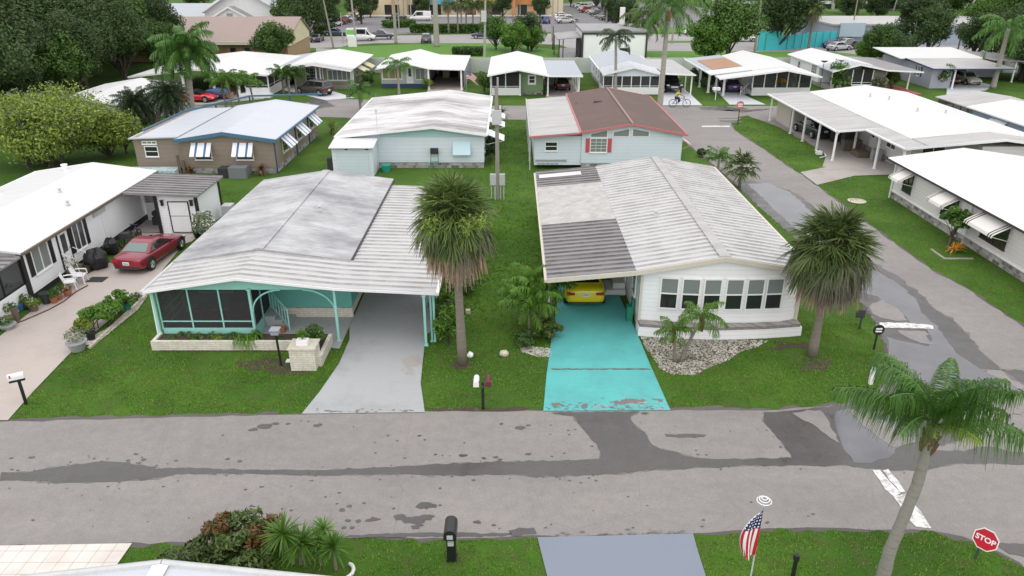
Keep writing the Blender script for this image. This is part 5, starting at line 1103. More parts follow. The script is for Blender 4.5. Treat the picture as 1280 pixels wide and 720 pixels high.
# ================================================================ vegetation
def npmesh(name, V, F, mats, mi=None, org=(0, 0, 0), parent=None):
    V = np.asarray(V, dtype=np.float32).reshape(-1, 3); F = np.asarray(F, dtype=np.int32)
    if parent is not None: V = V - np.array(ORG[parent.name], dtype=np.float32)
    me = bpy.data.meshes.new(name); k = F.shape[1]
    me.vertices.add(len(V)); me.vertices.foreach_set('co', V.ravel())
    me.loops.add(F.size); me.loops.foreach_set('vertex_index', F.ravel())
    me.polygons.add(len(F)); me.polygons.foreach_set('loop_start', np.arange(0, F.size, k, dtype=np.int32))
    if not isinstance(mats, (list, tuple)): mats = [mats]
    for m in mats: me.materials.append(m)
    if mi is not None: me.polygons.foreach_set('material_index', np.asarray(mi, dtype=np.int32))
    me.update(calc_edges=True)
    o = bpy.data.objects.new(name, me); C.objects.link(o)
    if parent is not None: o.parent = parent; ORG[o.name] = ORG[parent.name]
    else: o.location = org; ORG[o.name] = Vector(org)
    return o
def unit(a): return a / np.maximum(np.linalg.norm(a, axis=-1, keepdims=True), 1e-9)
def strips(P, D, W, L, w, droop, tipw=.12):
    """drooping blades: 6 verts, 2 quads each"""
    N = len(P); L = np.broadcast_to(np.asarray(L, float), (N,))[:, None]; w = np.broadcast_to(np.asarray(w, float), (N,))[:, None]; g = np.broadcast_to(np.asarray(droop, float), (N,))[:, None]
    dn = np.array([[0, 0, -1.]])
    p1 = P + D * L * .52 + dn * L * g * .22; p2 = P + D * L * (1 - .25 * np.clip(g, 0, 1)) + dn * L * g
    V = np.stack([P - W * w * .3, P + W * w * .3, p1 - W * w * .5, p1 + W * w * .5, p2 - W * w * tipw, p2 + W * w * tipw], 1)
    i = np.arange(N)[:, None] * 6
    F = np.concatenate([i + np.array([[0, 1, 3, 2]]), i + np.array([[2, 3, 5, 4]])], 0)
    return V.reshape(-1, 3), F
class NP:
    def __init__(s): s.V = []; s.F = []; s.n = 0
    def add(s, V, F): s.V.append(V); s.F.append(F + s.n); s.n += len(V)
    def get(s): return np.concatenate(s.V), np.concatenate(s.F)
def fan_leaf(acc, rs, c, az, el, pet, size, n=24, droop=.35, spread=1.95, w=.045):
    d = np.array([math.cos(az) * math.cos(el), math.sin(az) * math.cos(el), math.sin(el)])
    side = np.array([-math.sin(az), math.cos(az), 0]); nrm = np.cross(d, side)
    hub = np.array(c) + d * pet + np.array([0, 0, -.1 * pet])
    d2 = unit(d + np.array([0, 0, -.35])[None])[0]; nrm = unit(np.cross(side, d2)[None])[0]
    a = np.linspace(-spread, spread, n) + rs.normal(0, .03, n)
    D = np.cos(a)[:, None] * d2 + np.sin(a)[:, None] * side + rs.normal(0, .05, (n, 3)) + nrm * (np.abs(np.sin(a)) * .12)[:, None]
    D = unit(D); W = unit(np.cross(D, nrm)) * .8 + nrm * .5 * np.sign(rs.normal(0, 1, (n, 1)))
    L = size * (.72 + .28 * np.cos(a)) * rs.uniform(.85, 1.1, n)
    acc.add(*strips(np.repeat(hub[None], n, 0), D, unit(W), L, w, droop + .15 * rs.random(n)))
    pw = unit(side[None]); acc.add(*strips(np.array([c], float), unit((hub - np.array(c))[None]), pw, [pet * 1.02], .035, 0.02, .4))
def feather(acc, rs, c, az, e0, length, bend, n=34, ll=.45, w=.03, ldroop=.5, rw=.03, fluffy=False):
    m = 12; t = np.linspace(0, 1, m + 1); el = e0 - bend * t ** 1.2; st = length / m
    pts = [np.array(c, float)]
    for k in range(m):
        e = el[k]; pts.append(pts[-1] + st * np.array([math.cos(az) * math.cos(e), math.sin(az) * math.cos(e), math.sin(e)]))
    pts = np.array(pts); side = np.array([-math.sin(az), math.cos(az), 0.])
    tt = np.linspace(.14, .99, n); idx = tt * m; i0 = np.minimum(idx.astype(int), m - 1); fr = (idx - i0)[:, None]
    P = pts[i0] * (1 - fr) + pts[i0 + 1] * fr; T = unit(pts[i0 + 1] - pts[i0])
    up = np.cross(T, np.repeat(side[None], n, 0)); up *= np.sign(up[:, 2:3] + 1e-6)
    L = ll * np.clip(np.sin(np.pi * (.12 + .8 * tt)), .2, 1) * rs.uniform(.85, 1.15, n)
    for s in (-1, 1):
        k = rs.normal(0, .22 if fluffy else .08, (n, 1))
        D = unit(T * .55 + side * s * .85 + up * (.25 + k) + rs.normal(0, .11, (n, 3)))
        acc.add(*strips(P, D, unit(T + up * .3), L, w, ldroop * rs.uniform(.7, 1.3, n), .1))
    # rachis
    for q in range(m):
        a, b_ = pts[q], pts[q + 1]; w_ = rw * (1 - .7 * q / m)
        V = np.array([a - side * w_, a + side * w_, b_ + side * w_ * .9, b_ - side * w_ * .9]); acc.add(V, np.array([[0, 1, 2, 3]]))
def trunk(root, pts, rad, m, name='trunk', n=10, rings=0, seed=0):
    rr = random.Random(seed); P = [Vector(p) for p in pts]
    Q, Rr = [], []; k = max(8, rings)
    for i in range(k + 1):
        t = i / k * (len(P) - 1); j = min(int(t), len(P) - 2); f = t - j
        Q.append(P[j].lerp(P[j + 1], f)); r = rad[j] * (1 - f) + rad[j + 1] * f
        Rr.append(r * (1 + (rr.uniform(-.05, .05) if not rings else (.05 if i % 2 else -.03))))
    b = MB(); b.tube(Q, Rr, n); return b.build(name, m, root, smooth=True)

def sabal(label, x, y, h, r, lean=(0, 0), seed=0, nf=62, ns=26, group=None, dead=22, trunk_r=.16, blade=.05, low=-.9, greyn=10, flowers=0, cat='palm tree'):
    root = empty('fan_palm', (x, y, 0), label, cat, group); rs = np.random.RandomState(seed)
    top = (x + lean[0], y + lean[1], h)
    trunk(root, [(x, y, 0), (x + lean[0] * .2, y + lean[1] * .2, h * .35), (x + lean[0] * .55, y + lean[1] * .55, h * .7), top], [trunk_r * 1.25, trunk_r, trunk_r * .95, trunk_r * 1.15], M['bark'], n=12, seed=seed)
    acc = NP()
    for k in range(nf):
        el = R(80) - (k / nf) ** .8 * (R(80) - low); az = k * 2.39996 + rs.normal(0, .15)
        pet = r * (rs.uniform(.12, .62) if k % 3 == 0 else rs.uniform(.4, .62)) * (1 if el > -.3 else .9); fan_leaf(acc, rs, (top[0], top[1], top[2] - .25 * (k / nf)), az, el, pet, r * rs.uniform(.42, .52), ns, .1 + .16 * (el < .3), w=blade)
    npmesh('crown', *acc.get(), M['pm_sabal'], parent=root)
    if greyn:
        acc = NP()
        for k in range(greyn): fan_leaf(acc, rs, (top[0], top[1], top[2] - .2), rs.uniform(0, 6.28), rs.uniform(-.7, .1), r * .5, r * .5, ns, .8, 1.6, w=blade)
        npmesh('old_fronds', *acc.get(), M['pm_grey'], parent=root)
    if dead:
        acc = NP()
        for k in range(dead): fan_leaf(acc, rs, (top[0], top[1], top[2] - .3), k * 2.4 + rs.normal(0, .2), rs.uniform(-1.3, -.7), r * rs.uniform(.3, .62), r * .44, ns - 6, .75, 1.1, w=blade * .9)
        npmesh('dead_fronds', *acc.get(), M['pm_dead'], parent=root)
    if flowers:
        for k in range(flowers):
            acc = NP(); n = 160; az = rs.uniform(-2.2, -.6); c = np.array(top) + np.array([math.cos(az), math.sin(az), .05]) * r * rs.uniform(.6, .85)
            P = c + rs.normal(0, .16, (n, 3)) + np.array([0, 0, -.1]); D = unit(rs.normal(0, 1, (n, 3))); acc.add(*strips(P, D, unit(np.cross(D, rs.normal(0, 1, (n, 3)))), .14, .04, .3))
            npmesh('flower_stalk', *acc.get(), M['pm_yel'], parent=root)
    HARD.append([(x + .3 * math.cos(a), y + .3 * math.sin(a)) for a in [k for k in range(6)]])
    return root
def queen(label, x, y, h, fl, lean=(0, 0), seed=0, nf=16, nl=40, group=None, tr=.16, bark='barkg', leaf='pm_queen', ll=.5, w=.035, e0=(1.35, -.3), bend=1.6, boots=True, sheath=False, cat='palm tree', name='feather_palm', fluffy=True, ldroop=.9, young=0, wob=0):
    root = empty(name, (x, y, 0), label, cat, group); rs = np.random.RandomState(seed); top = (x + lean[0], y + lean[1], h)
    trunk(root, [(x, y, 0), (x + lean[0] * .25 - wob, y + lean[1] * .25, h * .35), (x + lean[0] * .6 + wob, y + lean[1] * .6, h * .7), top], [tr * 1.3, tr, tr * .9, tr * .75], M[bark], n=12, seed=seed, rings=int(h * 4))
    if boots:
        b = MB()
        for k in range(26):
            a = k * 2.4; z = top[2] - (.75 if tr == .14 else .55) + .5 * k / 26; b.tube([(top[0] + .8 * tr * math.cos(a), top[1] + .8 * tr * math.sin(a), z), (top[0] + 1.35 * tr * math.cos(a), top[1] + 1.35 * tr * math.sin(a), z + .22)], [.05, .02], 5)
        b.build('boots', M['boot'], root)
    if sheath: b = MB(); b.tube([(top[0], top[1], top[2] - 1.3), (top[0], top[1], top[2] - .9), (top[0], top[1], top[2])], [tr * 1.05, tr * 1.15, tr * .6], 10); b.build('crownshaft', M['sheath'], root, smooth=True)
    acc = NP()
    for k in range(nf):
        f = k / max(1, nf - 1); el = e0[0] + (e0[1] - e0[0]) * f; az = k * 2.39996 + rs.normal(0, .15); el = min(1.4, el + .65 * max(0, -math.sin(az))) if tr == .14 else el
        feather(acc, rs, top, az, el, fl * rs.uniform(.85, 1.1), bend * rs.uniform(.85, 1.15) * (1 - .25 * f), nl, ll, w, ldroop, .03 if fl > 1.5 else .015, fluffy)
    npmesh('crown', *acc.get(), M[leaf], parent=root)
    if young:
        acc = NP()
        for k in range(young): feather(acc, rs, top, rs.uniform(0, 6.3), rs.uniform(.2, .8), fl * .45, 1.2, nl // 2, ll * .6, w, .8)
        npmesh('young_frond', *acc.get(), M['pm_yel'], parent=root)
    return root
def leaves(rs, N, cent, rad, size, flat=.0, shell=.35, aspect=.5):
    """N leaf quads in ellipsoid lumps: cent (K,3) rad (K,3)"""
    K = len(cent); k = rs.randint(0, K, N); u = unit(rs.normal(0, 1, (N, 3))); q = (shell + (1 - shell) * rs.random(N)) ** .6
    P = cent[k] + u * rad[k] * q[:, None]
    n = unit(u * .7 + rs.normal(0, .6, (N, 3)) + np.array([0, 0, .4])); a = unit(np.cross(n, rs.normal(0, 1, (N, 3)))); b = np.cross(n, a)
    s = (size * rs.uniform(.6, 1.3, N))[:, None]
    V = np.stack([P - a * s, P + b * s * aspect, P + a * s, P - b * s * aspect], 1).reshape(-1, 3)
    return V, np.arange(4 * N).reshape(-1, 4)
def broadleaf(label, x, y, h, r, seed=0, N=4000, leaf='lf_mid', lumps=16, size=.16, trunk_h=.35, tr=.18, group=None, cat='tree', name='tree', zf=.8, shell=.35, squash=.5, stems=1, extra=None, aspect=.5, z0=0):
    """trunk and limbs reaching into lumps of leaves"""
    root = empty(name, (x, y, z0), label, cat, group); rs = np.random.RandomState(seed); rz = h * (1 - trunk_h) / 2; cz = z0 + h - rz
    u = unit(rs.normal(0, 1, (lumps, 3))); u[:, 2] = u[:, 2] * .8 + .1
    c = np.array([x, y, cz]) + u * np.array([r, r, rz]) * rs.uniform(.4, .85, (lumps, 1)); rad = np.stack([np.full(lumps, r), np.full(lumps, r), np.full(lumps, rz * 1.1)], 1) * rs.uniform(.2, .4, (lumps, 1))
    b = MB()
    for s in range(stems):
        ox, oy = (rs.normal(0, r * .12), rs.normal(0, r * .12)) if stems > 1 else (0, 0)
        b.tube([(x + ox, y + oy, z0), (x + ox, y + oy, z0 + h * trunk_h * .7), (x + ox * 1.5, y + oy, cz)], [tr, tr * .8, tr * .45], 7)
    for i in range(min(lumps, 9)): b.tube([(x, y, z0 + h * trunk_h * .6), tuple((np.array([x, y, z0 + h * trunk_h]) + c[i]) / 2 + rs.normal(0, .1 * r, 3)), tuple(c[i])], [tr * .5, tr * .32, tr * .12], 5)
    b.build('trunk' if cat == 'tree' else 'stem', M['barkd'], root)
    V, F = leaves(rs, N, c, rad, size, shell=shell, aspect=aspect)
    npmesh('crown' if cat == 'tree' else 'foliage', V, F, M[leaf], parent=root)
    if extra:
        em, n2, s2 = extra; V, F = leaves(rs, n2, c, rad * 1.06, s2, shell=.85); npmesh('blossom', V, F, M[em], parent=root)
    return root
def rosette(label, x, y, h, r, seed=0, heads=1, n=60, leaf='lf_bright', w=.05, group=None, cat='plant', name='yucca', z0=0, droop=.15):
    root = empty(name, (x, y, z0), label, cat, group); rs = np.random.RandomState(seed); acc = NP(); b = MB()
    for k in range(heads):
        ox, oy = (rs.uniform(-.3, .3), rs.uniform(-.25, .25)) if heads > 1 else (0, 0); c = np.array([x + ox, y + oy, z0 + h * rs.uniform(.75, 1)])
        b.tube([(x + ox * .4, y + oy * .4, z0), tuple(c)], [.05, .035], 6)
        D = unit(rs.normal(0, 1, (n, 3)) * np.array([1, 1, .8]) + np.array([0, 0, .35])); W = unit(np.cross(D, np.array([0, 0, 1.]) + rs.normal(0, .1, (n, 3))))
        acc.add(*strips(np.repeat(c[None], n, 0), D, W, r * rs.uniform(.8, 1.1, n), w, droop, .05))
    b.build('stem', M['bark'], root); npmesh('leaves', *acc.get(), M[leaf], parent=root); return root

# hero palms
sabal('tall fan palm with brown dead skirt right of the aqua home carport', *(-2.00,25.80), 6.45, 1.9, (-.15, -.2), 1, nf=135, ns=30, dead=44, greyn=9, low=-.75, flowers=3, blade=.05, group='fan palms by the near homes')
sabal('full round fan palm with drooping grey fronds at the corner of the white home', *(12.34,26.45), 4.85, 2.0, (.05, .1), 2, nf=125, ns=30, dead=34, greyn=34, blade=.05, low=-.8, group='fan palms by the near homes')
queen('nearest feather palm with curved pale trunk beside the red stop sign', 9.15, 13.6, 5.3, 2.3, (.4, .3), 5, nf=15, nl=110, ll=.56, w=.022, tr=.14, e0=(1.38, .3), bend=1.5, ldroop=1.45, young=3, wob=.07)
# bed palms at white home
queen('smaller left one of two short feather palms in the white gravel bed', *(6.59,25.99), 1.35, .85, (-.12, .1), 6, nf=13, nl=26, ll=.3, w=.03, tr=.06, e0=(1.2, -.1), bend=1.4, boots=True, leaf='lf_bright', bark='bark', name='short_palm', group='short palms in the gravel bed')
queen('taller right one of two short feather palms in the white gravel bed', *(6.85,25.99), 1.75, 1.15, (.75, .35), 7, nf=12, nl=30, ll=.36, w=.035, tr=.07, e0=(1.35, .0), bend=1.7, boots=True, leaf='lf_bright', bark='bark', name='short_palm', group='short palms in the gravel bed')
# clump by the turquoise drive
for i, (px, py, h, l) in enumerate([(662, 420, 1.3, 1.5), (676, 412, 1.7, 1.45), (650, 404, 1.4, 1.3), (668, 400, 1.9, 1.4), (688, 396, 1.6, 1.2)]):
    x, y = ((0,0), (0.76,28.20), (1.27,28.80), (0.36,29.42), (1.01,29.73), (1.75,30.06))[i + 1]
    queen(['front stem of the palm clump left of the turquoise drive', 'yellowing stem of the palm clump left of the turquoise drive', 'leftmost stem of the palm clump in the grass strip', 'tallest stem of the palm clump in the grass strip', 'stem of the palm clump closest to the yellow car'][i], x, y, h, l, (rnd.uniform(-.2, .2), 0), 20 + i, nf=12, nl=26, ll=.38, w=.05, tr=.05, e0=(1.35, .1), bend=1.8, boots=False, leaf='lf_bright', bark='bark', name='clump_palm', group='palm clump by the turquoise drive')
broadleaf('leafy green shrub at the foot of the palm clump', *(0.74,27.34), .8, .75, 31, 900, 'lf_mid', size=.1, trunk_h=.1, tr=.03, cat='shrub', name='shrub')
broadleaf('shrub with pink flowers beside the turquoise drive', *(1.65,27.83), 1.0, .7, 32, 900, 'lf_mid', size=.1, trunk_h=.1, tr=.03, cat='shrub', name='shrub', extra=('pink', 60, .08))
# hedge right of aqua carport
for i, (x, y) in enumerate([(-2.77,27.34), (-2.94,28.57), (-2.91,29.90), (-2.94,31.24)]):
    broadleaf(['front shrub of the tall row right of the aqua carport', 'second shrub of the tall row right of the aqua carport', 'third shrub of the tall row right of the aqua carport', 'back shrub of the tall row right of the aqua carport'][i], x + .1, y, 1.9, .75, 40 + i, 2200, 'lf_mid' if i % 2 else 'lf_bright', size=.09, trunk_h=.05, tr=.03, cat='shrub', name='shrub', group='shrubs along the aqua carport', lumps=20)
broadleaf('small pale shrub behind the tall fan palm', *(-1.96,32.78), 1.0, .8, 45, 500, 'lf_mid', size=.09, trunk_h=.1, tr=.03, cat='shrub', name='shrub')
# left drive shrubs
for i, (x, y, h, r) in enumerate([(*(-17.99,29.34), 1.15, .85), (*(-18.39,28.80), 1.15, .8), (*(-18.04,30.39), 1.1, .7), (*(-18.57,28.20), .9, .5)]):
    broadleaf(['roundest of the light green shrubs by the pinkish drive', 'light green shrub in the middle of the bed by the pinkish drive', 'light green shrub nearest the aqua porch in the drive bed', 'smallest light green shrub of the bed by the pinkish drive'][i], x, y, h, r, 50 + i, 1500, 'lf_bright' if i != 3 else 'lf_lime', size=.075, trunk_h=.25, tr=.03, cat='shrub', name='shrub', group='shrubs beside the pinkish drive', stems=4)
broadleaf('dry twiggy shrub in the white gravel near the red coupe', *(-17.79,31.59), .6, .35, 55, 300, 'lf_grey', size=.05, trunk_h=.2, tr=.02, cat='shrub', name='shrub')
broadleaf('white flowering shrub in front of the white shed', *(-17.23,39.24), 1.9, 1.0, 56, 1300, 'lf_grey', size=.1, trunk_h=.3, tr=.03, cat='shrub', name='shrub', extra=('flower', 500, .06))
# planter plants
for i, (px, h, r, lf) in enumerate([(222, .35, .3, 'lf_bright'), (238, .3, .3, 'lf_mid'), (256, .4, .35, 'lf_bright'), (268, .35, .3, 'lf_lime'), (284, .35, .3, 'lf_mid'), (306, .4, .35, 'lf_lime'), (345, .3, .3, 'lf_mid'), (365, .3, .3, 'lf_mid')]):
    x = -15 + (px - 200) / 195 * 7.3
    rosette('green strappy plant in the long planter, ' + ['at its left end', 'second from its left end', 'third from its left end', 'with yellowish leaves before the middle screen', 'right of the yellowish one', 'with bright yellow green leaves', 'left of the lamp post', 'right of the lamp post'][i], x, 27.45, h * .3, r, 60 + i, 2, 34, lf, .04, group='plants in the long planter', z0=.33, droop=.5)
rosette('bright green fern spilling over the long planter', (-11.05,27.76)[0], 27.2, .25, .55, 70, 3, 70, 'lf_bright', .035, z0=.33, droop=.8, name='fern')
broadleaf('leafy potted shrub behind the pale brick pillar', -8.1, 26.7, 1.0, .55, 71, 900, 'lf_mid', size=.08, trunk_h=.15, tr=.02, cat='shrub', name='shrub', z0=.36)
broadleaf('small plant in the white pot on the brick pillar', -8.28, 25.65, .45, .25, 72, 250, 'lf_bright', size=.06, trunk_h=.1, tr=.01, cat='plant', name='plant', z0=1.2)
# near bottom bed
for i, (px, py, h, r, lf, n) in enumerate([(300, 690, 1.3, .85, 'cr_grn', 1500), (262, 700, .9, .7, 'cr_grn', 1100), (332, 690, 1.15, .75, 'cr_red', 900), (275, 680, 1.25, .6, 'cr_red', 700), (228, 712, .6, .55, 'cr_grn', 700), (320, 712, .8, .7, 'cr_grn', 900), (290, 715, .6, .8, 'lf_mid', 900)]):
    x, y = ((-7.51,15.53), (-8.22,15.17), (-6.78,15.47), (-8.02,15.71), (-8.84,14.89), (-6.80,14.83), (-7.58,14.77))[i]
    broadleaf(['largest croton bush with dark glossy leaves above the near roof', 'low dark croton left of the largest one', 'reddish croton beside the yucca', 'reddish croton top reaching over the street edge', 'small croton at the left end of the near bed', 'dark croton between the reddish one and the near gutter', 'green undergrowth shrub right behind the near gutter'][i], x, y, h, r, 80 + i, n, lf, size=.11, trunk_h=.15, tr=.02, cat='shrub', name='croton', group='crotons in the near bed', aspect=.35, stems=3)
rosette('big spiky yucca in the near bed', *(-5.83,15.17), 1.15, .72, 90, 2, 90, 'lf_bright', .05, group='yuccas in the near bed')
rosette('spiky yucca right of the biggest one', *(-5.15,15.06), .95, .62, 91, 1, 80, 'lf_bright', .05, group='yuccas in the near bed')
rosette('spiky yucca at the right end of the near bed', *(-4.72,14.89), .8, .6, 92, 1, 80, 'lf_bright', .05, group='yuccas in the near bed')
rosette('spiky yucca closest to the street', *(-5.12,15.53), .9, .5, 93, 1, 60, 'lf_bright', .045, group='yuccas in the near bed')
broadleaf('thin grey green shrub between croton and yucca', *(-6.41,15.53), 1.1, .4, 94, 350, 'lf_grey', size=.06, trunk_h=.1, tr=.015, cat='shrub', name='shrub')
# beside streets
sabal('small dark fan palm beside the side street behind the white ribbed roof', *(16.17,50.70), 1.6, 1.5, (0, 0), 100, nf=30, ns=18, dead=0, greyn=0, low=-.3, trunk_r=.1, blade=.08)
queen('small feather palm left of the dark fan palm on the side street', *(15.66,54.74), 1.0, 1.4, (0, 0), 101, nf=12, nl=24, ll=.4, w=.06, tr=.1, e0=(1.3, .1), bend=1.3, boots=False)
broadleaf('bushy small tree with reddish plants at its foot before the off white home', *(24.84,38.99), 2.3, .95, 102, 900, 'lf_mid', size=.14, trunk_h=.4, tr=.05, name='tree')
rosette('red and orange leaved plant under the small tree', *(24.53,38.24), .3, .5, 103, 2, 30, 'orange', .08); rosette('red leaved plant behind the orange one', *(24.89,39.24), .7, .4, 104, 1, 24, 'cr_red', .08)
rosette('grey grass tuft in a stone ring on the right lawn', *(23.33,47.87), .15, .4, 105, 1, 30, 'lf_grey', .03)
# second row plants
broadleaf('huge lime green bush left of the taupe home', *(-36.44,56.87), 6.3, 5.4, 110, 26000, 'lf_lime', lumps=90, size=.12, trunk_h=.01, tr=.2, name='tree', group='lime green bushes', shell=.1, stems=6, extra=('lf_grey', 3500, .12))
broadleaf('second lime green bush half the size, right of the huge one', *(-32.91,59.40), 4.4, 3.0, 111, 10000, 'lf_lime', lumps=50, size=.12, trunk_h=.02, tr=.15, name='tree', group='lime green bushes', shell=.2)
broadleaf('sparse grey twiggy bush right of the lime bushes', *(-32.11,60.47), 3.0, 1.6, 112, 900, 'lf_grey', size=.12, trunk_h=.15, tr=.08, cat='shrub', name='shrub')
queen('left of two dark feathery palms in front of the white roofed home', *(-33.20,66.40), 3.0, 2.2, (-.3, 0), 113, nf=70, nl=34, ll=.5, w=.05, tr=.16, e0=(1.45, -.9), bend=1.4, boots=False, leaf='pm_dark', bark='bark', group='dark feathery palms')
queen('right of two dark feathery palms in front of the white roofed home', *(-32.48,66.40), 3.8, 2.1, (1.9, .3), 114, nf=70, nl=34, ll=.45, w=.05, tr=.16, e0=(1.45, -1.0), bend=1.4, boots=False, leaf='pm_dark', bark='bark', group='dark feathery palms')
broadleaf('leafless looking pale shrub between the dark feathery palms', *(-32.40,67.05), 2.2, 1.3, 115, 500, 'lf_grey', size=.1, trunk_h=.3, tr=.05, cat='shrub', name='shrub')
queen('tall bright feather palm in front of the red convertible', *(-31.19,72.32), 7.0, 3.7, (.6, 0), 116, nf=26, nl=60, ll=.95, w=.1, tr=.3, e0=(1.35, -.5), bend=1.7, boots=False, bark='barkl')
for i, (x, y) in enumerate([(-30.60,79.73), (-29.37,78.40), (-29.29,80.19), (-28.34,82.05)]):
    queen(['leftmost stem of the small palm group by the screened porch', 'second stem of the small palm group by the screened porch', 'third stem of the small palm group by the screened porch', 'rightmost stem of the small palm group by the screened porch'][i], x, y, [2.8, 3.4, 3.0, 2.6][i], 1.9, (rnd.uniform(-.3, .3), 0), 120 + i, nf=12, nl=22, ll=.5, w=.08, tr=.1, e0=(1.3, .0), bend=1.7, boots=False, leaf='lf_bright', bark='bark', group='small palms by the screened porch', name='small_palm')
for i, (x, y) in enumerate([(-27.11,89.23), (-26.29,88.68), (-25.59,89.23)]):
    queen(['left palm of the low trio before the dark suv', 'middle palm of the low trio before the dark suv', 'right palm of the low trio before the dark suv'][i], x, y, 2.5, 1.7, (0, 0), 130 + i, nf=12, nl=20, ll=.5, w=.09, tr=.12, e0=(1.2, .0), bend=1.5, boots=False, leaf='lf_mid', bark='bark', group='low palm trio', name='small_palm')
queen('small feather palm at the street end behind the stained roof', *(-15.87,77.97), 2.2, 1.9, (0, 0), 133, nf=11, nl=24, ll=.5, w=.08, tr=.12, e0=(1.3, .0), bend=1.6, boots=False)
queen('slender feather palm in front of the pale grey home', *(-13.33,88.68), 3.4, 2.1, (0, 0), 134, nf=13, nl=24, ll=.5, w=.08, tr=.13, e0=(1.2, -.1), bend=1.7, boots=False, bark='barkl')
queen('slender dark feather palm in front of the screened cream home', *(12.27,89.23), 6.4, 2.5, (-.3, 0), 135, nf=15, nl=26, ll=.6, w=.09, tr=.17, e0=(1.2, -.2), bend=1.8, boots=False, leaf='pm_dark', bark='barkl')
queen('very tall royal palm with rusty crownshaft rising past the brown roof', *(15.37,77.54), 10.4, 4.2, (.1, 0), 136, nf=18, nl=44, ll=.8, w=.08, tr=.26, e0=(1.3, -.5), bend=1.9, boots=False, sheath=True, bark='barkl')
queen('tall feather palm left of the royal palm, beyond the wall', *(21.37,127.17), 5.8, 4.3, (0, 0), 137, nf=16, nl=34, ll=1.0, w=.14, tr=.35, e0=(1.2, -.6), bend=1.9, boots=False, leaf='pm_sabal')
queen('tall feather palm rising beside the lavender home carport', *(59.94,93.89), 7.0, 4.2, (0, 0), 138, nf=18, nl=34, ll=.9, w=.11, tr=.27, e0=(1.2, -.5), bend=1.9, boots=False, bark='barkl')
for i, (x, y, h) in enumerate([(*(-22.04,97.69), 1.6), (*(-17.97,95.12), 2.0), (*(-18.23,92.68), 1.0)]): broadleaf(['low hedge shrub under the olive home windows', 'dense dark shrub at the corner of the olive home', 'small shrub in front of the dense dark one'][i], x, y, h, h * .6, 140 + i, 700, 'lf_mid', size=.14, trunk_h=.1, tr=.04, cat='shrub', name='shrub')
broadleaf('green shrub between the flag and the mint green home', *(-3.23,89.23), 3.0, 1.2, 143, 1200, 'lf_mid', size=.16, trunk_h=.1, tr=.05, cat='shrub', name='shrub')
broadleaf('pale yellow shrub before the grey home carport', *(-10.35,92.68), 1.5, .9, 144, 500, 'lf_lime', size=.12, trunk_h=.1, tr=.04, cat='shrub', name='shrub')
for i, (x, y) in enumerate([(-0.19,89.79), (0.96,89.79), (1.92,90.36), (3.06,89.79), (3.90,89.23)]): broadleaf(['reddish low plant left in the bed of the mint green home', 'second low plant in the bed of the mint green home', 'third low plant in the bed of the mint green home', 'taller fourth plant in the bed of the mint green home', 'plant beside the carport post of the mint green home'][i], x, y, [.7, .8, .7, 1.7, .8][i], .55, 150 + i, 260, ['cr_red', 'cr_grn', 'lf_mid', 'cr_grn', 'lf_mid'][i], size=.12, trunk_h=.1, tr=.03, cat='shrub', name='shrub', group='bed plants of the mint green home')
broadleaf('green shrub beside the brown roofed home where its awning points', *(15.60,59.40), .8, .6, 156, 300, 'lf_mid', size=.12, trunk_h=.1, tr=.03, cat='shrub', name='shrub')
rosette('spiky small palm in the bed behind the taupe home', *(-16.75,67.71), .7, 1.1, 157, 2, 40, 'lf_lime', .08)
rosette('red leaved plant against the taupe wall near its corner', -18.5, 53.9, .6, .7, 158, 2, 30, 'cr_red', .07); rosette('red leaved plant against the taupe wall by the lumber', -24.1, 53.9, .4, .6, 159, 2, 26, 'cr_red', .07)
broadleaf('round yellow orange potted shrub before the screened white porch', *(31.49,88.68), 2.2, .8, 160, 350, 'orange', size=.14, trunk_h=.5, tr=.04, cat='shrub', name='shrub', extra=('lf_lime', 200, .12))
for i, (x, y, h, r) in enumerate([(*(39.14,91.51), 4.2, 1.3), (*(39.45,90.36), 2.0, 1.6), (*(44.33,90.93), 2.0, .9), (*(46.61,92.68), 2.2, 1.2), (*(53.65,93.89), 3.0, 1.2), (*(52.78,97.69), 1.4, 1.4), (*(52.31,103.22), 1.3, 2.2)]):
    broadleaf(['tall narrow green shrub in front of the grey porch roof', 'wide dark shrub at the foot of the tall narrow one', 'thin shrub by the stone faced room', 'dark reddish shrub by the red painted drive', 'white flowering small tree at the lavender wall', 'low shrub along the lavender wall', 'long low shrub between the two right hand homes'][i], x, y, h, r, 170 + i, 900, ['lf_bright', 'lf_mid', 'lf_grey', 'cr_grn', 'lf_mid', 'lf_mid', 'lf_dark'][i], size=.15, trunk_h=.1, tr=.05, cat='shrub', name='shrub', extra=('flower', 90, .18) if i == 4 else None)
for i, (x, y) in enumerate([(23.97,95.75), (24.47,99.70), (24.04,92.68)]): broadleaf(['dark shrub in the gap left of the rusty roof home', 'back dark shrub in the gap left of the rusty roof home', 'front dark shrub in the gap left of the rusty roof home'][i], x, y, 1.8, 1.1, 180 + i, 500, 'lf_dark', size=.15, trunk_h=.1, tr=.05, cat='shrub', name='shrub', group='dark shrubs by the rusty roof home')
broadleaf('small shrub by the meter boxes of the utility pole', *(-1.72,57.36), 2.4, .8, 185, 700, 'lf_dark', size=.12, trunk_h=.1, tr=.04, cat='shrub', name='shrub')
rosette('dark leaved plant high beside the utility pole', *(-1.07,70.48), 1.6, 1.1, 186, 2, 30, 'pm_dark', .1)

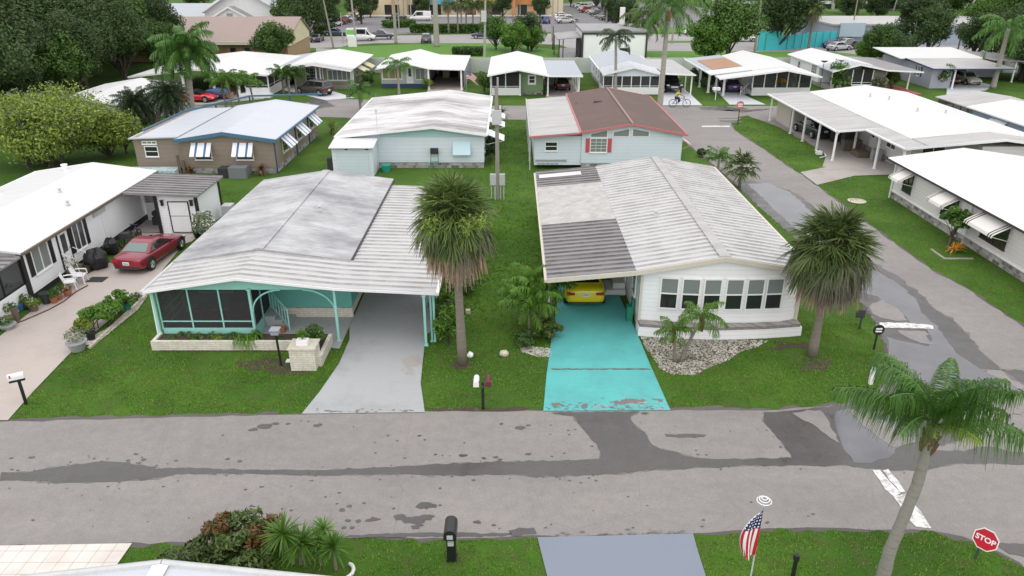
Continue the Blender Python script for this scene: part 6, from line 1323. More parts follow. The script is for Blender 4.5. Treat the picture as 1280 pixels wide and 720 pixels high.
# big trees and the woods: one of each kind, then copies
PR = {}
def proto(key, **k): PR[key] = broadleaf('x', 0, 0, **k)
proto('wood', h=15, r=6, seed=201, N=24000, leaf='lf_dark', lumps=60, size=.22, trunk_h=.12, tr=.4, shell=.3)
proto('wood2', h=13, r=5, seed=202, N=20000, leaf='lf_mid', lumps=46, size=.22, trunk_h=.12, tr=.35, shell=.3)
proto('round', h=8, r=4, seed=203, N=9000, leaf='lf_mid', lumps=34, size=.2, trunk_h=.1, tr=.25, shell=.3)
proto('dark', h=9, r=4.5, seed=204, N=9500, leaf='lf_dark', lumps=36, size=.2, trunk_h=.1, tr=.3, shell=.3)
proto('bright', h=7, r=4, seed=205, N=9000, leaf='lf_bright', lumps=34, size=.2, trunk_h=.04, tr=.25, shell=.3)
PF = sabal('x', 0, 0, 7.5, 2.2, seed=206, nf=40, ns=16, dead=14, greyn=4, blade=.14, trunk_r=.2)
PQ = queen('x', 0, 0, 8.5, 3.2, seed=207, nf=14, nl=22, ll=.8, w=.16, tr=.2, e0=(1.2, -.3), bend=1.8, boots=False, bark='barkl')
used = set()
def tree(key, x, y, s, label, group, rz=None, sz=None):
    o = {'fan': PF, 'queen': PQ}.get(key) or PR[key]
    if key in used: o = copy_tree(o)
    used.add(key)
    return place(o, x, y, 0, rnd.uniform(0, 6.28) if rz is None else rz, s, label, group, sz)
woods = [(-52, 103, .8), (-49, 98, .7), (-57, 114, .9), (-47, 106, .62), (-50, 112, .7), (-49, 74, .62), (-47.5, 81, .7), (-50, 90, .8), (-47, 66, 1.0), (-55, 62, .9), (-44, 55, .55), (-52, 76, .95), (-60, 72, 1.1), (-66, 66, 1.0), (-56, 86, 1.05), (-64, 84, 1.1), (-74, 78, 1.2), (-53, 95, 1.0), (-60, 98, 1.15), (-70, 94, 1.2), (-82, 88, 1.2), (-54, 107, 1.0), (-63, 110, 1.15), (-74, 108, 1.2), (-86, 104, 1.3), (-68, 122, 1.2), (-80, 122, 1.3), (-95, 118, 1.3), (-76, 138, 1.2), (-92, 138, 1.3), (-108, 132, 1.4), (-72, 55, 1.0), (-48.5, 84, .8), (-62, 52, .9)]
adj = ['lowest', 'second', 'third', 'fourth', 'fifth', 'sixth']
for i, (x, y, s) in enumerate(woods):
    tree('wood' if i % 3 else 'wood2', x - 2, y + 2, s * rnd.uniform(.9, 1.1), 'dense dark tree of the thick woods filling the upper left corner', 'trees of the left woods', sz=s * rnd.uniform(.8, 1.05))
for i in range(26):
    tree('wood2' if i % 2 else 'dark', -150 + i * 6 + rnd.uniform(-2, 2), 205 + rnd.uniform(-12, 25) if i < 12 else 255 + rnd.uniform(0, 40), rnd.uniform(.9, 1.3), 'tree of the distant belt beyond the buildings at the top left', 'trees of the distant left belt')
for i in range(40):
    tree(['wood2', 'round', 'bright', 'dark'][i % 4], rnd.uniform(75, 230), rnd.uniform(165, 300), rnd.uniform(.9, 1.6), 'tree of the distant green belt at the top right', 'trees of the distant right belt')
for i in range(16):
    tree(['wood2', 'dark', 'round'][i % 3], rnd.uniform(18, 75), rnd.uniform(230, 330), rnd.uniform(.9, 1.3), 'tree behind the rows of parked cars at the top middle', 'trees behind the parked cars')
one = [('fan', (-55.12,128.26), .7, 'fan palm with hanging dry fronds left of the reddish roof'), ('round', (-35.04,112.72), .85, 'round leafy tree standing before the cream gable end', ),
       ('dark', (-39.96,151.41), 1.1, 'dark spreading tree left of the row of parked cars'), ('dark', (-39.02,164.45), 1.0, 'dark spreading tree above the row of parked cars'), ('dark', (-36.40,188.62), 1.0, 'dark tree left of the shop front door'), ('round', (-46.65,164.45), 1.0, 'tree right beside the white gabled building'),
       ('round', (-2.81,135.18), .75, 'green tree right of the navy suv by the highway'), ('bright', (0.00,130.49), .8, 'wide bright shrubby tree behind the mint green home'), ('bright', (3.32,132.80), .65, 'low bright tree right of the wide shrubby one'), ('dark', (2.81,135.18), .7, 'thin trunked dark tree behind the mint green home'),
       ('bright', (30.19,118.11), 1.0, 'left lobe of the big bright green tree behind the rusty roof'), ('round', (33.66,120.01), 1.25, 'largest bright green tree behind the rusty roof home'), ('dark', (46.69,135.18), 1.25, 'large dark tree in front of the turquoise fence'), ('fan', (51.16,132.80), 1.0, 'fan palm in front of the turquoise fence'), ('dark', (55.92,154.48), 1.3, 'dark tree behind the turquoise fence'),
       ('round', (55.25,114.46), .8, 'round tree behind the grey carport roof of the red drive home'), ('bright', (54.24,116.26), .65, 'bright tree left of the round one at the blue grey building'), ('dark', (56.59,112.72), .55, 'low drooping tree above the grey carport roof'), ('dark', (68.00,130.49), 1.1, 'dark green tree in the middle of the right background'), ('dark', (68.19,126.10), .9, 'dark tree left of the grey roofed house'),
       ('fan', (71.91,124.01), .6, 'bushy palm left of the tall palm in the right background'), ('dark', (72.23,120.01), .8, 'dark shrubby tree behind the white roof of the lavender home'), ('dark', (73.14,116.26), .9, 'dark tree under the tall right palm'), ('dark', (67.41,100.38), 1.0, 'dark tree at the right frame edge'), ('dark', (71.58,109.37), 1.0, 'dark tree behind the side roof at the right'), ('wood2', (97.48,151.41), .9, 'tall tree at the top right corner'), ('bright', (97.24,160.99), 1.1, 'bright tree right of the two crossed poles'), ('round', (84.44,160.99), 1.1, 'tree above the grey roofed house')]
for k, (x, y), s, l in one: tree(k, x, y, s, l, None)
for i, x in enumerate((568, 576, 587, 594, 603, 560)):
    tree('fan', ((-13.37,166.23), (-11.48,166.23), (-9.70,168.05), (-8.31,168.05), (-6.58,168.05), (-5.06,175.74))[i][0], 164 + i * .8, .85, 'fan palm of the cluster along the highway hedge', 'palms along the hedge')
for i, (x, y) in enumerate([(-37.83,208.92), (-28.85,208.92), (-24.25,211.76), (-22.30,211.76), (-2.56,208.92), (2.19,214.67), (7.48,208.92), (19.24,248.74), (83.27,193.33), (88.37,198.27), (90.21,193.33), (30.19,145.60), (24.77,168.05), (30.43,171.81), (23.51,175.74), (21.34,175.74)]):
    tree('queen' if i % 2 else 'dark', x, y, .7 if i < 7 else .8, 'small tree planted around the shopping centre lots', 'small trees of the parking lots')
queen('tall pale royal palm trunk rising out of the picture by the highway', *(-13.69,140.21), 17, 4.5, seed=208, nf=14, nl=26, ll=.9, w=.15, tr=.42, boots=False, bark='barkl')
queen('slim tall palm trunk left of the pale royal palm', *(-21.89,145.60), 16, 4, seed=209, nf=14, nl=26, ll=.9, w=.15, tr=.24, boots=False, bark='barkl')
# clipped hedges
def hedge(label, x0, y0, x1, y1, w, h, seed, N=3000, leaf='lf_mid'):
    rs = np.random.RandomState(seed); L = math.hypot(x1 - x0, y1 - y0); t = rs.random(N); s = rs.uniform(-.5, .5, N) * w; z = rs.random(N) ** .5 * h
    P = np.stack([x0 + (x1 - x0) * t - (y1 - y0) / L * s, y0 + (y1 - y0) * t + (x1 - x0) / L * s, z], 1); n = unit(rs.normal(0, 1, (N, 3))); a = unit(np.cross(n, rs.normal(0, 1, (N, 3)))); b_ = np.cross(n, a); q = .22
    o = np.array([(x0 + x1) / 2, (y0 + y1) / 2, 0]); V = np.stack([P - a * q, P + b_ * q, P + a * q, P - b_ * q], 1).reshape(-1, 3) - o
    ob = npmesh('hedge', V, np.arange(4 * N).reshape(-1, 4), M[leaf], org=tuple(o)); tag(ob, label, 'hedge'); return ob
hedge('clipped green hedge along the far side of the highway', *(-21.77,166.23), *(-1.20,166.23), 2.2, 1.7, 1, 9000)
hedge('clipped hedge left of the parking lot entrance', *(-41.31,162.70), *(-37.61,162.70), 2.2, 1.7, 2, 2500)
hedge('low dark hedge in the turf behind the grey home', *(-9.82,127.17), *(-4.78,127.17), 2.5, 1.2, 3, 2500, 'lf_dark')
hedge('planting strip inside the parking lot', *(-28.89,177.77), *(-23.37,181.96), 4, 1.5, 4, 3000)
# gravel beds: countless stones
def pebbles(name, poly, n, size, m, seed, z=.01):
    rs = np.random.RandomState(seed); P = np.array(poly); lo, hi = P.min(0), P.max(0); pts = rs.uniform(lo, hi, (n * 3, 2)); pts = pts[inpoly(pts, poly)][:n]; N = len(pts)
    s = size * rs.uniform(.5, 1.4, (N, 1)); c = np.concatenate([pts, np.full((N, 1), z)], 1)
    off = np.array([[1, 0, 0], [0, 1, 0], [-1, 0, 0], [0, -1, 0], [0, 0, 1.]]); ang = rs.uniform(0, 6.28, N); cs, sn = np.cos(ang), np.sin(ang)
    V = np.zeros((N, 5, 3))
    for k in range(5): V[:, k, 0] = c[:, 0] + s[:, 0] * (off[k, 0] * cs - off[k, 1] * sn * .7); V[:, k, 1] = c[:, 1] + s[:, 0] * (off[k, 0] * sn + off[k, 1] * cs * .7); V[:, k, 2] = c[:, 2] + s[:, 0] * off[k, 2] * .6
    i = np.arange(N)[:, None] * 5; F = np.concatenate([i + np.array([[0, 1, 4]]), i + np.array([[1, 2, 4]]), i + np.array([[2, 3, 4]]), i + np.array([[3, 0, 4]])], 0)
    o = npmesh(name, V.reshape(-1, 3), F, m); o['kind'] = 'stuff'; return o
GV = leafm('shell_gravel', (.22, .2, .165), (.7, .67, .62), 0, .8)
bed = [(5.53,28.12), (10.95,27.76), (10.39,27.27), (9.47,26.79), (8.86,26.12), (8.02,25.61), (7.16,24.93), (6.29,24.99), (5.92,25.36), (5.80,26.12), (5.63,27.06)]
sheet('gravel_bed', bed, .012, grimy('bed_soil', (.09, .085, .045), .95, .8, 2.5, (.24, .22, .18)), step=.2, amp=.06, hard=True)
pebbles('gravel', bed, 3000, .045, GV, 1)
bed2 = [(0.27,27.48), (0.81,27.27), (1.61,27.06), (1.64,26.38), (1.05,26.38), (0.40,26.79)]
pebbles('gravel', bed2, 500, .045, GV, 2)
bed3 = [(-18.14,27.34), (-18.08,28.20), (-17.77,29.10), (-17.76,30.98), (-18.07,33.06), (-17.67,32.68), (-17.38,30.72), (-17.49,29.26), (-17.59,27.91), (-17.77,27.34)]
sheet('gravel_bed', bed3, .034, grimy('white_bed', (.4, .38, .36), .95, .5, 2), hard=True); pebbles('gravel', bed3, 1500, .035, GV, 3, .036)
# grass blades on the nearer lawns
def grass():
    rs = np.random.RandomState(5); acc = []
    for (x0, x1, y0, y1, dn) in ((-19, 15.5, 12.2, 29.5, 150), (-4, 2.5, 29.5, 46, 60), (-21, -14, 29.5, 50, 30), (21, 27, 27, 52, 55), (20, 26, 52, 76, 25), (-4.5, 2.5, 46, 74, 25), (15.5, 20, 12, 16, 120), (12.5, 17.5, 28, 46, 50)):
        n = int((x1 - x0) * (y1 - y0) * dn); acc.append(np.stack([rs.uniform(x0, x1, n), rs.uniform(y0, y1, n), np.full(n, 1.0 if y0 < 29 else 1.7)], 1))
    P = np.concatenate(acc); bad = np.zeros(len(P), bool)
    for H in HARD:
        H = np.asarray(H); lo, hi = H.min(0) - .01, H.max(0) + .01; k = np.where((P[:, 0] > lo[0]) & (P[:, 0] < hi[0]) & (P[:, 1] > lo[1]) & (P[:, 1] < hi[1]) & ~bad)[0]
        if len(k): bad[k[inpoly(P[k, :2], H.tolist())]] = True
    P = P[~bad]; q = np.sin(P[:, 0] * 1.3 + 2 * np.sin(P[:, 1] * .9)) + np.sin(P[:, 1] * 1.7 + 1.5 * np.sin(P[:, 0] * .8)) + .5 * np.sin(P[:, 0] * 4.1 + P[:, 1] * 3.3)
    P = P[~((q > .9) & (rs.random(len(P)) < .7))]; N = len(P); B = 3   # thin worn patches
    Q = np.repeat(P, B, 0); N3 = len(Q); a = rs.uniform(0, 6.28, N3); h = rs.uniform(.025, .06, N3) * Q[:, 2]; w = rs.uniform(.008, .018, N3) * Q[:, 2]
    base = np.stack([Q[:, 0] + rs.normal(0, .035, N3), Q[:, 1] + rs.normal(0, .035, N3), np.zeros(N3)], 1); d = np.stack([np.cos(a), np.sin(a), np.zeros(N3)], 1)
    tip = base + np.stack([rs.normal(0, .03, N3), rs.normal(0, .03, N3), h], 1)
    V = np.stack([base - d * w[:, None], base + d * w[:, None], tip], 1).reshape(-1, 3)
    o = npmesh('grass', V, np.arange(3 * N3).reshape(-1, 3), M['blade']); o['kind'] = 'stuff'; o['label'] = 'short green lawn grass around the near homes'; print('grass blades', N3)
M['blade'] = leafm('grass_blades', (.05, .125, .009), (.19, .34, .035), .25, .6, .5)

# ================================================================ vehicles
def paint(name, c, objcol=False):
    m = mat(name, c, .32, .0, .6); b = m.node_tree.nodes['Principled BSDF']; b.inputs['Coat Weight'].default_value = .6; b.inputs['Coat Roughness'].default_value = .08
    if objcol:
        oi = m.node_tree.nodes.new('ShaderNodeObjectInfo'); m.node_tree.links.new(oi.outputs['Color'], b.inputs['Base Color'])
    return m
PAINT = paint('car_paint', (.5, .5, .5), True)
TAIL = mat('tail_lamp_red', (.35, .01, .015), .15); HEAD = mat('headlamp', (.65, .67, .7), .1); PLATE = mat('plate', (.7, .7, .68), .5); PLTX = mat('plate_text', (.08, .2, .1), .5)
STY = {  # x from rear(0) to front(1): (x, z_low, z_belt, halfwidth) ; glass: rear base, rear top, front top, front base
    'coupe': dict(L=4.7, W=1.84, H=1.3, st=[(0, .42, .7, .66), (.015, .26, .86, .82), (.07, .22, .92, .92), (.2, .2, .92, .95), (.32, .2, .88, .94), (.55, .2, .86, .94), (.72, .2, .82, .94), (.88, .22, .72, .9), (.97, .26, .58, .78), (1, .36, .5, .6)], g=(.17, .32, .5, .7)),
    'sport': dict(L=4.8, W=1.92, H=1.37, st=[(0, .45, .88, .76), (.02, .26, 1.02, .88), (.12, .2, 1.06, .96), (.3, .2, .98, .93), (.55, .2, .95, .93), (.75, .2, .92, .96), (.9, .22, .84, .92), (.98, .26, .74, .84), (1, .4, .62, .72)], g=(.13, .3, .48, .64)),
    'sedan': dict(L=4.75, W=1.82, H=1.45, st=[(0, .42, .85, .74), (.02, .28, .98, .86), (.1, .22, 1.0, .9), (.35, .2, .96, .91), (.6, .2, .94, .91), (.78, .22, .9, .9), (.92, .24, .8, .86), (.985, .3, .68, .76), (1, .4, .55, .66)], g=(.12, .26, .54, .72)),
    'suv': dict(L=4.7, W=1.88, H=1.72, st=[(0, .5, .95, .8), (.015, .34, 1.08, .9), (.1, .3, 1.1, .93), (.4, .28, 1.06, .94), (.65, .28, 1.04, .94), (.8, .3, 1.02, .93), (.93, .34, .92, .88), (.99, .42, .8, .8), (1, .5, .7, .72)], g=(.015, .07, .56, .74)),
    'van': dict(L=5.6, W=2.0, H=2.35, st=[(0, .5, 1.1, .9), (.01, .38, 1.25, .98), (.1, .34, 1.25, 1.0), (.5, .32, 1.22, 1.0), (.75, .32, 1.18, 1.0), (.88, .34, 1.1, .96), (.97, .42, .95, .88), (1, .55, .8, .8)], g=(.008, .02, .7, .88)),
    'pickup': dict(L=5.5, W=1.98, H=1.8, st=[(0, .6, 1.05, .9), (.015, .5, 1.15, .95), (.3, .45, 1.15, .96), (.6, .4, 1.14, .97), (.8, .42, 1.14, .97), (.95, .46, 1.08, .95), (1, .55, .9, .88)], g=(.34, .4, .6, .72)),
}
def car(kind, label, col, open_top=False, proto=False, glassm=None, extras=None, bed=False):
    S = STY[kind]; L, W, H = S['L'], S['W'], S['H']; k = W / 1.9
    root = empty('car' if kind not in ('van',) else 'van', (0, 0, 0), label, {'suv': 'suv', 'van': 'van', 'pickup': 'pickup truck'}.get(kind, 'car'))
    X = lambda t: (t - .5) * L
    b = MB(); rings = []
    for (t, z0, zb, hw) in S['st']:
        hw *= k; zm = (z0 + zb) / 2
        prof = [(hw * .8, z0), (hw * .97, z0 + .07), (hw, zm - .05), (hw * .985, zb - .12), (hw * .9, zb - .02), (hw * .5, zb + .025)]
        rings.append([(X(t), y, z) for y, z in prof] + [(X(t), -y, z) for y, z in prof[::-1]])
    n = 12; vs = [p for r in rings for p in r]
    fs = [(i * n + j, (i + 1) * n + j, (i + 1) * n + (j + 1) % n, i * n + (j + 1) % n) for i in range(len(rings) - 1) for j in range(n)]
    fs += [tuple(range(n)), tuple(range((len(rings) - 1) * n, len(rings) * n))[::-1]]
    b.add(vs, fs)
    body = b.build('body', PAINT, root, smooth=True)
    sm = body.modifiers.new('s', 'SUBSURF'); sm.levels = 1; sm.render_levels = 2 if not proto else 1; body.color = (*col, 1)
    # greenhouse
    gb, gt, ft, fb = S['g']; belt = lambda t: float(np.interp(t, [s[0] for s in S['st']], [s[2] for s in S['st']])) - .01
    hwb = lambda t: float(np.interp(t, [s[0] for s in S['st']], [s[3] for s in S['st']])) * k * .9
    rw = W / 2 * .7 if kind != 'van' else W / 2 * .88
    lo = [(X(t), hwb(t), belt(t)) for t in (gb, gt, ft, fb)]
    hi = [(X(gt), rw * .97, H - .05), (X(gt + (ft - gt) * .4), rw, H), (X(ft), rw, H - .03)]
    if not open_top:
        A = [Vector(p) for p in lo]; Hh = [Vector(p) for p in hi]; mir = lambda v: Vector((v.x, -v.y, v.z))
        P = [A[0], A[1], A[2], A[3], Hh[0], Hh[1], Hh[2]]; Q = P + [mir(p) for p in P]; b = MB()
        b.add(Q, [(0, 1, 4), (1, 5, 4), (1, 2, 5), (2, 6, 5), (2, 3, 6), (7, 11, 8), (8, 11, 12), (8, 12, 9), (9, 12, 13), (9, 13, 10), (4, 5, 12, 11), (5, 6, 13, 12), (0, 4, 11, 7), (3, 10, 13, 6)])
        cab = b.build('cabin', PAINT, root); cab.color = (*col, 1); bv = cab.modifiers.new('b', 'BEVEL'); bv.width = .09; bv.segments = 3
        def pane(name, quad, mx, mz, m_, off=.012, parent=cab):
            q = [Vector(v) for v in quad]; nn = (q[1] - q[0]).cross(q[3] - q[0]).normalized()
            g_ = lambda u, v: (q[0] * (1 - u) + q[1] * u) * (1 - v) + (q[3] * (1 - u) + q[2] * u) * v + nn * off
            b = MB(); b.add([g_(mx, mz), g_(1 - mx, mz), g_(1 - mx, 1 - mz), g_(mx, 1 - mz)], [(0, 1, 2, 3)]); return b.build(name, m_, root)
        pane('windscreen', [P[3], mir(P[3]), mir(P[6]), P[6]][::-1] if False else [mir(P[3]), P[3], P[6], mir(P[6])][::1], .07, .07, M['cglass'])
        pane('rear_window', [P[0], mir(P[0]), mir(P[4]), P[4]], .09, .1, glassm or M['cglass'])
        for s in (1, -1):
            mm = (lambda v: v) if s == 1 else mir
            a = lambda t, u: A[1].lerp(A[2], t) * (1 - u) + (Hh[0].lerp(Hh[1], t / .4) if t < .4 else Hh[1].lerp(Hh[2], (t - .4) / .6)) * u
            segs = [((0.02, .48), (.52, .97))][0] if kind not in ('van', 'pickup') else ((.52, .97),) if kind == 'van' else ((.05, .95),)
            for t0, t1 in segs:
                q = [a(t0, .1), a(t1, .1), a(t1, .86), a(t0, .86)]; q = [mm(v) for v in q]
                nn = Vector((0, s, .45)).normalized(); b = MB(); b.add([v + nn * .014 for v in q], [(0, 1, 2, 3)] if s == -1 else [(3, 2, 1, 0)]); b.build('side_window', M['cglass'], root)
            q = [mm(v) + Vector((0, s, .45)).normalized() * .014 for v in (A[2].lerp(A[3], .05) + Vector((0, 0, .04)), A[2].lerp(A[3], .75) + Vector((0, 0, .03)), A[2].lerp(A[3], .05) * .25 + Hh[2] * .75)]
            b = MB(); b.add(q, [(0, 1, 2)] if s == -1 else [(2, 1, 0)]); b.build('side_window', M['cglass'], root)
            if kind in ('suv', 'coupe', 'sedan', 'sport'):
                q = [mm(v) + Vector((0, s, .45)).normalized() * .014 for v in (A[1] + (A[0] - A[1]) * .75 + Vector((0, 0, .03)), A[1] * .96 + A[0] * .04 + Vector((0, 0, .04)), A[1] * .2 + Hh[0] * .8)]
                b = MB(); b.add(q, [(0, 1, 2)] if s == -1 else [(2, 1, 0)]); b.build('side_window', M['cglass'], root)
            b = MB(); p = mm(A[3] + Vector((-.25, .1, .1))); b.blob(p, (.09, .11, .07), 1); mi_ = b.build('mirror', PAINT, root, smooth=True); mi_.color = (*col, 1)
    else:
        b = MB(); b.box(X(gb), X(fb), -.65, .65, .9, .955); b.build('interior', M['dark'], root)
        b = MB()
        for x in (X(.42), X(.55)):
            for y in (-.35, .35): b.box(x - .12, x + .06, y - .22, y + .22, .95, 1.25)
        b.build('seat', M['shade'], root)
        b = MB(); b.add([(X(fb), -.75, .95), (X(fb), .75, .95), (X(ft), .62, 1.32), (X(ft), -.62, 1.32)], [(0, 1, 2, 3)]); b.build('windscreen', M['cglass'], root)
    for tx in (.17, .81):
        for s in (1, -1):
            r = .33 if kind in ('coupe', 'sport', 'sedan') else .37; y = s * (W / 2 - .1); x = X(tx)
            b = MB(); b.lathe((x, y - .115, r), [(r * .62, 0), (r * .95, .0), (r, .03), (r, .2), (r * .95, .23), (r * .62, .23)], 20, axis='y'); ty = b.build('wheel', M['rubber'], root, smooth=False)
            yo = y + s * .118; b = MB(); b.lathe((x, yo - .008, r), [(r * .64, 0), (r * .64, .016)], 16, axis='y')
            for q in range(5):
                a = q * 1.2566; b.bar((x, yo + s * .012, r), (x + r * .58 * math.cos(a), yo + s * .012, r + r * .58 * math.sin(a)), .05, .03)
            b.build('rim', M['chrome'], ty)
            b = MB(); b.lathe((x, s * (W / 2 - .03) - .018, r + .04), [(r * 1.16, 0), (r * 1.16, .03)], 18, axis='y'); b.build('wheel_arch', M['rubber'], root)
    st = S['st']; zt = st[1][2] - .14; w0 = st[1][3] * k
    for s in (1, -1):
        b = MB(); y = s * (w0 - .22)
        if kind in ('suv', 'van'): b.box(X(0) - .01, X(.03), y + s * .1 - .09, y + s * .1 + .09, zt - .25, zt + .02)
        elif kind == 'sport': b.box(X(0) - .03, X(.02), y - .16, y + .2 * 1, zt - .12, zt)
        else: b.box(X(0) - .02, X(.02), y - .2, y + .2, zt - .1, zt + .02)
        b.build('taillight', TAIL, root)
        b = MB(); zf = st[-2][2] - .1; b.box(X(.955), X(.992), s * (st[-2][3] * k - .2) - .15, s * (st[-2][3] * k - .2) + .15, zf - .07, zf + .05); b.build('headlight', HEAD, root)
    b = MB(); b.box(X(0) - .025, X(0) + .01, -.17, .17, zt - .16 - (.2 if kind in ('suv', 'van') else .02), zt - .0 - (.2 if kind in ('suv', 'van') else .02)); pt = b.build('licence_plate', PLATE, root)
    b = MB()
    for q in range(6): b.box(X(0) - .03, X(0) - .025, -.13 + q * .045, -.1 + q * .045, zt - .13, zt - .07)
    b.build('lettering', PLTX, pt)
    b = MB(); b.box(X(0) - .015, X(.05), -w0 * .82, w0 * .82, st[1][1] + .06, st[1][1] + .13); b.box(X(.985), X(1) + .015, -.5, .5, st[-1][1] + .0, st[-1][1] + .1); b.build('bumper', M['dark'], root)
    if kind in ('suv', 'pickup', 'van', 'sedan'):
        b = MB(); b.box(X(.99), X(1) + .02, -.42, .42, st[-1][1] + .12, st[-1][2] - .04)
        b.build('grille', M['chrome'] if kind == 'pickup' else M['dark'], root)
    if bed: b = MB(); b.box(X(.02), X(.33), -.8, .8, 1.15, 1.19); b.build('load_bed', M['shade'], root)
    return root
def recol(o, col):
    for c in o.children:
        if c.name.startswith(('body', 'cabin', 'mirror')): c.color = (*col, 1)
    return o
red = place(car('coupe', 'dark red two door coupe parked on the pinkish drive by the white shed', (.2, .002, .022), glassm=M['cglassl']), -19.5, 37.15, .03, R(84))
b = MB(); b.box(-2.33, -2.1, -.62, .62, .93, .96); 
yc = place(car('sport', 'yellow sports coupe parked nose in under the carport over the turquoise drive', (.68, .58, .01)), 3.4, 33.1, .03, R(90))
place(car('suv', 'dark grey suv parked before the olive green home', (.06, .05, .055)), (-23.49,89.23)[0], (-23.49,89.23)[1], .03, R(152))
place(car('sedan', 'dark maroon car inside the grey carport of the mint green home', (.05, .012, .015)), 6.2, 93.5, .03, R(90))
place(car('pickup', 'black pickup with chrome grille facing out of the cream home carport', (.008, .008, .01), bed=True), 19.35, 92.3, .03, R(-90))
place(car('sedan', 'dark purple car parked beside the rusty roof panel home', (.03, .012, .1)), 26.6, 92.2, .03, R(90))
place(car('sedan', 'maroon car left in the lavender home carport', (.12, .02, .02)), 56.2, 98.2, .03, R(-90))
place(car('sedan', 'white car right in the lavender home carport', (.6, .58, .5)), 58.6, 97.6, .03, R(-90))
place(car('coupe', 'bright red convertible with open top under the left carport', (.6, .005, .015), open_top=True), (-35.70,83.99)[0], 84.6, .03, R(-4))
place(car('sedan', 'dark green car under the long posted carport at the right', (.008, .022, .02)), 27.6, 67.6, .03, R(97))
# distant cars: one of each kind, then copies
CP = {k: car(k, 'x', (.5, .5, .5), proto=True, bed=(k == 'pickup')) for k in ('sedan', 'suv', 'van', 'pickup')}
usedc = set()
def far_car(kind, xy, rz, col, label, group=None, z=.02):
    o = CP[kind] if kind not in usedc else copy_tree(CP[kind]); usedc.add(kind)
    place(o, xy[0], xy[1], z, R(rz), 1, label, group); recol(o, col)
    if group is None and 'group' in o: del o['group']
    return o
vn = far_car('van', (-29.19,149.91), 2, (.75, .76, .76), 'white van with a green side panel on the far road')
b = MB(); b.box(vn.location.x - 2.6, vn.location.x - .75, vn.location.y - 1.02, vn.location.y - 1.0, .8, 2.1); ob = b.build('green_panel', mat('lime_vinyl', (.2, .55, .12), .5))
ob.parent = vn; ob.matrix_parent_inverse = Matrix.Identity(4); me = ob.data; me.transform(Matrix.Translation(ob.location)); ob.location = (0, 0, 0); me.transform(Matrix.Rotation(R(-2), 4, 'Z') @ Matrix.Translation(-vn.location)); ORG[ob.name] = vn.location
far_car('pickup', (-25.95,152.93), 2, (.05, .05, .07), 'dark pickup right of the white van with the green panel')
far_car('sedan', (-36.38,160.15), 0, (.05, .07, .14), 'blue grey sedan left of the white van with the green panel')
far_car('sedan', (-37.37,148.45), 90, (.05, .06, .08), 'dark car half hidden behind the cream gable end')
far_car('suv', (-16.30,147.01), 95, (.13, .14, .15), 'grey suv waiting at the edge of the turf beyond the wall')
far_car('suv', (-5.75,154.48), 180, (.02, .03, .06), 'navy suv driving along the highway')
far_car('van', (-23.16,198.27), 182, (.72, .72, .7), 'white minivan in front of the shops')
far_car('pickup', (-29.46,198.27), 180, (.01, .01, .012), 'black pickup in front of the shops'); far_car('suv', (-5.62,195.77), 0, (.01, .012, .015), 'dark suv right of the hedge palms')
G1 = 'cars parked at the left of the lot'
for i, (p, c) in enumerate(zip([(-42.68,175.74), (-42.10,178.80), (-41.51,181.96), (-41.33,186.35), (-41.14,190.95), (-40.94,195.77), (-40.43,198.27), (-39.95,202.14)], [(.01, .01, .012), (.02, .02, .02), (.6, .6, .6), (.3, .02, .02), (.25, .03, .03), (.7, .7, .7), (.03, .03, .03), (.72, .72, .72)])):
    far_car('sedan' if i % 2 else 'suv', p, 65, c, ['black suv nearest the hedge in the left row', 'black sedan second in the left row', 'pale suv third in the left row', 'red sedan fourth in the left row', 'dull red suv fifth in the left row', 'white sedan sixth in the left row', 'charcoal suv seventh in the left row', 'white sedan closest to the shop in the left row'][i], G1)
G2 = 'cars parked along the middle lot lane'
cols = [(.01, .012, .015), (.05, .06, .05), (.3, .3, .3), (.02, .02, .025), (.35, .35, .36), (.5, .5, .5), (.3, .04, .04), (.7, .7, .7), (.05, .05, .06), (.7, .7, .7), (.72, .72, .72), (.6, .6, .6)]
nm = ['nearest black', 'dark green', 'mid grey', 'second black', 'silver', 'light grey', 'red', 'white', 'charcoal', 'second white', 'third white', 'farthest pale']
for i, p in enumerate([(25.29,195.77), (24.33,199.54), (23.84,206.16), (23.54,213.21), (23.51,219.19), (23.47,225.51), (21.55,227.15), (21.86,235.69), (24.68,237.47), (21.94,244.87), (24.49,250.72), (21.34,252.73)]):
    far_car('suv' if i % 3 == 0 else 'sedan', p, 155, cols[i], nm[i] + ' car of the diagonal row right of the lot lane', G2)
for i, (p, c) in enumerate(zip([(13.13,190.95), (13.08,199.54), (13.38,207.53), (14.45,195.77)], [(.5, .5, .5), (.65, .65, .66), (.7, .7, .7), (.2, .24, .2)])):
    far_car('sedan', p, 15, c, ['silver car nearest in the left row of the lot lane', 'white car second in the left row of the lot lane', 'white car third in the left row of the lot lane', 'grey green car at the right end of the left row'][i], 'cars left of the lot lane')
far_car('suv', (8.03,190.95), 100, (.02, .07, .25), 'bright blue suv left of the tall light pole')
for i, (p, c) in enumerate(zip([(57.67,137.65), (60.24,141.52), (61.16,140.21), (60.72,136.41), (56.90,133.98)], [(.02, .04, .15), (.02, .02, .025), (.4, .42, .44), (.01, .01, .012), (.5, .52, .55)])):
    far_car('sedan', p, 25, c, ['blue car before the blue grey building', 'black car behind the blue one at the grey building', 'silver car before the blue grey building', 'black car at the right before the blue grey building', 'pale car front most before the blue grey building'][i], 'cars before the blue grey building')
for i, p in enumerate([(54.54,179.84), (55.28,176.75), (38.09,161.84), (44.60,148.45)]): far_car('sedan', p, 0, (.7, .7, .7), ['left white car before the two tone building', 'right white car before the two tone building', 'pale car on the far highway behind the bright green tree', 'white car behind the turquoise fence'][i])

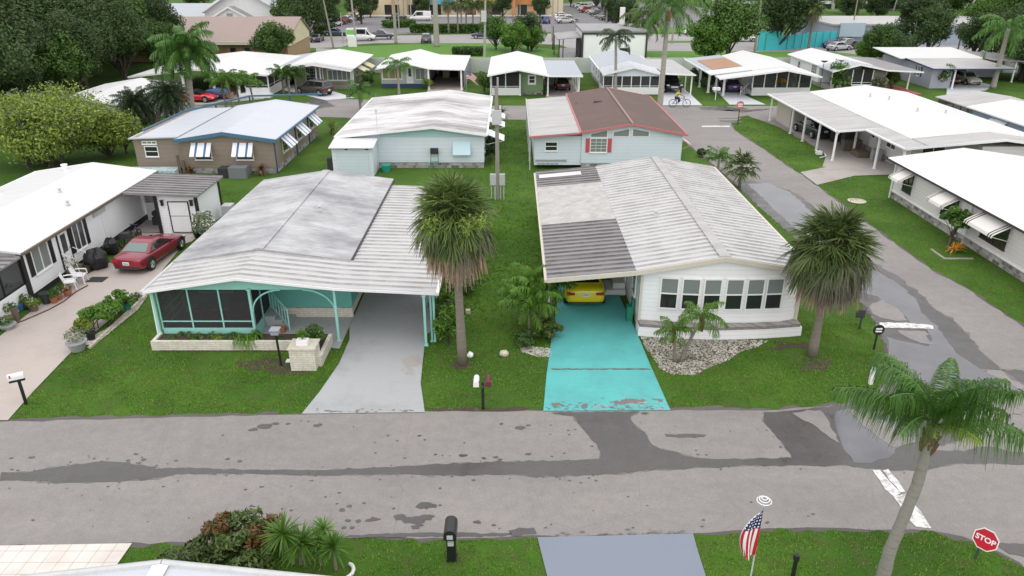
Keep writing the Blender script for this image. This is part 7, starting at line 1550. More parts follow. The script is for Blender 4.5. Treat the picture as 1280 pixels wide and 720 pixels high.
# ================================================================ street furniture
def mailbox(label, x, y, ang, col, post_m=M['black'], h=1.1, z=0, double=None):
    root = empty('mailbox', (x, y, 0), label, 'mailbox'); b = MB(); b.box(x - .05, x + .05, y - .05, y + .05, 0, h - .05); b.box(x - .04, x + .04, y - .3, y + .2, h - .12, h - .05); b.build('post', post_m, root)
    def bx(cx, c, w=.1):
        b = MB(); n = 8; pr = [(-w, 0), (w, 0), (w, .12)] + [(w * math.cos(t), .12 + w * math.sin(t)) for t in [math.pi * k / n for k in range(1, n)]] + [(-w, .12)]
        vs = [(cx + p, y - .3, h + q) for p, q in pr] + [(cx + p, y + .2, h + q) for p, q in pr]; m = len(pr)
        b.add(vs, [tuple(range(m)), tuple(range(2 * m - 1, m - 1, -1))] + [(i, m + i, m + (i + 1) % m, (i + 1) % m) for i in range(m)]); o = b.build('box', c, root)
        b = MB(); b.box(cx + w, cx + w + .01, y - .25, y - .2, h + .1, h + .22); b.build('flag', M['red'], o)
    if double:
        for cx, c in double: bx(x + cx, c)
    else: bx(x, col)
    root.rotation_euler = (0, 0, ang); return root
mailbox('white mailbox on a black cross post at the end of the pinkish drive', *(-17.84,22.89), R(-60), M['white'])
mailbox('pair of white and dark red mailboxes on one black post between the drives', *(-1.05,22.58), 0, None, double=[(-.22, M['white']), (.2, mat('dark_red', (.12, .02, .035), .5))])
mb = empty('mailbox', (-1.64,15.29), 'tall black mailbox with rounded top on the near lawn', 'mailbox'); x, y = mb.location.x, mb.location.y
b = MB(); b.box(x - .12, x + .12, y - .12, y + .12, 0, .9); b.box(x - .14, x + .14, y - .14, y + .14, 0, .08); b.build('post', M['black'], mb)
b = MB(); n = 8; w = .17; pr = [(-w, 0), (w, 0), (w, .16)] + [(w * math.cos(t), .16 + w * math.sin(t)) for t in [math.pi * k / n for k in range(1, n)]] + [(-w, .16)]
vs = [(x + p, y - .32, .92 + q) for p, q in pr] + [(x + p, y + .28, .92 + q) for p, q in pr]; m_ = len(pr); b.add(vs, [tuple(range(m_)), tuple(range(2 * m_ - 1, m_ - 1, -1))] + [(i, m_ + i, m_ + (i + 1) % m_, (i + 1) % m_) for i in range(m_)]); b.build('box', mat('black_plastic', (.018, .018, .02), .35), mb, smooth=False)
b = MB(); b.box(x - .08, x + .08, y - .34, y - .32, .98, 1.1); b.box(x - .08, x + .08, y - .2, y - .13, .62, .74); b.build('door_panel', M['alu'], mb)
tag(MB().box(*(lambda q: (q[0] - .04, q[0] + .04, q[1] - .04, q[1] + .04))((7.45,14.66)), 0, .55).lathe((*(7.45,14.66), .55), [(.05, 0), (.09, .05), (.07, .18), (.02, .2)], 8).build('garden_light', M['black']), 'short black garden light at the bottom edge of the near right lawn', 'garden light')
# stop sign
st = empty('stop_sign', (12.65,15.29), 'red octagonal stop sign on a short dark post in the near right lawn', 'stop sign'); sx, sy = st.location.x, st.location.y
b = MB(); b.bar((sx, sy, 0), (sx + .16, sy + .14, .85), .06); b.build('post', mat('green_post', (.03, .05, .04), .6), st)
rotm = Matrix.Translation((sx + .13, sy + .02, .64)) @ Matrix.Rotation(R(-50), 4, 'Z') @ Matrix.Rotation(R(-14), 4, 'X')
def octo(r, y0, y1, m_, name):
    b = MB(); vs = [rotm @ Vector((r * math.cos(R(22.5 + 45 * k)), y, r * math.sin(R(22.5 + 45 * k)))) for y in (y0, y1) for k in range(8)]
    b.add(vs, [tuple(range(8)), tuple(range(15, 7, -1))] + [(i, 8 + i, 8 + (i + 1) % 8, (i + 1) % 8) for i in range(8)]); return b.build(name, m_, st)
octo(.33, 0, .012, M['white'], 'border'); octo(.3, -.004, -.001, mat('sign_red', (.5, .01, .035), .35), 'face')
cu = bpy.data.curves.new('t', 'FONT'); cu.body = 'STOP'; cu.size = .205; cu.extrude = .001; cu.offset = .006; cu.align_x = 'CENTER'; cu.align_y = 'CENTER'; to = bpy.data.objects.new('t', cu); C.objects.link(to); bpy.context.view_layer.update()
me = bpy.data.meshes.new_from_object(to.evaluated_get(bpy.context.evaluated_depsgraph_get())); bpy.data.objects.remove(to)
me.transform(Matrix.Translation(-st.location) @ rotm @ Matrix.Translation((0, -.006, 0)) @ Matrix.Rotation(R(90), 4, 'X')); me.materials.clear(); me.materials.append(M['white']); to = bpy.data.objects.new('lettering', me); C.objects.link(to); to.parent = st
# far stop sign on the corner island, lot number plates
def small_sign(name, label, cat, px, h, r, c, c2=None, n=8):
    x, y = px; s = empty(name, (x, y, 0), label, cat); b = MB(); b.box(x - .03, x + .03, y - .03, y + .03, 0, h); b.build('post', M['black'], s)
    b = MB(); b.lathe((x, y - .06, h), [(r, 0), (r, .02)], n, axis='y'); f = b.build('face', c, s)
    if c2: b = MB(); b.box(x - r * .55, x + r * .55, y - .066, y - .061, h + r * .1, h + r * .38); b.box(x - r * .55, x + r * .55, y - .066, y - .061, h - r * .4, h - r * .12); b.build('lettering', c2, f)
small_sign('stop_sign', 'faded red round looking stop sign on the tip of the grass island', 'stop sign', (21.99,71.94), 1.9, .4, M['redtrim'], M['white'])
small_sign('lot_sign', 'small black oval lot sign with white marks on the corner lawn', 'sign', (15.12,26.99), .95, .24, M['black'], M['trimw'], 16)
b = MB(); x, y = (15.29,28.80); b.box(x - .03, x + .03, y - .03, y + .03, 0, .95); b.box(x - .3, x + .1, y - .05, y - .03, .6, .97); tag(b.build('yard_sign', M['dark']), 'dark blank panel on a thin post behind the oval lot sign', 'sign')
b = MB(); x, y = (13.78,24.28); b.box(x - .07, x + .07, y - .07, y + .07, 0, .72); b.lathe((x, y, .72), [(.09, 0), (.08, .04), (.02, .08)], 8); tag(b.build('marker_post', M['white']), 'short white marker post at the corner of the lawn', 'post')
lp = empty('yard_lamp', (-9.26,25.67), 'black yard lamp post with pale square lantern before the planter', 'lamp'); x, y = lp.location.x, lp.location.y
b = MB(); b.bar((x, y, 0), (x - .05, y, 1.45), .07); b.build('pole', M['black'], lp); b = MB(); b.box(x - .2, x + .1, y - .15, y + .15, 1.45, 1.62); b.box(x - .24, x + .14, y - .19, y + .19, 1.62, 1.67); b.build('lantern', mat('solar_panel', (.3, .33, .38), .25), lp)
# utility pole with meters
UP = empty('utility_pole', (-0.97,47.87), 'weathered wooden utility pole with grey transformer and meter boxes in the grass strip', 'utility pole'); x, y = UP.location.x, UP.location.y
b = MB(); b.tube([(x, y, 0), (x, y, 4), (x - .03, y, 7.4)], [.15, .13, .11], 10); b.build('pole', M['pole'], UP)
b = MB(); b.box(x - .32, x + .3, y - .35, y - .15, 5.1, 6.0); b.lathe((x + .22, y - .2, 6.0), [(.05, 0), (.09, .1), (.05, .3)], 8); b.build('transformer', M['alu'], UP)
b = MB(); b.box(x + .0, x + .12, y - .1, y + .1, 7.4, 8.0); b.build('bracket', M['grey'], UP)
b = MB(); b.box(x - .5, x - .08, y - .1, y + .1, 1.0, 1.75); b.box(x + .12, x + .5, y - .1, y + .1, 1.0, 1.75); b.build('meter_box', M['alu'], UP)
b = MB(); [b.box(x + d - .03, x + d + .03, y - .03, y + .03, 0, 1.0) for d in (-.42, -.2, .2, .42)]; b.box(x - .16, x - .1, y - .17, y - .1, 0, .9); b.build('conduit', M['alu'], UP)
def pole(label, x, y, h, r=.12, m=None, arm=0, lamp=False, lean=0, cat='light pole', extra=None):
    o = empty('light_pole' if cat == 'light pole' else 'utility_pole', (x, y, 0), label, cat); b = MB(); b.tube([(x, y, 0), (x + lean / 2, y, h / 2), (x + lean, y, h)], [r, r * .8, r * .6], 8); b.build('pole', m or M['concrete'], o)
    if arm: b = MB(); b.tube([(x + lean, y, h), (x + lean + arm, y, h + .3)], [.07, .05], 6); b.box(x + lean + arm - .5, x + lean + arm + .1, y - .15, y + .15, h + .2, h + .35); b.build('lamp_head', M['alu'], o)
    if extra: b = MB(); b.box(x - .4, x + .4, y - .5, y - .2, extra, extra + 1.6); b.build('transformer', M['alu'], o)
    return o
for lab, (x, y), h, kw in [
    ('leaning wooden pole rising from behind the olive green home', (-31.91,137.65), 8.2, dict(m=M['pole'], lean=-1.0, r=.2)), ('thin sign pole right of the leaning wooden pole', (-31.85,145.60), 5.4, dict(r=.12)), ('tall pale pole behind the white van', (-29.71,147.01), 15, dict(r=.2, lean=-.4)),
    ('thin pole left of the reddish roof end', (-52.37,171.81), 12, dict(m=M['pole'], r=.22)), ('thin pale pole before the shops', (-25.50,175.74), 6, dict(r=.16)), ('thin pole by the shop door', (-26.25,203.46), 12, dict(r=.16)), ('thin pole within the hedge palms', (-10.80,166.23), 14, dict(r=.18)),
    ('pale concrete utility pole with transformer behind the grey home', (-4.33,120.01), 9.3, dict(r=.22, lean=.3, cat='utility pole', extra=5.8)), ('tall white light pole left of the lot lane', (7.69,148.45), 17, dict(r=.2)), ('thin light pole beside the tall white one', (11.72,200.83), 12, dict(r=.18)),
    ('thin grey post standing by the turquoise fence', (41.21,130.49), 12, dict(m=M['pole'], r=.22)), ('thin wooden pole behind the blue grey building', (66.29,151.41), 9, dict(m=M['pole'], r=.15)), ('left of the two crossed leaning poles at the top right', (100.34,173.76), 13, dict(r=.3, lean=4.0)), ('right of the two crossed leaning poles at the top right', (100.33,171.81), 14, dict(r=.34, lean=4.6)),
    ('stout pale pole in the trees at the top right', (79.46,151.41), 16, dict(r=.3)), ('dark post left of the white flat roofed block', (7.17,135.18), 3.9, dict(m=M['dark'], r=.12)), ('thin pole standing in the two tone building lot', (65.82,168.05), 9, dict(r=.15)), ('thin pole right of the park lawn', (93.58,193.33), 11, dict(r=.2, lean=1.5))]:
    pole(lab, x, y, h, **kw)
# flags
def flagmat():
    m = mat('flag_cloth', (.7, .7, .7), .8); t = NT(m); uv = t.n.new('ShaderNodeTexCoord').outputs['UV']; x, y, z = t.sep(uv)
    s = t.math('MODULO', t.math('FLOOR', t.math('MULTIPLY', y, 13)), 2); c = t.mix(s, (.48, .01, .03), (.78, .78, .78))
    ca = t.math('MULTIPLY', t.math('LESS_THAN', x, .4), t.math('GREATER_THAN', y, 6 / 13)); 
    fx = t.math('SUBTRACT', t.math('FRACT', t.math('MULTIPLY', x, 15)), .5); fy = t.math('SUBTRACT', t.math('FRACT', t.math('MULTIPLY', y, 9.3)), .5)
    d = t.math('SQRT', t.math('ADD', t.math('MULTIPLY', fx, fx), t.math('MULTIPLY', fy, fy))); cc = t.mix(t.math('LESS_THAN', d, .26), (.012, .015, .09), (.75, .75, .78))
    t.col(t.mix(ca, c, cc)); return m
FM = flagmat()
def flag(label, x, y, zp, fn, nu=24, nv=14, r=.02, orn=False):
    root = empty('flag', (x, y, 0), label, 'flag'); b = MB(); b.tube([(x, y, 0), (x, y, zp)], r, 8); b.build('pole', M['alu'], root)
    me = bpy.data.meshes.new('cloth'); vs = []; fs = []; uv = []
    for i in range(nu + 1):
        for j in range(nv + 1): vs.append(tuple(Vector(fn(i / nu, j / nv)) - root.location))
    for i in range(nu):
        for j in range(nv):
            a = i * (nv + 1) + j; fs.append((a, a + nv + 1, a + nv + 2, a + 1)); uv += [(i / nu, j / nv), ((i + 1) / nu, j / nv), ((i + 1) / nu, (j + 1) / nv), (i / nu, (j + 1) / nv)]
    me.from_pydata(vs, [], fs); l = me.uv_layers.new(name='UVMap'); l.data.foreach_set('uv', [c for p in uv for c in p]); me.materials.append(FM); me.polygons.foreach_set('use_smooth', [True] * len(fs))
    o = bpy.data.objects.new('cloth', me); C.objects.link(o); o.parent = root
    if orn:
        for k, rr in enumerate((.16, .11, .06)):
            b = MB(); pts = [(x + rr * math.cos(a), y + rr * math.sin(a), zp + .06 + k * .035) for a in [q * math.pi / 8 for q in range(17)]]; b.tube(pts, .012, 6, cap=False); b.build('wire_ring', M['white'], root)
    return root
fx, fy, fz = 5.75, 13.3, 3.62
def drape(u, v):   # hoist along the pole, the fly hanging down in folds
    f = (1 - v) / .54; q = f if f < 1 else 1 - (f - 1) * .7; sp = .03 + .38 * math.sin(math.pi * (u ** .8) * .74)
    z = fz - .1 - 1.42 * u - (1 - v) * .3 * (1 - u) - .12 * math.sin(3 * q) * u
    return (fx - sp * q + .02 * math.sin(9 * v + 3 * u) * u, fy - .04 - .07 * math.sin(q * 9 + u * 3) * u + (.05 if f > 1 else 0), z)
flag('american flag hanging limp from a pole on the near lawn', fx, fy, fz, drape, orn=True)
x, y = -5.55, 92.0
flag('small american flag flying tilted at the corner of the pale grey home', x, y, 2.6, lambda u, v: (x + 1.55 * u, y - .1 + .15 * math.sin(6 * u), 2.35 - (1 - v) * .95 - .75 * u + .1 * math.sin(5 * u)))
# things around the white home at the left
def chair(label, x, y, rz, g='white plastic chairs by the white home wall'):
    root = empty('chair', (0, 0, 0), label, 'chair', g)
    b = MB(); b.box(-.24, .24, -.24, .22, .4, .44); b.build('seat', M['white'], root); b = MB(); b.slab([(-.24, .22, .44), (.24, .22, .44), (.22, .34, .88), (-.22, .34, .88)], .03); b.build('backrest', M['white'], root)
    for sx in (-1, 1):
        b = MB(); b.tube([(sx * .26, -.24, .64), (sx * .27, .05, .66), (sx * .24, .26, .66)], .03, 6); b.tube([(sx * .26, -.24, .64), (sx * .26, -.26, .4)], .025, 6); b.build('armrest', M['white'], root)
        for sy in (-.22, .24): b = MB(); b.tube([(sx * .22, sy * .9, .4), (sx * .27, sy * 1.15, 0)], .028, 6); b.build('leg', M['white'], root)
    return place(root, x, y, .03, rz)
chair('white plastic chair nearer the camera beside the white home', (-21.90,33.06)[0] + .2, (-21.90,33.06)[1], R(115)); chair('white plastic chair nearer the steps of the white home', (-21.73,33.84)[0] + .1, (-21.73,33.84)[1], R(100))
def pot(label, x, y, r, h, mp, plant, seed, z=.03, g='potted plants by the white home'):
    root = empty('potted_plant', (x, y, z), label, 'potted plant', g); b = MB(); b.lathe((x, y, z), [(r * .7, 0), (r, h * .9), (r * 1.1, h * .92), (r * 1.1, h), (r * .9, h)], 12); b.build('pot', mp, root)
    rs = np.random.RandomState(seed); c = np.array([[x, y, z + h + plant[0] * .5]]); V, F = leaves(rs, plant[2], c, np.array([[plant[1], plant[1], plant[0] * .5]]), .07); npmesh('foliage', V, F, M[plant[3]], parent=root); return root
blu = mat('blue_pot', (.04, .15, .35), .5)
for i, (px, r, h, m_, p) in enumerate([((12, 382), .16, .3, M['terra'], (.8, .25, 90, 'lf_mid')), ((20, 388), .18, .3, blu, (.1, .1, 10, 'lf_mid')), ((28, 386), .2, .25, M['dark'], (.5, .3, 120, 'lf_mid')), ((37, 388), .2, .25, M['wood'], (.4, .3, 100, 'lf_lime')), ((62, 379), .18, .28, M['terra'], (.35, .28, 120, 'lf_mid')), ((68, 375), .18, .25, M['terra'], (.4, .25, 100, 'cr_grn')), ((79, 370), .2, .26, M['terra'], (.35, .25, 80, 'cr_red')), ((5, 398), .3, .3, M['stone'], (.5, .3, 120, 'lf_bright')), ((3, 410), .35, .2, M['grey'], (.4, .3, 120, 'lf_mid')), ((15, 400), .15, .7, M['wood'], (.2, .15, 30, 'lf_mid')), ((52, 378), .22, .55, M['shade'], (.1, .1, 8, 'lf_dark')), ((88, 352), .14, .3, M['grey'], (1.3, .35, 90, 'lf_grey'))]):
    x, y = ((-23.65,31.24), (-23.03,30.72), (-22.84,30.89), (-22.35,30.64), (-21.92,31.50), (-21.89,31.86), (-21.72,32.31), (-23.07,29.90), (-22.49,28.87), (-22.50,29.58), (-22.24,31.41), (-22.32,34.04))[i]
    pot(['terracotta pot with tall plant at the porch wall', 'nearly empty blue pot by the porch wall', 'black pot with green plant by the porch wall', 'brown pot with yellow green plant by the porch wall', 'terracotta pot with round green plant at the house corner', 'terracotta pot with dark plant at the house corner', 'terracotta pot with reddish plant near the chairs', 'pale stone pot at the left edge', 'wide grey bowl planter at the left edge', 'tall wooden stump planter at the left edge', 'tall black pot at the house corner', 'grey pot with tall thin plant behind the chairs'][i], x + .25, y, r, h, m_, p, 300 + i)
pot('dark pot with dry plant at the end of the light green shrubs', *(-18.09,26.92), .38, .4, M['grey'], (.6, .45, 160, 'lf_grey'), 320, g='potted plants beside the drives'); pot('small black pot in the bed behind the shrubs', *(-18.00,27.83), .2, .35, M['black'], (.15, .15, 20, 'lf_dark'), 321, g='potted plants beside the drives'); pot('dark green pot at the far end of the shrub bed', *(-17.79,30.64), .2, .35, M['green'], (.15, .15, 20, 'lf_mid'), 322, g='potted plants beside the drives'); pot('small black pot by the shed flowers', *(-18.37,40.42), .22, .3, M['black'], (.3, .3, 60, 'lf_mid'), 323, g='potted plants beside the drives')
b = MB(); x, y = (-21.55,35.71); b.blob((x - .2, y, .55), (.6, .5, .6), 3, n=22, rough=.12); b.v = [(a_, c_, z_ + .05 * math.sin(9 * a_ + 3 * c_)) for a_, c_, z_ in [(p[0] + .035 * math.sin(14 * p[2] + 6 * p[1]), p[1] + .03 * math.sin(17 * p[0]), p[2]) for p in b.v]]; tag(b.build('covered_grill', grimy('black_cover', (.012, .012, .014), .6, .2), smooth=False), 'large grill under a black cover by the white home door', 'grill')
b = MB(); x, y = (-21.84,37.76); b.blob((x - .2, y, .45), (.4, .35, .48), 5, n=16, rough=.2); tag(b.build('covered_grill', M['black'], smooth=False), 'smaller black covered barrel behind the large covered grill', 'grill')
b = MB(); x, y = (-20.97,34.24); b.box(x - .5, x + .35, y - .35, y + .3, .03, .05); tag(b.build('doormat', M['shade']), 'black doormat on the pinkish drive by the steps', 'mat')
tr = empty('tricycle', (-21.6, 39.2, .03), 'adult tricycle in dark purple leaning by the white home wall behind the red coupe', 'tricycle')
def wheelb(root, x, y, r, ax='y', name='wheel', m=None):
    b = MB(); pts = []; 
    for q in range(19):
        a = q * math.pi / 9; pts.append((x + r * math.cos(a), y, ORG[root.name][2] + r + r * math.sin(a)) if ax == 'y' else (x, y + r * math.cos(a), ORG[root.name][2] + r + r * math.sin(a)))
    b.tube(pts, .035, 6, cap=False)
    for q in range(6):
        a = q * math.pi / 6; d = (math.cos(a), math.sin(a)); c = (x, y, ORG[root.name][2] + r)
        if ax == 'y': b.bar((c[0] - r * d[0], y, c[2] - r * d[1]), (c[0] + r * d[0], y, c[2] + r * d[1]), .008)
        else: b.bar((x, c[1] - r * d[0], c[2] - r * d[1]), (x, c[1] + r * d[0], c[2] + r * d[1]), .008)
    return b.build(name, m or M['rubber'], root)
wheelb(tr, -21.9, 38.7, .3, 'x'); wheelb(tr, -21.3, 38.7, .3, 'x'); wheelb(tr, -21.6, 40.1, .3, 'x')
b = MB(); b.tube([(-21.6, 38.8, .4), (-21.6, 39.4, .4), (-21.6, 39.9, .85), (-21.6, 40.1, .35)], .03, 6); b.tube([(-21.9, 38.7, .33), (-21.3, 38.7, .33)], .025, 6); b.tube([(-21.85, 39.8, 1.05), (-21.6, 39.95, .95), (-21.35, 39.8, 1.05)], .025, 6); b.tube([(-21.6, 39.2, .4), (-21.6, 39.1, .8)], .025, 6); b.build('frame', mat('purple_frame', (.06, .02, .1), .4), tr)
b = MB(); b.box(-21.72, -21.48, 38.95, 39.25, .8, .87); b.build('saddle', M['black'], tr); b = MB(); b.box(-21.85, -21.35, 38.45, 38.8, .65, .95); b.build('basket', M['dark'], tr)
b = MB(); b.box(-21.9, -21.2, 42.5, 43.3, .03, .5); b.blob((-21.6, 42.9, .6), (.4, .35, .35), 8); tag(b.build('garden_clutter', M['dark'], smooth=False), 'dark covered equipment in the alcove beside the white shed', 'equipment')
tag(MB().box(-17.95, -17.35, 43.4, 44.1, 0, .95).build('ac_unit', M['alu']), 'pale metal box at the back corner of the white shed', 'ac unit')
ac = empty('ac_unit', (-20.9, 53.3, 0), 'large dark grey air conditioning unit against the taupe home', 'ac unit')
b = MB(); b.box(-21.7, -20.9, 53.0, 53.9, 0, .72); b.build('louvred_side', M['shade'], ac); b = MB(); b.box(-20.899, -19.6, 52.9, 53.9, 0, .8); b.build('cabinet', grimy('ac_grey', (.17, .185, .2), .6, .3), ac)
b = MB(); b.box(-28.6, -25.0, 53.2, 54.4, 0, .5); tag(b.build('tarped_pile', grimy('patterned_tarp', (.55, .6, .6), .7, .8, 3, (.12, .35, .4), lo=.4, hi=.6)), 'low pile under a pale tarp with blue pattern beside the taupe home', 'tarp pile')
for i in range(3): tag(MB().box(-25.0 + i * .3, -24.8 + i * .3, 53.9 + i * .05, 54.0 + i * .05, 0, 1.5 - i * .4).build('plank', M['wood']), ['tallest', 'middle', 'shortest'][i] + ' plank leaning at the taupe wall by the tarp', 'plank', 'planks at the taupe wall')
# hand cart, green bin by the stained roof home
hc = empty('hand_cart', (-5.9, 55.4, 0), 'green framed hand cart with black top against the aqua home', 'cart'); b = MB(); b.bar((-6.3, 55.3, 0), (-6.2, 55.7, 1.2), .05); b.bar((-5.6, 55.3, 0), (-5.7, 55.7, 1.2), .05); b.bar((-6.25, 55.5, .6), (-5.65, 55.5, .6), .04); b.build('frame', M['green'], hc); b = MB(); b.box(-6.25, -5.65, 55.5, 55.8, 1.2, 1.6); b.build('tray', M['shade'], hc)
b = MB(); x, y = -9.6, 54.9; b.lathe((x, y, 0), [(.3, 0), (.38, .5), (.4, .52), (.36, .56)], 14); tag(b.build('green_bin', mat('teal_plastic', (.02, .3, .22), .5)), 'teal green round bin beside the pale green shed', 'bin')
tag(MB().box(-13.75, -13.35, 53.7, 54.3, 0, 1.3).build('wheelie_bin', M['shade']), 'dark bin at the left side of the pale green shed', 'bin')
# boat by the red convertible
bt = empty('boat', (-33.65,86.02), 'small covered boat with orange hull beside the red convertible', 'boat'); x, y = bt.location.x, bt.location.y
b = MB(); L_ = 3.2; vs = []; 
for k in range(9):
    t = k / 8; w_ = .75 * math.sin(math.pi * (.12 + .76 * t)) ** .7; vs += [(x + (t - .5) * L_, y - w_, .75), (x + (t - .5) * L_, y - w_ * .5, .28), (x + (t - .5) * L_, y + w_ * .5, .28), (x + (t - .5) * L_, y + w_, .75)]
b.add(vs, [(4 * i + j, 4 * i + 4 + j, 4 * i + 5 + j, 4 * i + 1 + j) for i in range(8) for j in range(3)] + [(0, 1, 2, 3), (35, 34, 33, 32)]); b.build('hull', mat('orange_hull', (.4, .17, .07), .5), bt)
b = MB(); b.blob((x, y, .72), (1.5, .7, .55), 4, n=16, rough=.1); b.build('cover', M['navy'], bt, smooth=True); b = MB(); [b.box(x + d - .05, x + d + .05, y - .4, y + .4, 0, .4) for d in (-.8, .8)]; b.build('cradle', M['wood'], bt)
# carport things at the right
for i, (a, bb) in enumerate([((28.6, 61.5), (1.5, .6, .9)), ((29.0, 63.3), (.8, .8, 1.3)), ((28.8, 65.0), (1.0, .7, 1.0)), ((28.6, 59.6), (1.0, 1.3, .45)), ((29.2, 58.2), (.7, .5, .9))]):
    tag(MB().box(a[0] - bb[0] / 2, a[0] + bb[0] / 2, a[1] - bb[1] / 2, a[1] + bb[1] / 2, .03, .03 + bb[2]).build('storage_chest', [M['wood'], M['dark'], M['shade'], M['wood'], M['grey']][i]), ['long wooden chest against the wall of the long posted carport', 'tall dark cabinet in the long posted carport', 'black trunk in the long posted carport', 'low wooden bench box in the long posted carport', 'grey box nearest the front of the long posted carport'][i], 'chest', 'things stored in the long carport')
b = MB(); b.tube([(25.0, 58.8, .08), (25.7, 59.3, .08), (25.9, 60.2, .08)], .05, 6); b.box(25.2, 25.6, 59.9, 60.4, .03, .3); tag(b.build('drain_pipe', M['white']), 'white drain pipe lying at the foot of a carport post', 'pipe')
tag(MB().lathe((*(23.10,47.33), 0), [(.55, 0), (.6, .06), (.45, .1), (.42, .02)], 18).build('stone_ring', M['stone']), 'pale round stone ring on the right lawn', 'garden ring')
b = MB(); x, y = (24.22,37.76); b.box(x - .8, x + .8, y - .75, y - .65, 0, .06); b.box(x - .8, x - .7, y - .65, y + .7, 0, .06); tag(b.build('bed_edging', M['concrete']), 'thin concrete edging around the red plants before the off white home', 'edging')
# white garden figures, edging stones, small items
for i, (x, y) in enumerate([(-8.80,25.99), (-8.36,25.93), (-8.77,26.52)]):
    b = MB(); b.box(x - .35, x + .3, y - .12, y + .12, 0, .06); b.lathe((x, y, .06), [(.12, 0), (.08, .15), (.1, .3), (.04, .42)], 8); tag(b.build('garden_ornament', M['white'] if i < 2 else M['terra']), ['left white garden ornament beside the brick pillar', 'right white garden ornament beside the brick pillar', 'reddish garden ornament behind the white ones'][i], 'garden ornament')
b = MB(); x, y = (-0.33,26.52); b.blob((x, y, .08), (.2, .2, .14), 2); tag(b.build('rock', M['stone'], smooth=True), 'pale round rock in the grass strip', 'rock')
b = MB(); x, y = (-1.71,26.38); b.blob((x, y, .08), (.14, .14, .14), 3); tag(b.build('rock', M['white'], smooth=True), 'small white rock right of the tall fan palm trunk', 'rock')
b = MB(); x, y = (-2.02,30.39); b.box(x - .1, x + .1, y - .1, y + .1, 0, .2); tag(b.build('valve_box', M['stone']), 'tiny pale block in the grass behind the tall fan palm', 'block')
rr = random.Random(8); b = MB(); cx, cy = (-4.63,14.89)
for k in range(9):
    a = -.9 + k * .24; b.blob((cx + .12 + .28 * math.cos(a), cy - .1 + .28 * math.sin(a), .06), (.055, .05, .07), k, n=6)
tag(b.build('shell_edging', M['white'], smooth=True), 'curved edging of white stones at the right end of the near bed', 'edging')
# green chair under right carport, hose, curb stones
b = MB(); b.box(5.15, 5.4, 29.5, 29.9, .03, .75); b.box(5.35, 5.42, 29.5, 29.9, .75, 1.1); tag(b.build('green_chair', M['green']), 'small green folded chair by the corner of the white ribbed roof home', 'chair')
b = MB(); b.box(-10.4, -9.9, 28.4, 28.7, .03, .25); tag(b.build('doorstep_pot', M['terra']), 'small terracotta block at the foot of the aqua stair railing', 'block')
b = MB(); b.tube([(-22.55,28.80) + (.06,), (-21.96,29.58) + (.06,), (-21.47,30.72) + (.06,), (-21.28,31.59) + (.06,), (-21.30,32.68) + (.06,), (-21.12,33.45) + (.06,)], .03, 6); tag(b.build('garden_hose', mat('dark_red_hose', (.12, .04, .035), .6)), 'dark hose lying along the edge of the pinkish drive', 'hose')
b = MB()
for k in range(20): p0, p1 = (-17.70,27.06), (-17.68,33.06); t = k / 20; b.box(p0[0] + (p1[0] - p0[0]) * t - .06, p0[0] + (p1[0] - p0[0]) * t + .06, p0[1] + (p1[1] - p0[1]) * t, p0[1] + (p1[1] - p0[1]) * (t + .045), 0, .1)
tag(b.build('bed_edging', M['stone']), 'pale block edging between the shrub bed and the aqua home lawn', 'edging')
# far white utility cabinets
tag(MB().box(-29.6, -28.1, 139.3, 139.7, 0, 1.9).build('fence_panel', M['white']), 'white panel standing right of the white van', 'panel')
mbx, mby = (23.22,85.50); b = MB(); b.box(mbx - .04, mbx + .04, mby - .04, mby + .04, 0, 1.1); b.box(mbx - .4, mbx - .02, mby - .25, mby + .25, 1.1, 1.4); b.box(mbx + .04, mbx + .4, mby - .25, mby + .25, 1.1, 1.4); tag(b.build('mailbox', M['white']), 'two small white mailboxes on one post before the purple car drive', 'mailbox')
# ================================================================ person riding a bicycle
bk = empty('bicycle', (18.2, 81.05, .014), 'dark wheeled bicycle ridden along the back street', 'bicycle'); bx_, by_ = 18.2, 81.05
WT = mat('dark_tyre', (.05, .05, .05), .6)
wheelb(bk, bx_ - .75, by_, .42, 'y', m=WT); wheelb(bk, bx_ + .75, by_, .42, 'y', m=WT)
z0 = .014; b = MB()
for p, q in [((-.75, .42), (-.3, .42)), ((-.3, .42), (-.45, .95)), ((-.75, .42), (-.45, .85)), ((-.3, .42), (.45, .9)), ((-.45, .85), (.42, 1.0)), ((.42, 1.05), (.75, .42))]: b.bar((bx_ + p[0], by_, z0 + p[1]), (bx_ + q[0], by_, z0 + q[1]), .05)
b.build('frame', M['navy'], bk); b = MB(); b.box(bx_ - .6, bx_ - .32, by_ - .09, by_ + .09, .96, 1.02); b.build('saddle', M['black'], bk); b = MB(); b.tube([(bx_ + .3, by_ - .3, 1.22), (bx_ + .42, by_ - .2, 1.16), (bx_ + .42, by_ + .2, 1.16), (bx_ + .3, by_ + .3, 1.22)], .03, 6); b.build('handlebar', M['dark'], bk)
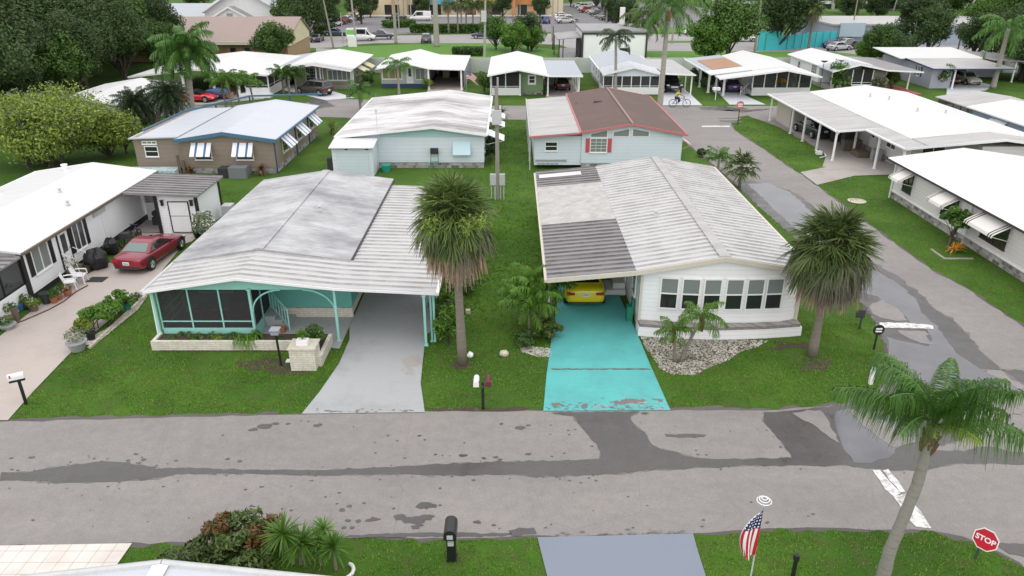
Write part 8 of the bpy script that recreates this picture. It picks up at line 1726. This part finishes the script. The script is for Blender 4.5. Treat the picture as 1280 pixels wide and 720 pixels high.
def skinned(name, verts, edges, radii, m, root, lv=2):
    me = bpy.data.meshes.new(name); me.from_pydata([tuple(Vector(v) - root.location) for v in verts], edges, []); o = bpy.data.objects.new(name, me); C.objects.link(o); o.parent = root
    sk = o.modifiers.new('skin', 'SKIN'); me.skin_vertices.new() if not me.skin_vertices else None
    for i, r in enumerate(radii): me.skin_vertices[0].data[i].radius = (r, r)
    me.skin_vertices[0].data[0].use_root = True; ss = o.modifiers.new('sub', 'SUBSURF'); ss.levels = ss.render_levels = lv
    dg = bpy.context.evaluated_depsgraph_get(); bpy.context.view_layer.update(); m2 = bpy.data.meshes.new_from_object(o.evaluated_get(bpy.context.evaluated_depsgraph_get())); o.modifiers.clear(); o.data = m2
    m2.materials.clear(); m2.materials.append(m); m2.polygons.foreach_set('use_smooth', [True] * len(m2.polygons)); return o
ps = empty('person', (bx_, by_, .014), 'person in a yellow green shirt and dark trousers riding the bicycle, hands on the bars', 'person'); X0, Y0 = bx_, by_
SK = mat('skin', (.35, .2, .13), .6)
body = skinned('body', [(X0 - .45, Y0, 1.12), (X0 - .36, Y0, 1.35), (X0 - .24, Y0, 1.58), (X0 - .19, Y0, 1.7), (X0 - .15, Y0, 1.84), (X0 - .14, Y0, 1.94),
    (X0 - .24, Y0 - .2, 1.56), (X0 + .0, Y0 - .26, 1.36), (X0 + .28, Y0 - .28, 1.24), (X0 - .24, Y0 + .2, 1.56), (X0 + .0, Y0 + .26, 1.36), (X0 + .28, Y0 + .28, 1.24),
    (X0 - .42, Y0 - .12, 1.04), (X0 - .02, Y0 - .14, .85), (X0 - .25, Y0 - .13, .42), (X0 - .1, Y0 - .13, .36), (X0 - .42, Y0 + .12, 1.04), (X0 - .05, Y0 + .14, 1.02), (X0 - .2, Y0 + .13, .62), (X0 - .05, Y0 + .13, .55)],
    [(0, 1), (1, 2), (2, 3), (3, 4), (4, 5), (2, 6), (6, 7), (7, 8), (2, 9), (9, 10), (10, 11), (0, 12), (12, 13), (13, 14), (14, 15), (0, 16), (16, 17), (17, 18), (18, 19)],
    [.15, .15, .14, .06, .1, .08, .07, .05, .035, .07, .05, .035, .1, .075, .05, .04, .1, .075, .05, .04], SK, ps)
skinned('shirt', [(X0 - .45, Y0, 1.1), (X0 - .36, Y0, 1.35), (X0 - .24, Y0, 1.58), (X0 - .24, Y0 - .2, 1.56), (X0 - .1, Y0 - .24, 1.44), (X0 - .24, Y0 + .2, 1.56), (X0 - .1, Y0 + .24, 1.44)], [(0, 1), (1, 2), (2, 3), (3, 4), (2, 5), (5, 6)], [.175, .18, .165, .095, .08, .095, .08], mat('yellow_green_shirt', (.5, .6, .02), .8), ps)
skinned('trousers', [(X0 - .45, Y0, 1.08), (X0 - .42, Y0 - .12, 1.02), (X0 - .02, Y0 - .14, .85), (X0 - .22, Y0 - .13, .5), (X0 - .42, Y0 + .12, 1.02), (X0 - .05, Y0 + .14, 1.0), (X0 - .18, Y0 + .13, .66)], [(0, 1), (1, 2), (2, 3), (0, 4), (4, 5), (5, 6)], [.15, .12, .095, .065, .12, .095, .065], mat('dark_trousers', (.02, .025, .05), .8), ps)
b = MB(); b.blob((X0 - .16, Y0, 1.95), (.125, .115, .11), 3, n=14, rough=.04); b.build('hair', mat('dark_hair', (.02, .015, .012), .8), ps, smooth=True)
b = MB(); [b.box(X0 + d, X0 + d + .26, Y0 + s - .05, Y0 + s + .05, z, z + .08) for d, s, z in ((-.25, -.13, .34), (-.2, .13, .54))]; b.build('shoe', M['white'], ps)
grass()

# ================================================================ air, light, camera
W_ = bpy.data.worlds.new('World'); bpy.context.scene.world = W_; W_.use_nodes = True; nt = W_.node_tree
EL, AZ = 66, 178
sky = nt.nodes.new('ShaderNodeTexSky'); sky.sky_type = 'NISHITA'; sky.sun_disc = False; sky.sun_elevation = R(EL); sky.sun_rotation = R(AZ); sky.air_density = 1.0; sky.dust_density = 4; sky.ozone_density = 1
hs = nt.nodes.new('ShaderNodeHueSaturation'); hs.inputs['Saturation'].default_value = .22; nt.links.new(sky.outputs[0], hs.inputs['Color']); bg = nt.nodes['Background']
veil = nt.nodes.new('ShaderNodeMixRGB'); veil.inputs[0].default_value = .7; veil.inputs[2].default_value = (6.8, 6.72, 6.75, 1)   # even overcast veil over the sky
nt.links.new(hs.outputs[0], veil.inputs[1]); nt.links.new(veil.outputs[0], bg.inputs[0]); bg.inputs[1].default_value = .15
sun = bpy.data.lights.new('sun', 'SUN'); sun.energy = 1.0; sun.angle = R(150); sun.color = (1, .975, .94); so = bpy.data.objects.new('sun', sun); C.objects.link(so)
a, e = R(AZ), R(EL); d = Vector((math.sin(a) * math.cos(e), math.cos(a) * math.cos(e), math.sin(e))); so.rotation_euler = d.to_track_quat('Z', 'Y').to_euler(); so.location = d * 50
cam = bpy.data.cameras.new('camera'); co = bpy.data.objects.new('camera', cam); C.objects.link(co); bpy.context.scene.camera = co
cam.sensor_width = 36; cam.lens = 36 * 920 / 1280; co.location = (0, 0, 15); co.rotation_euler = (R(90) - math.atan(415 / 920), 0, 0); cam.clip_end = 3000; cam.clip_start = .3
sc = bpy.context.scene; sc.view_settings.view_transform = 'Standard'; sc.view_settings.look = 'None'; sc.view_settings.exposure = 0.42; sc.view_settings.gamma = 1
sc.cycles.max_bounces = 6; sc.cycles.transparent_max_bounces = 12; sc.cycles.use_denoising = True
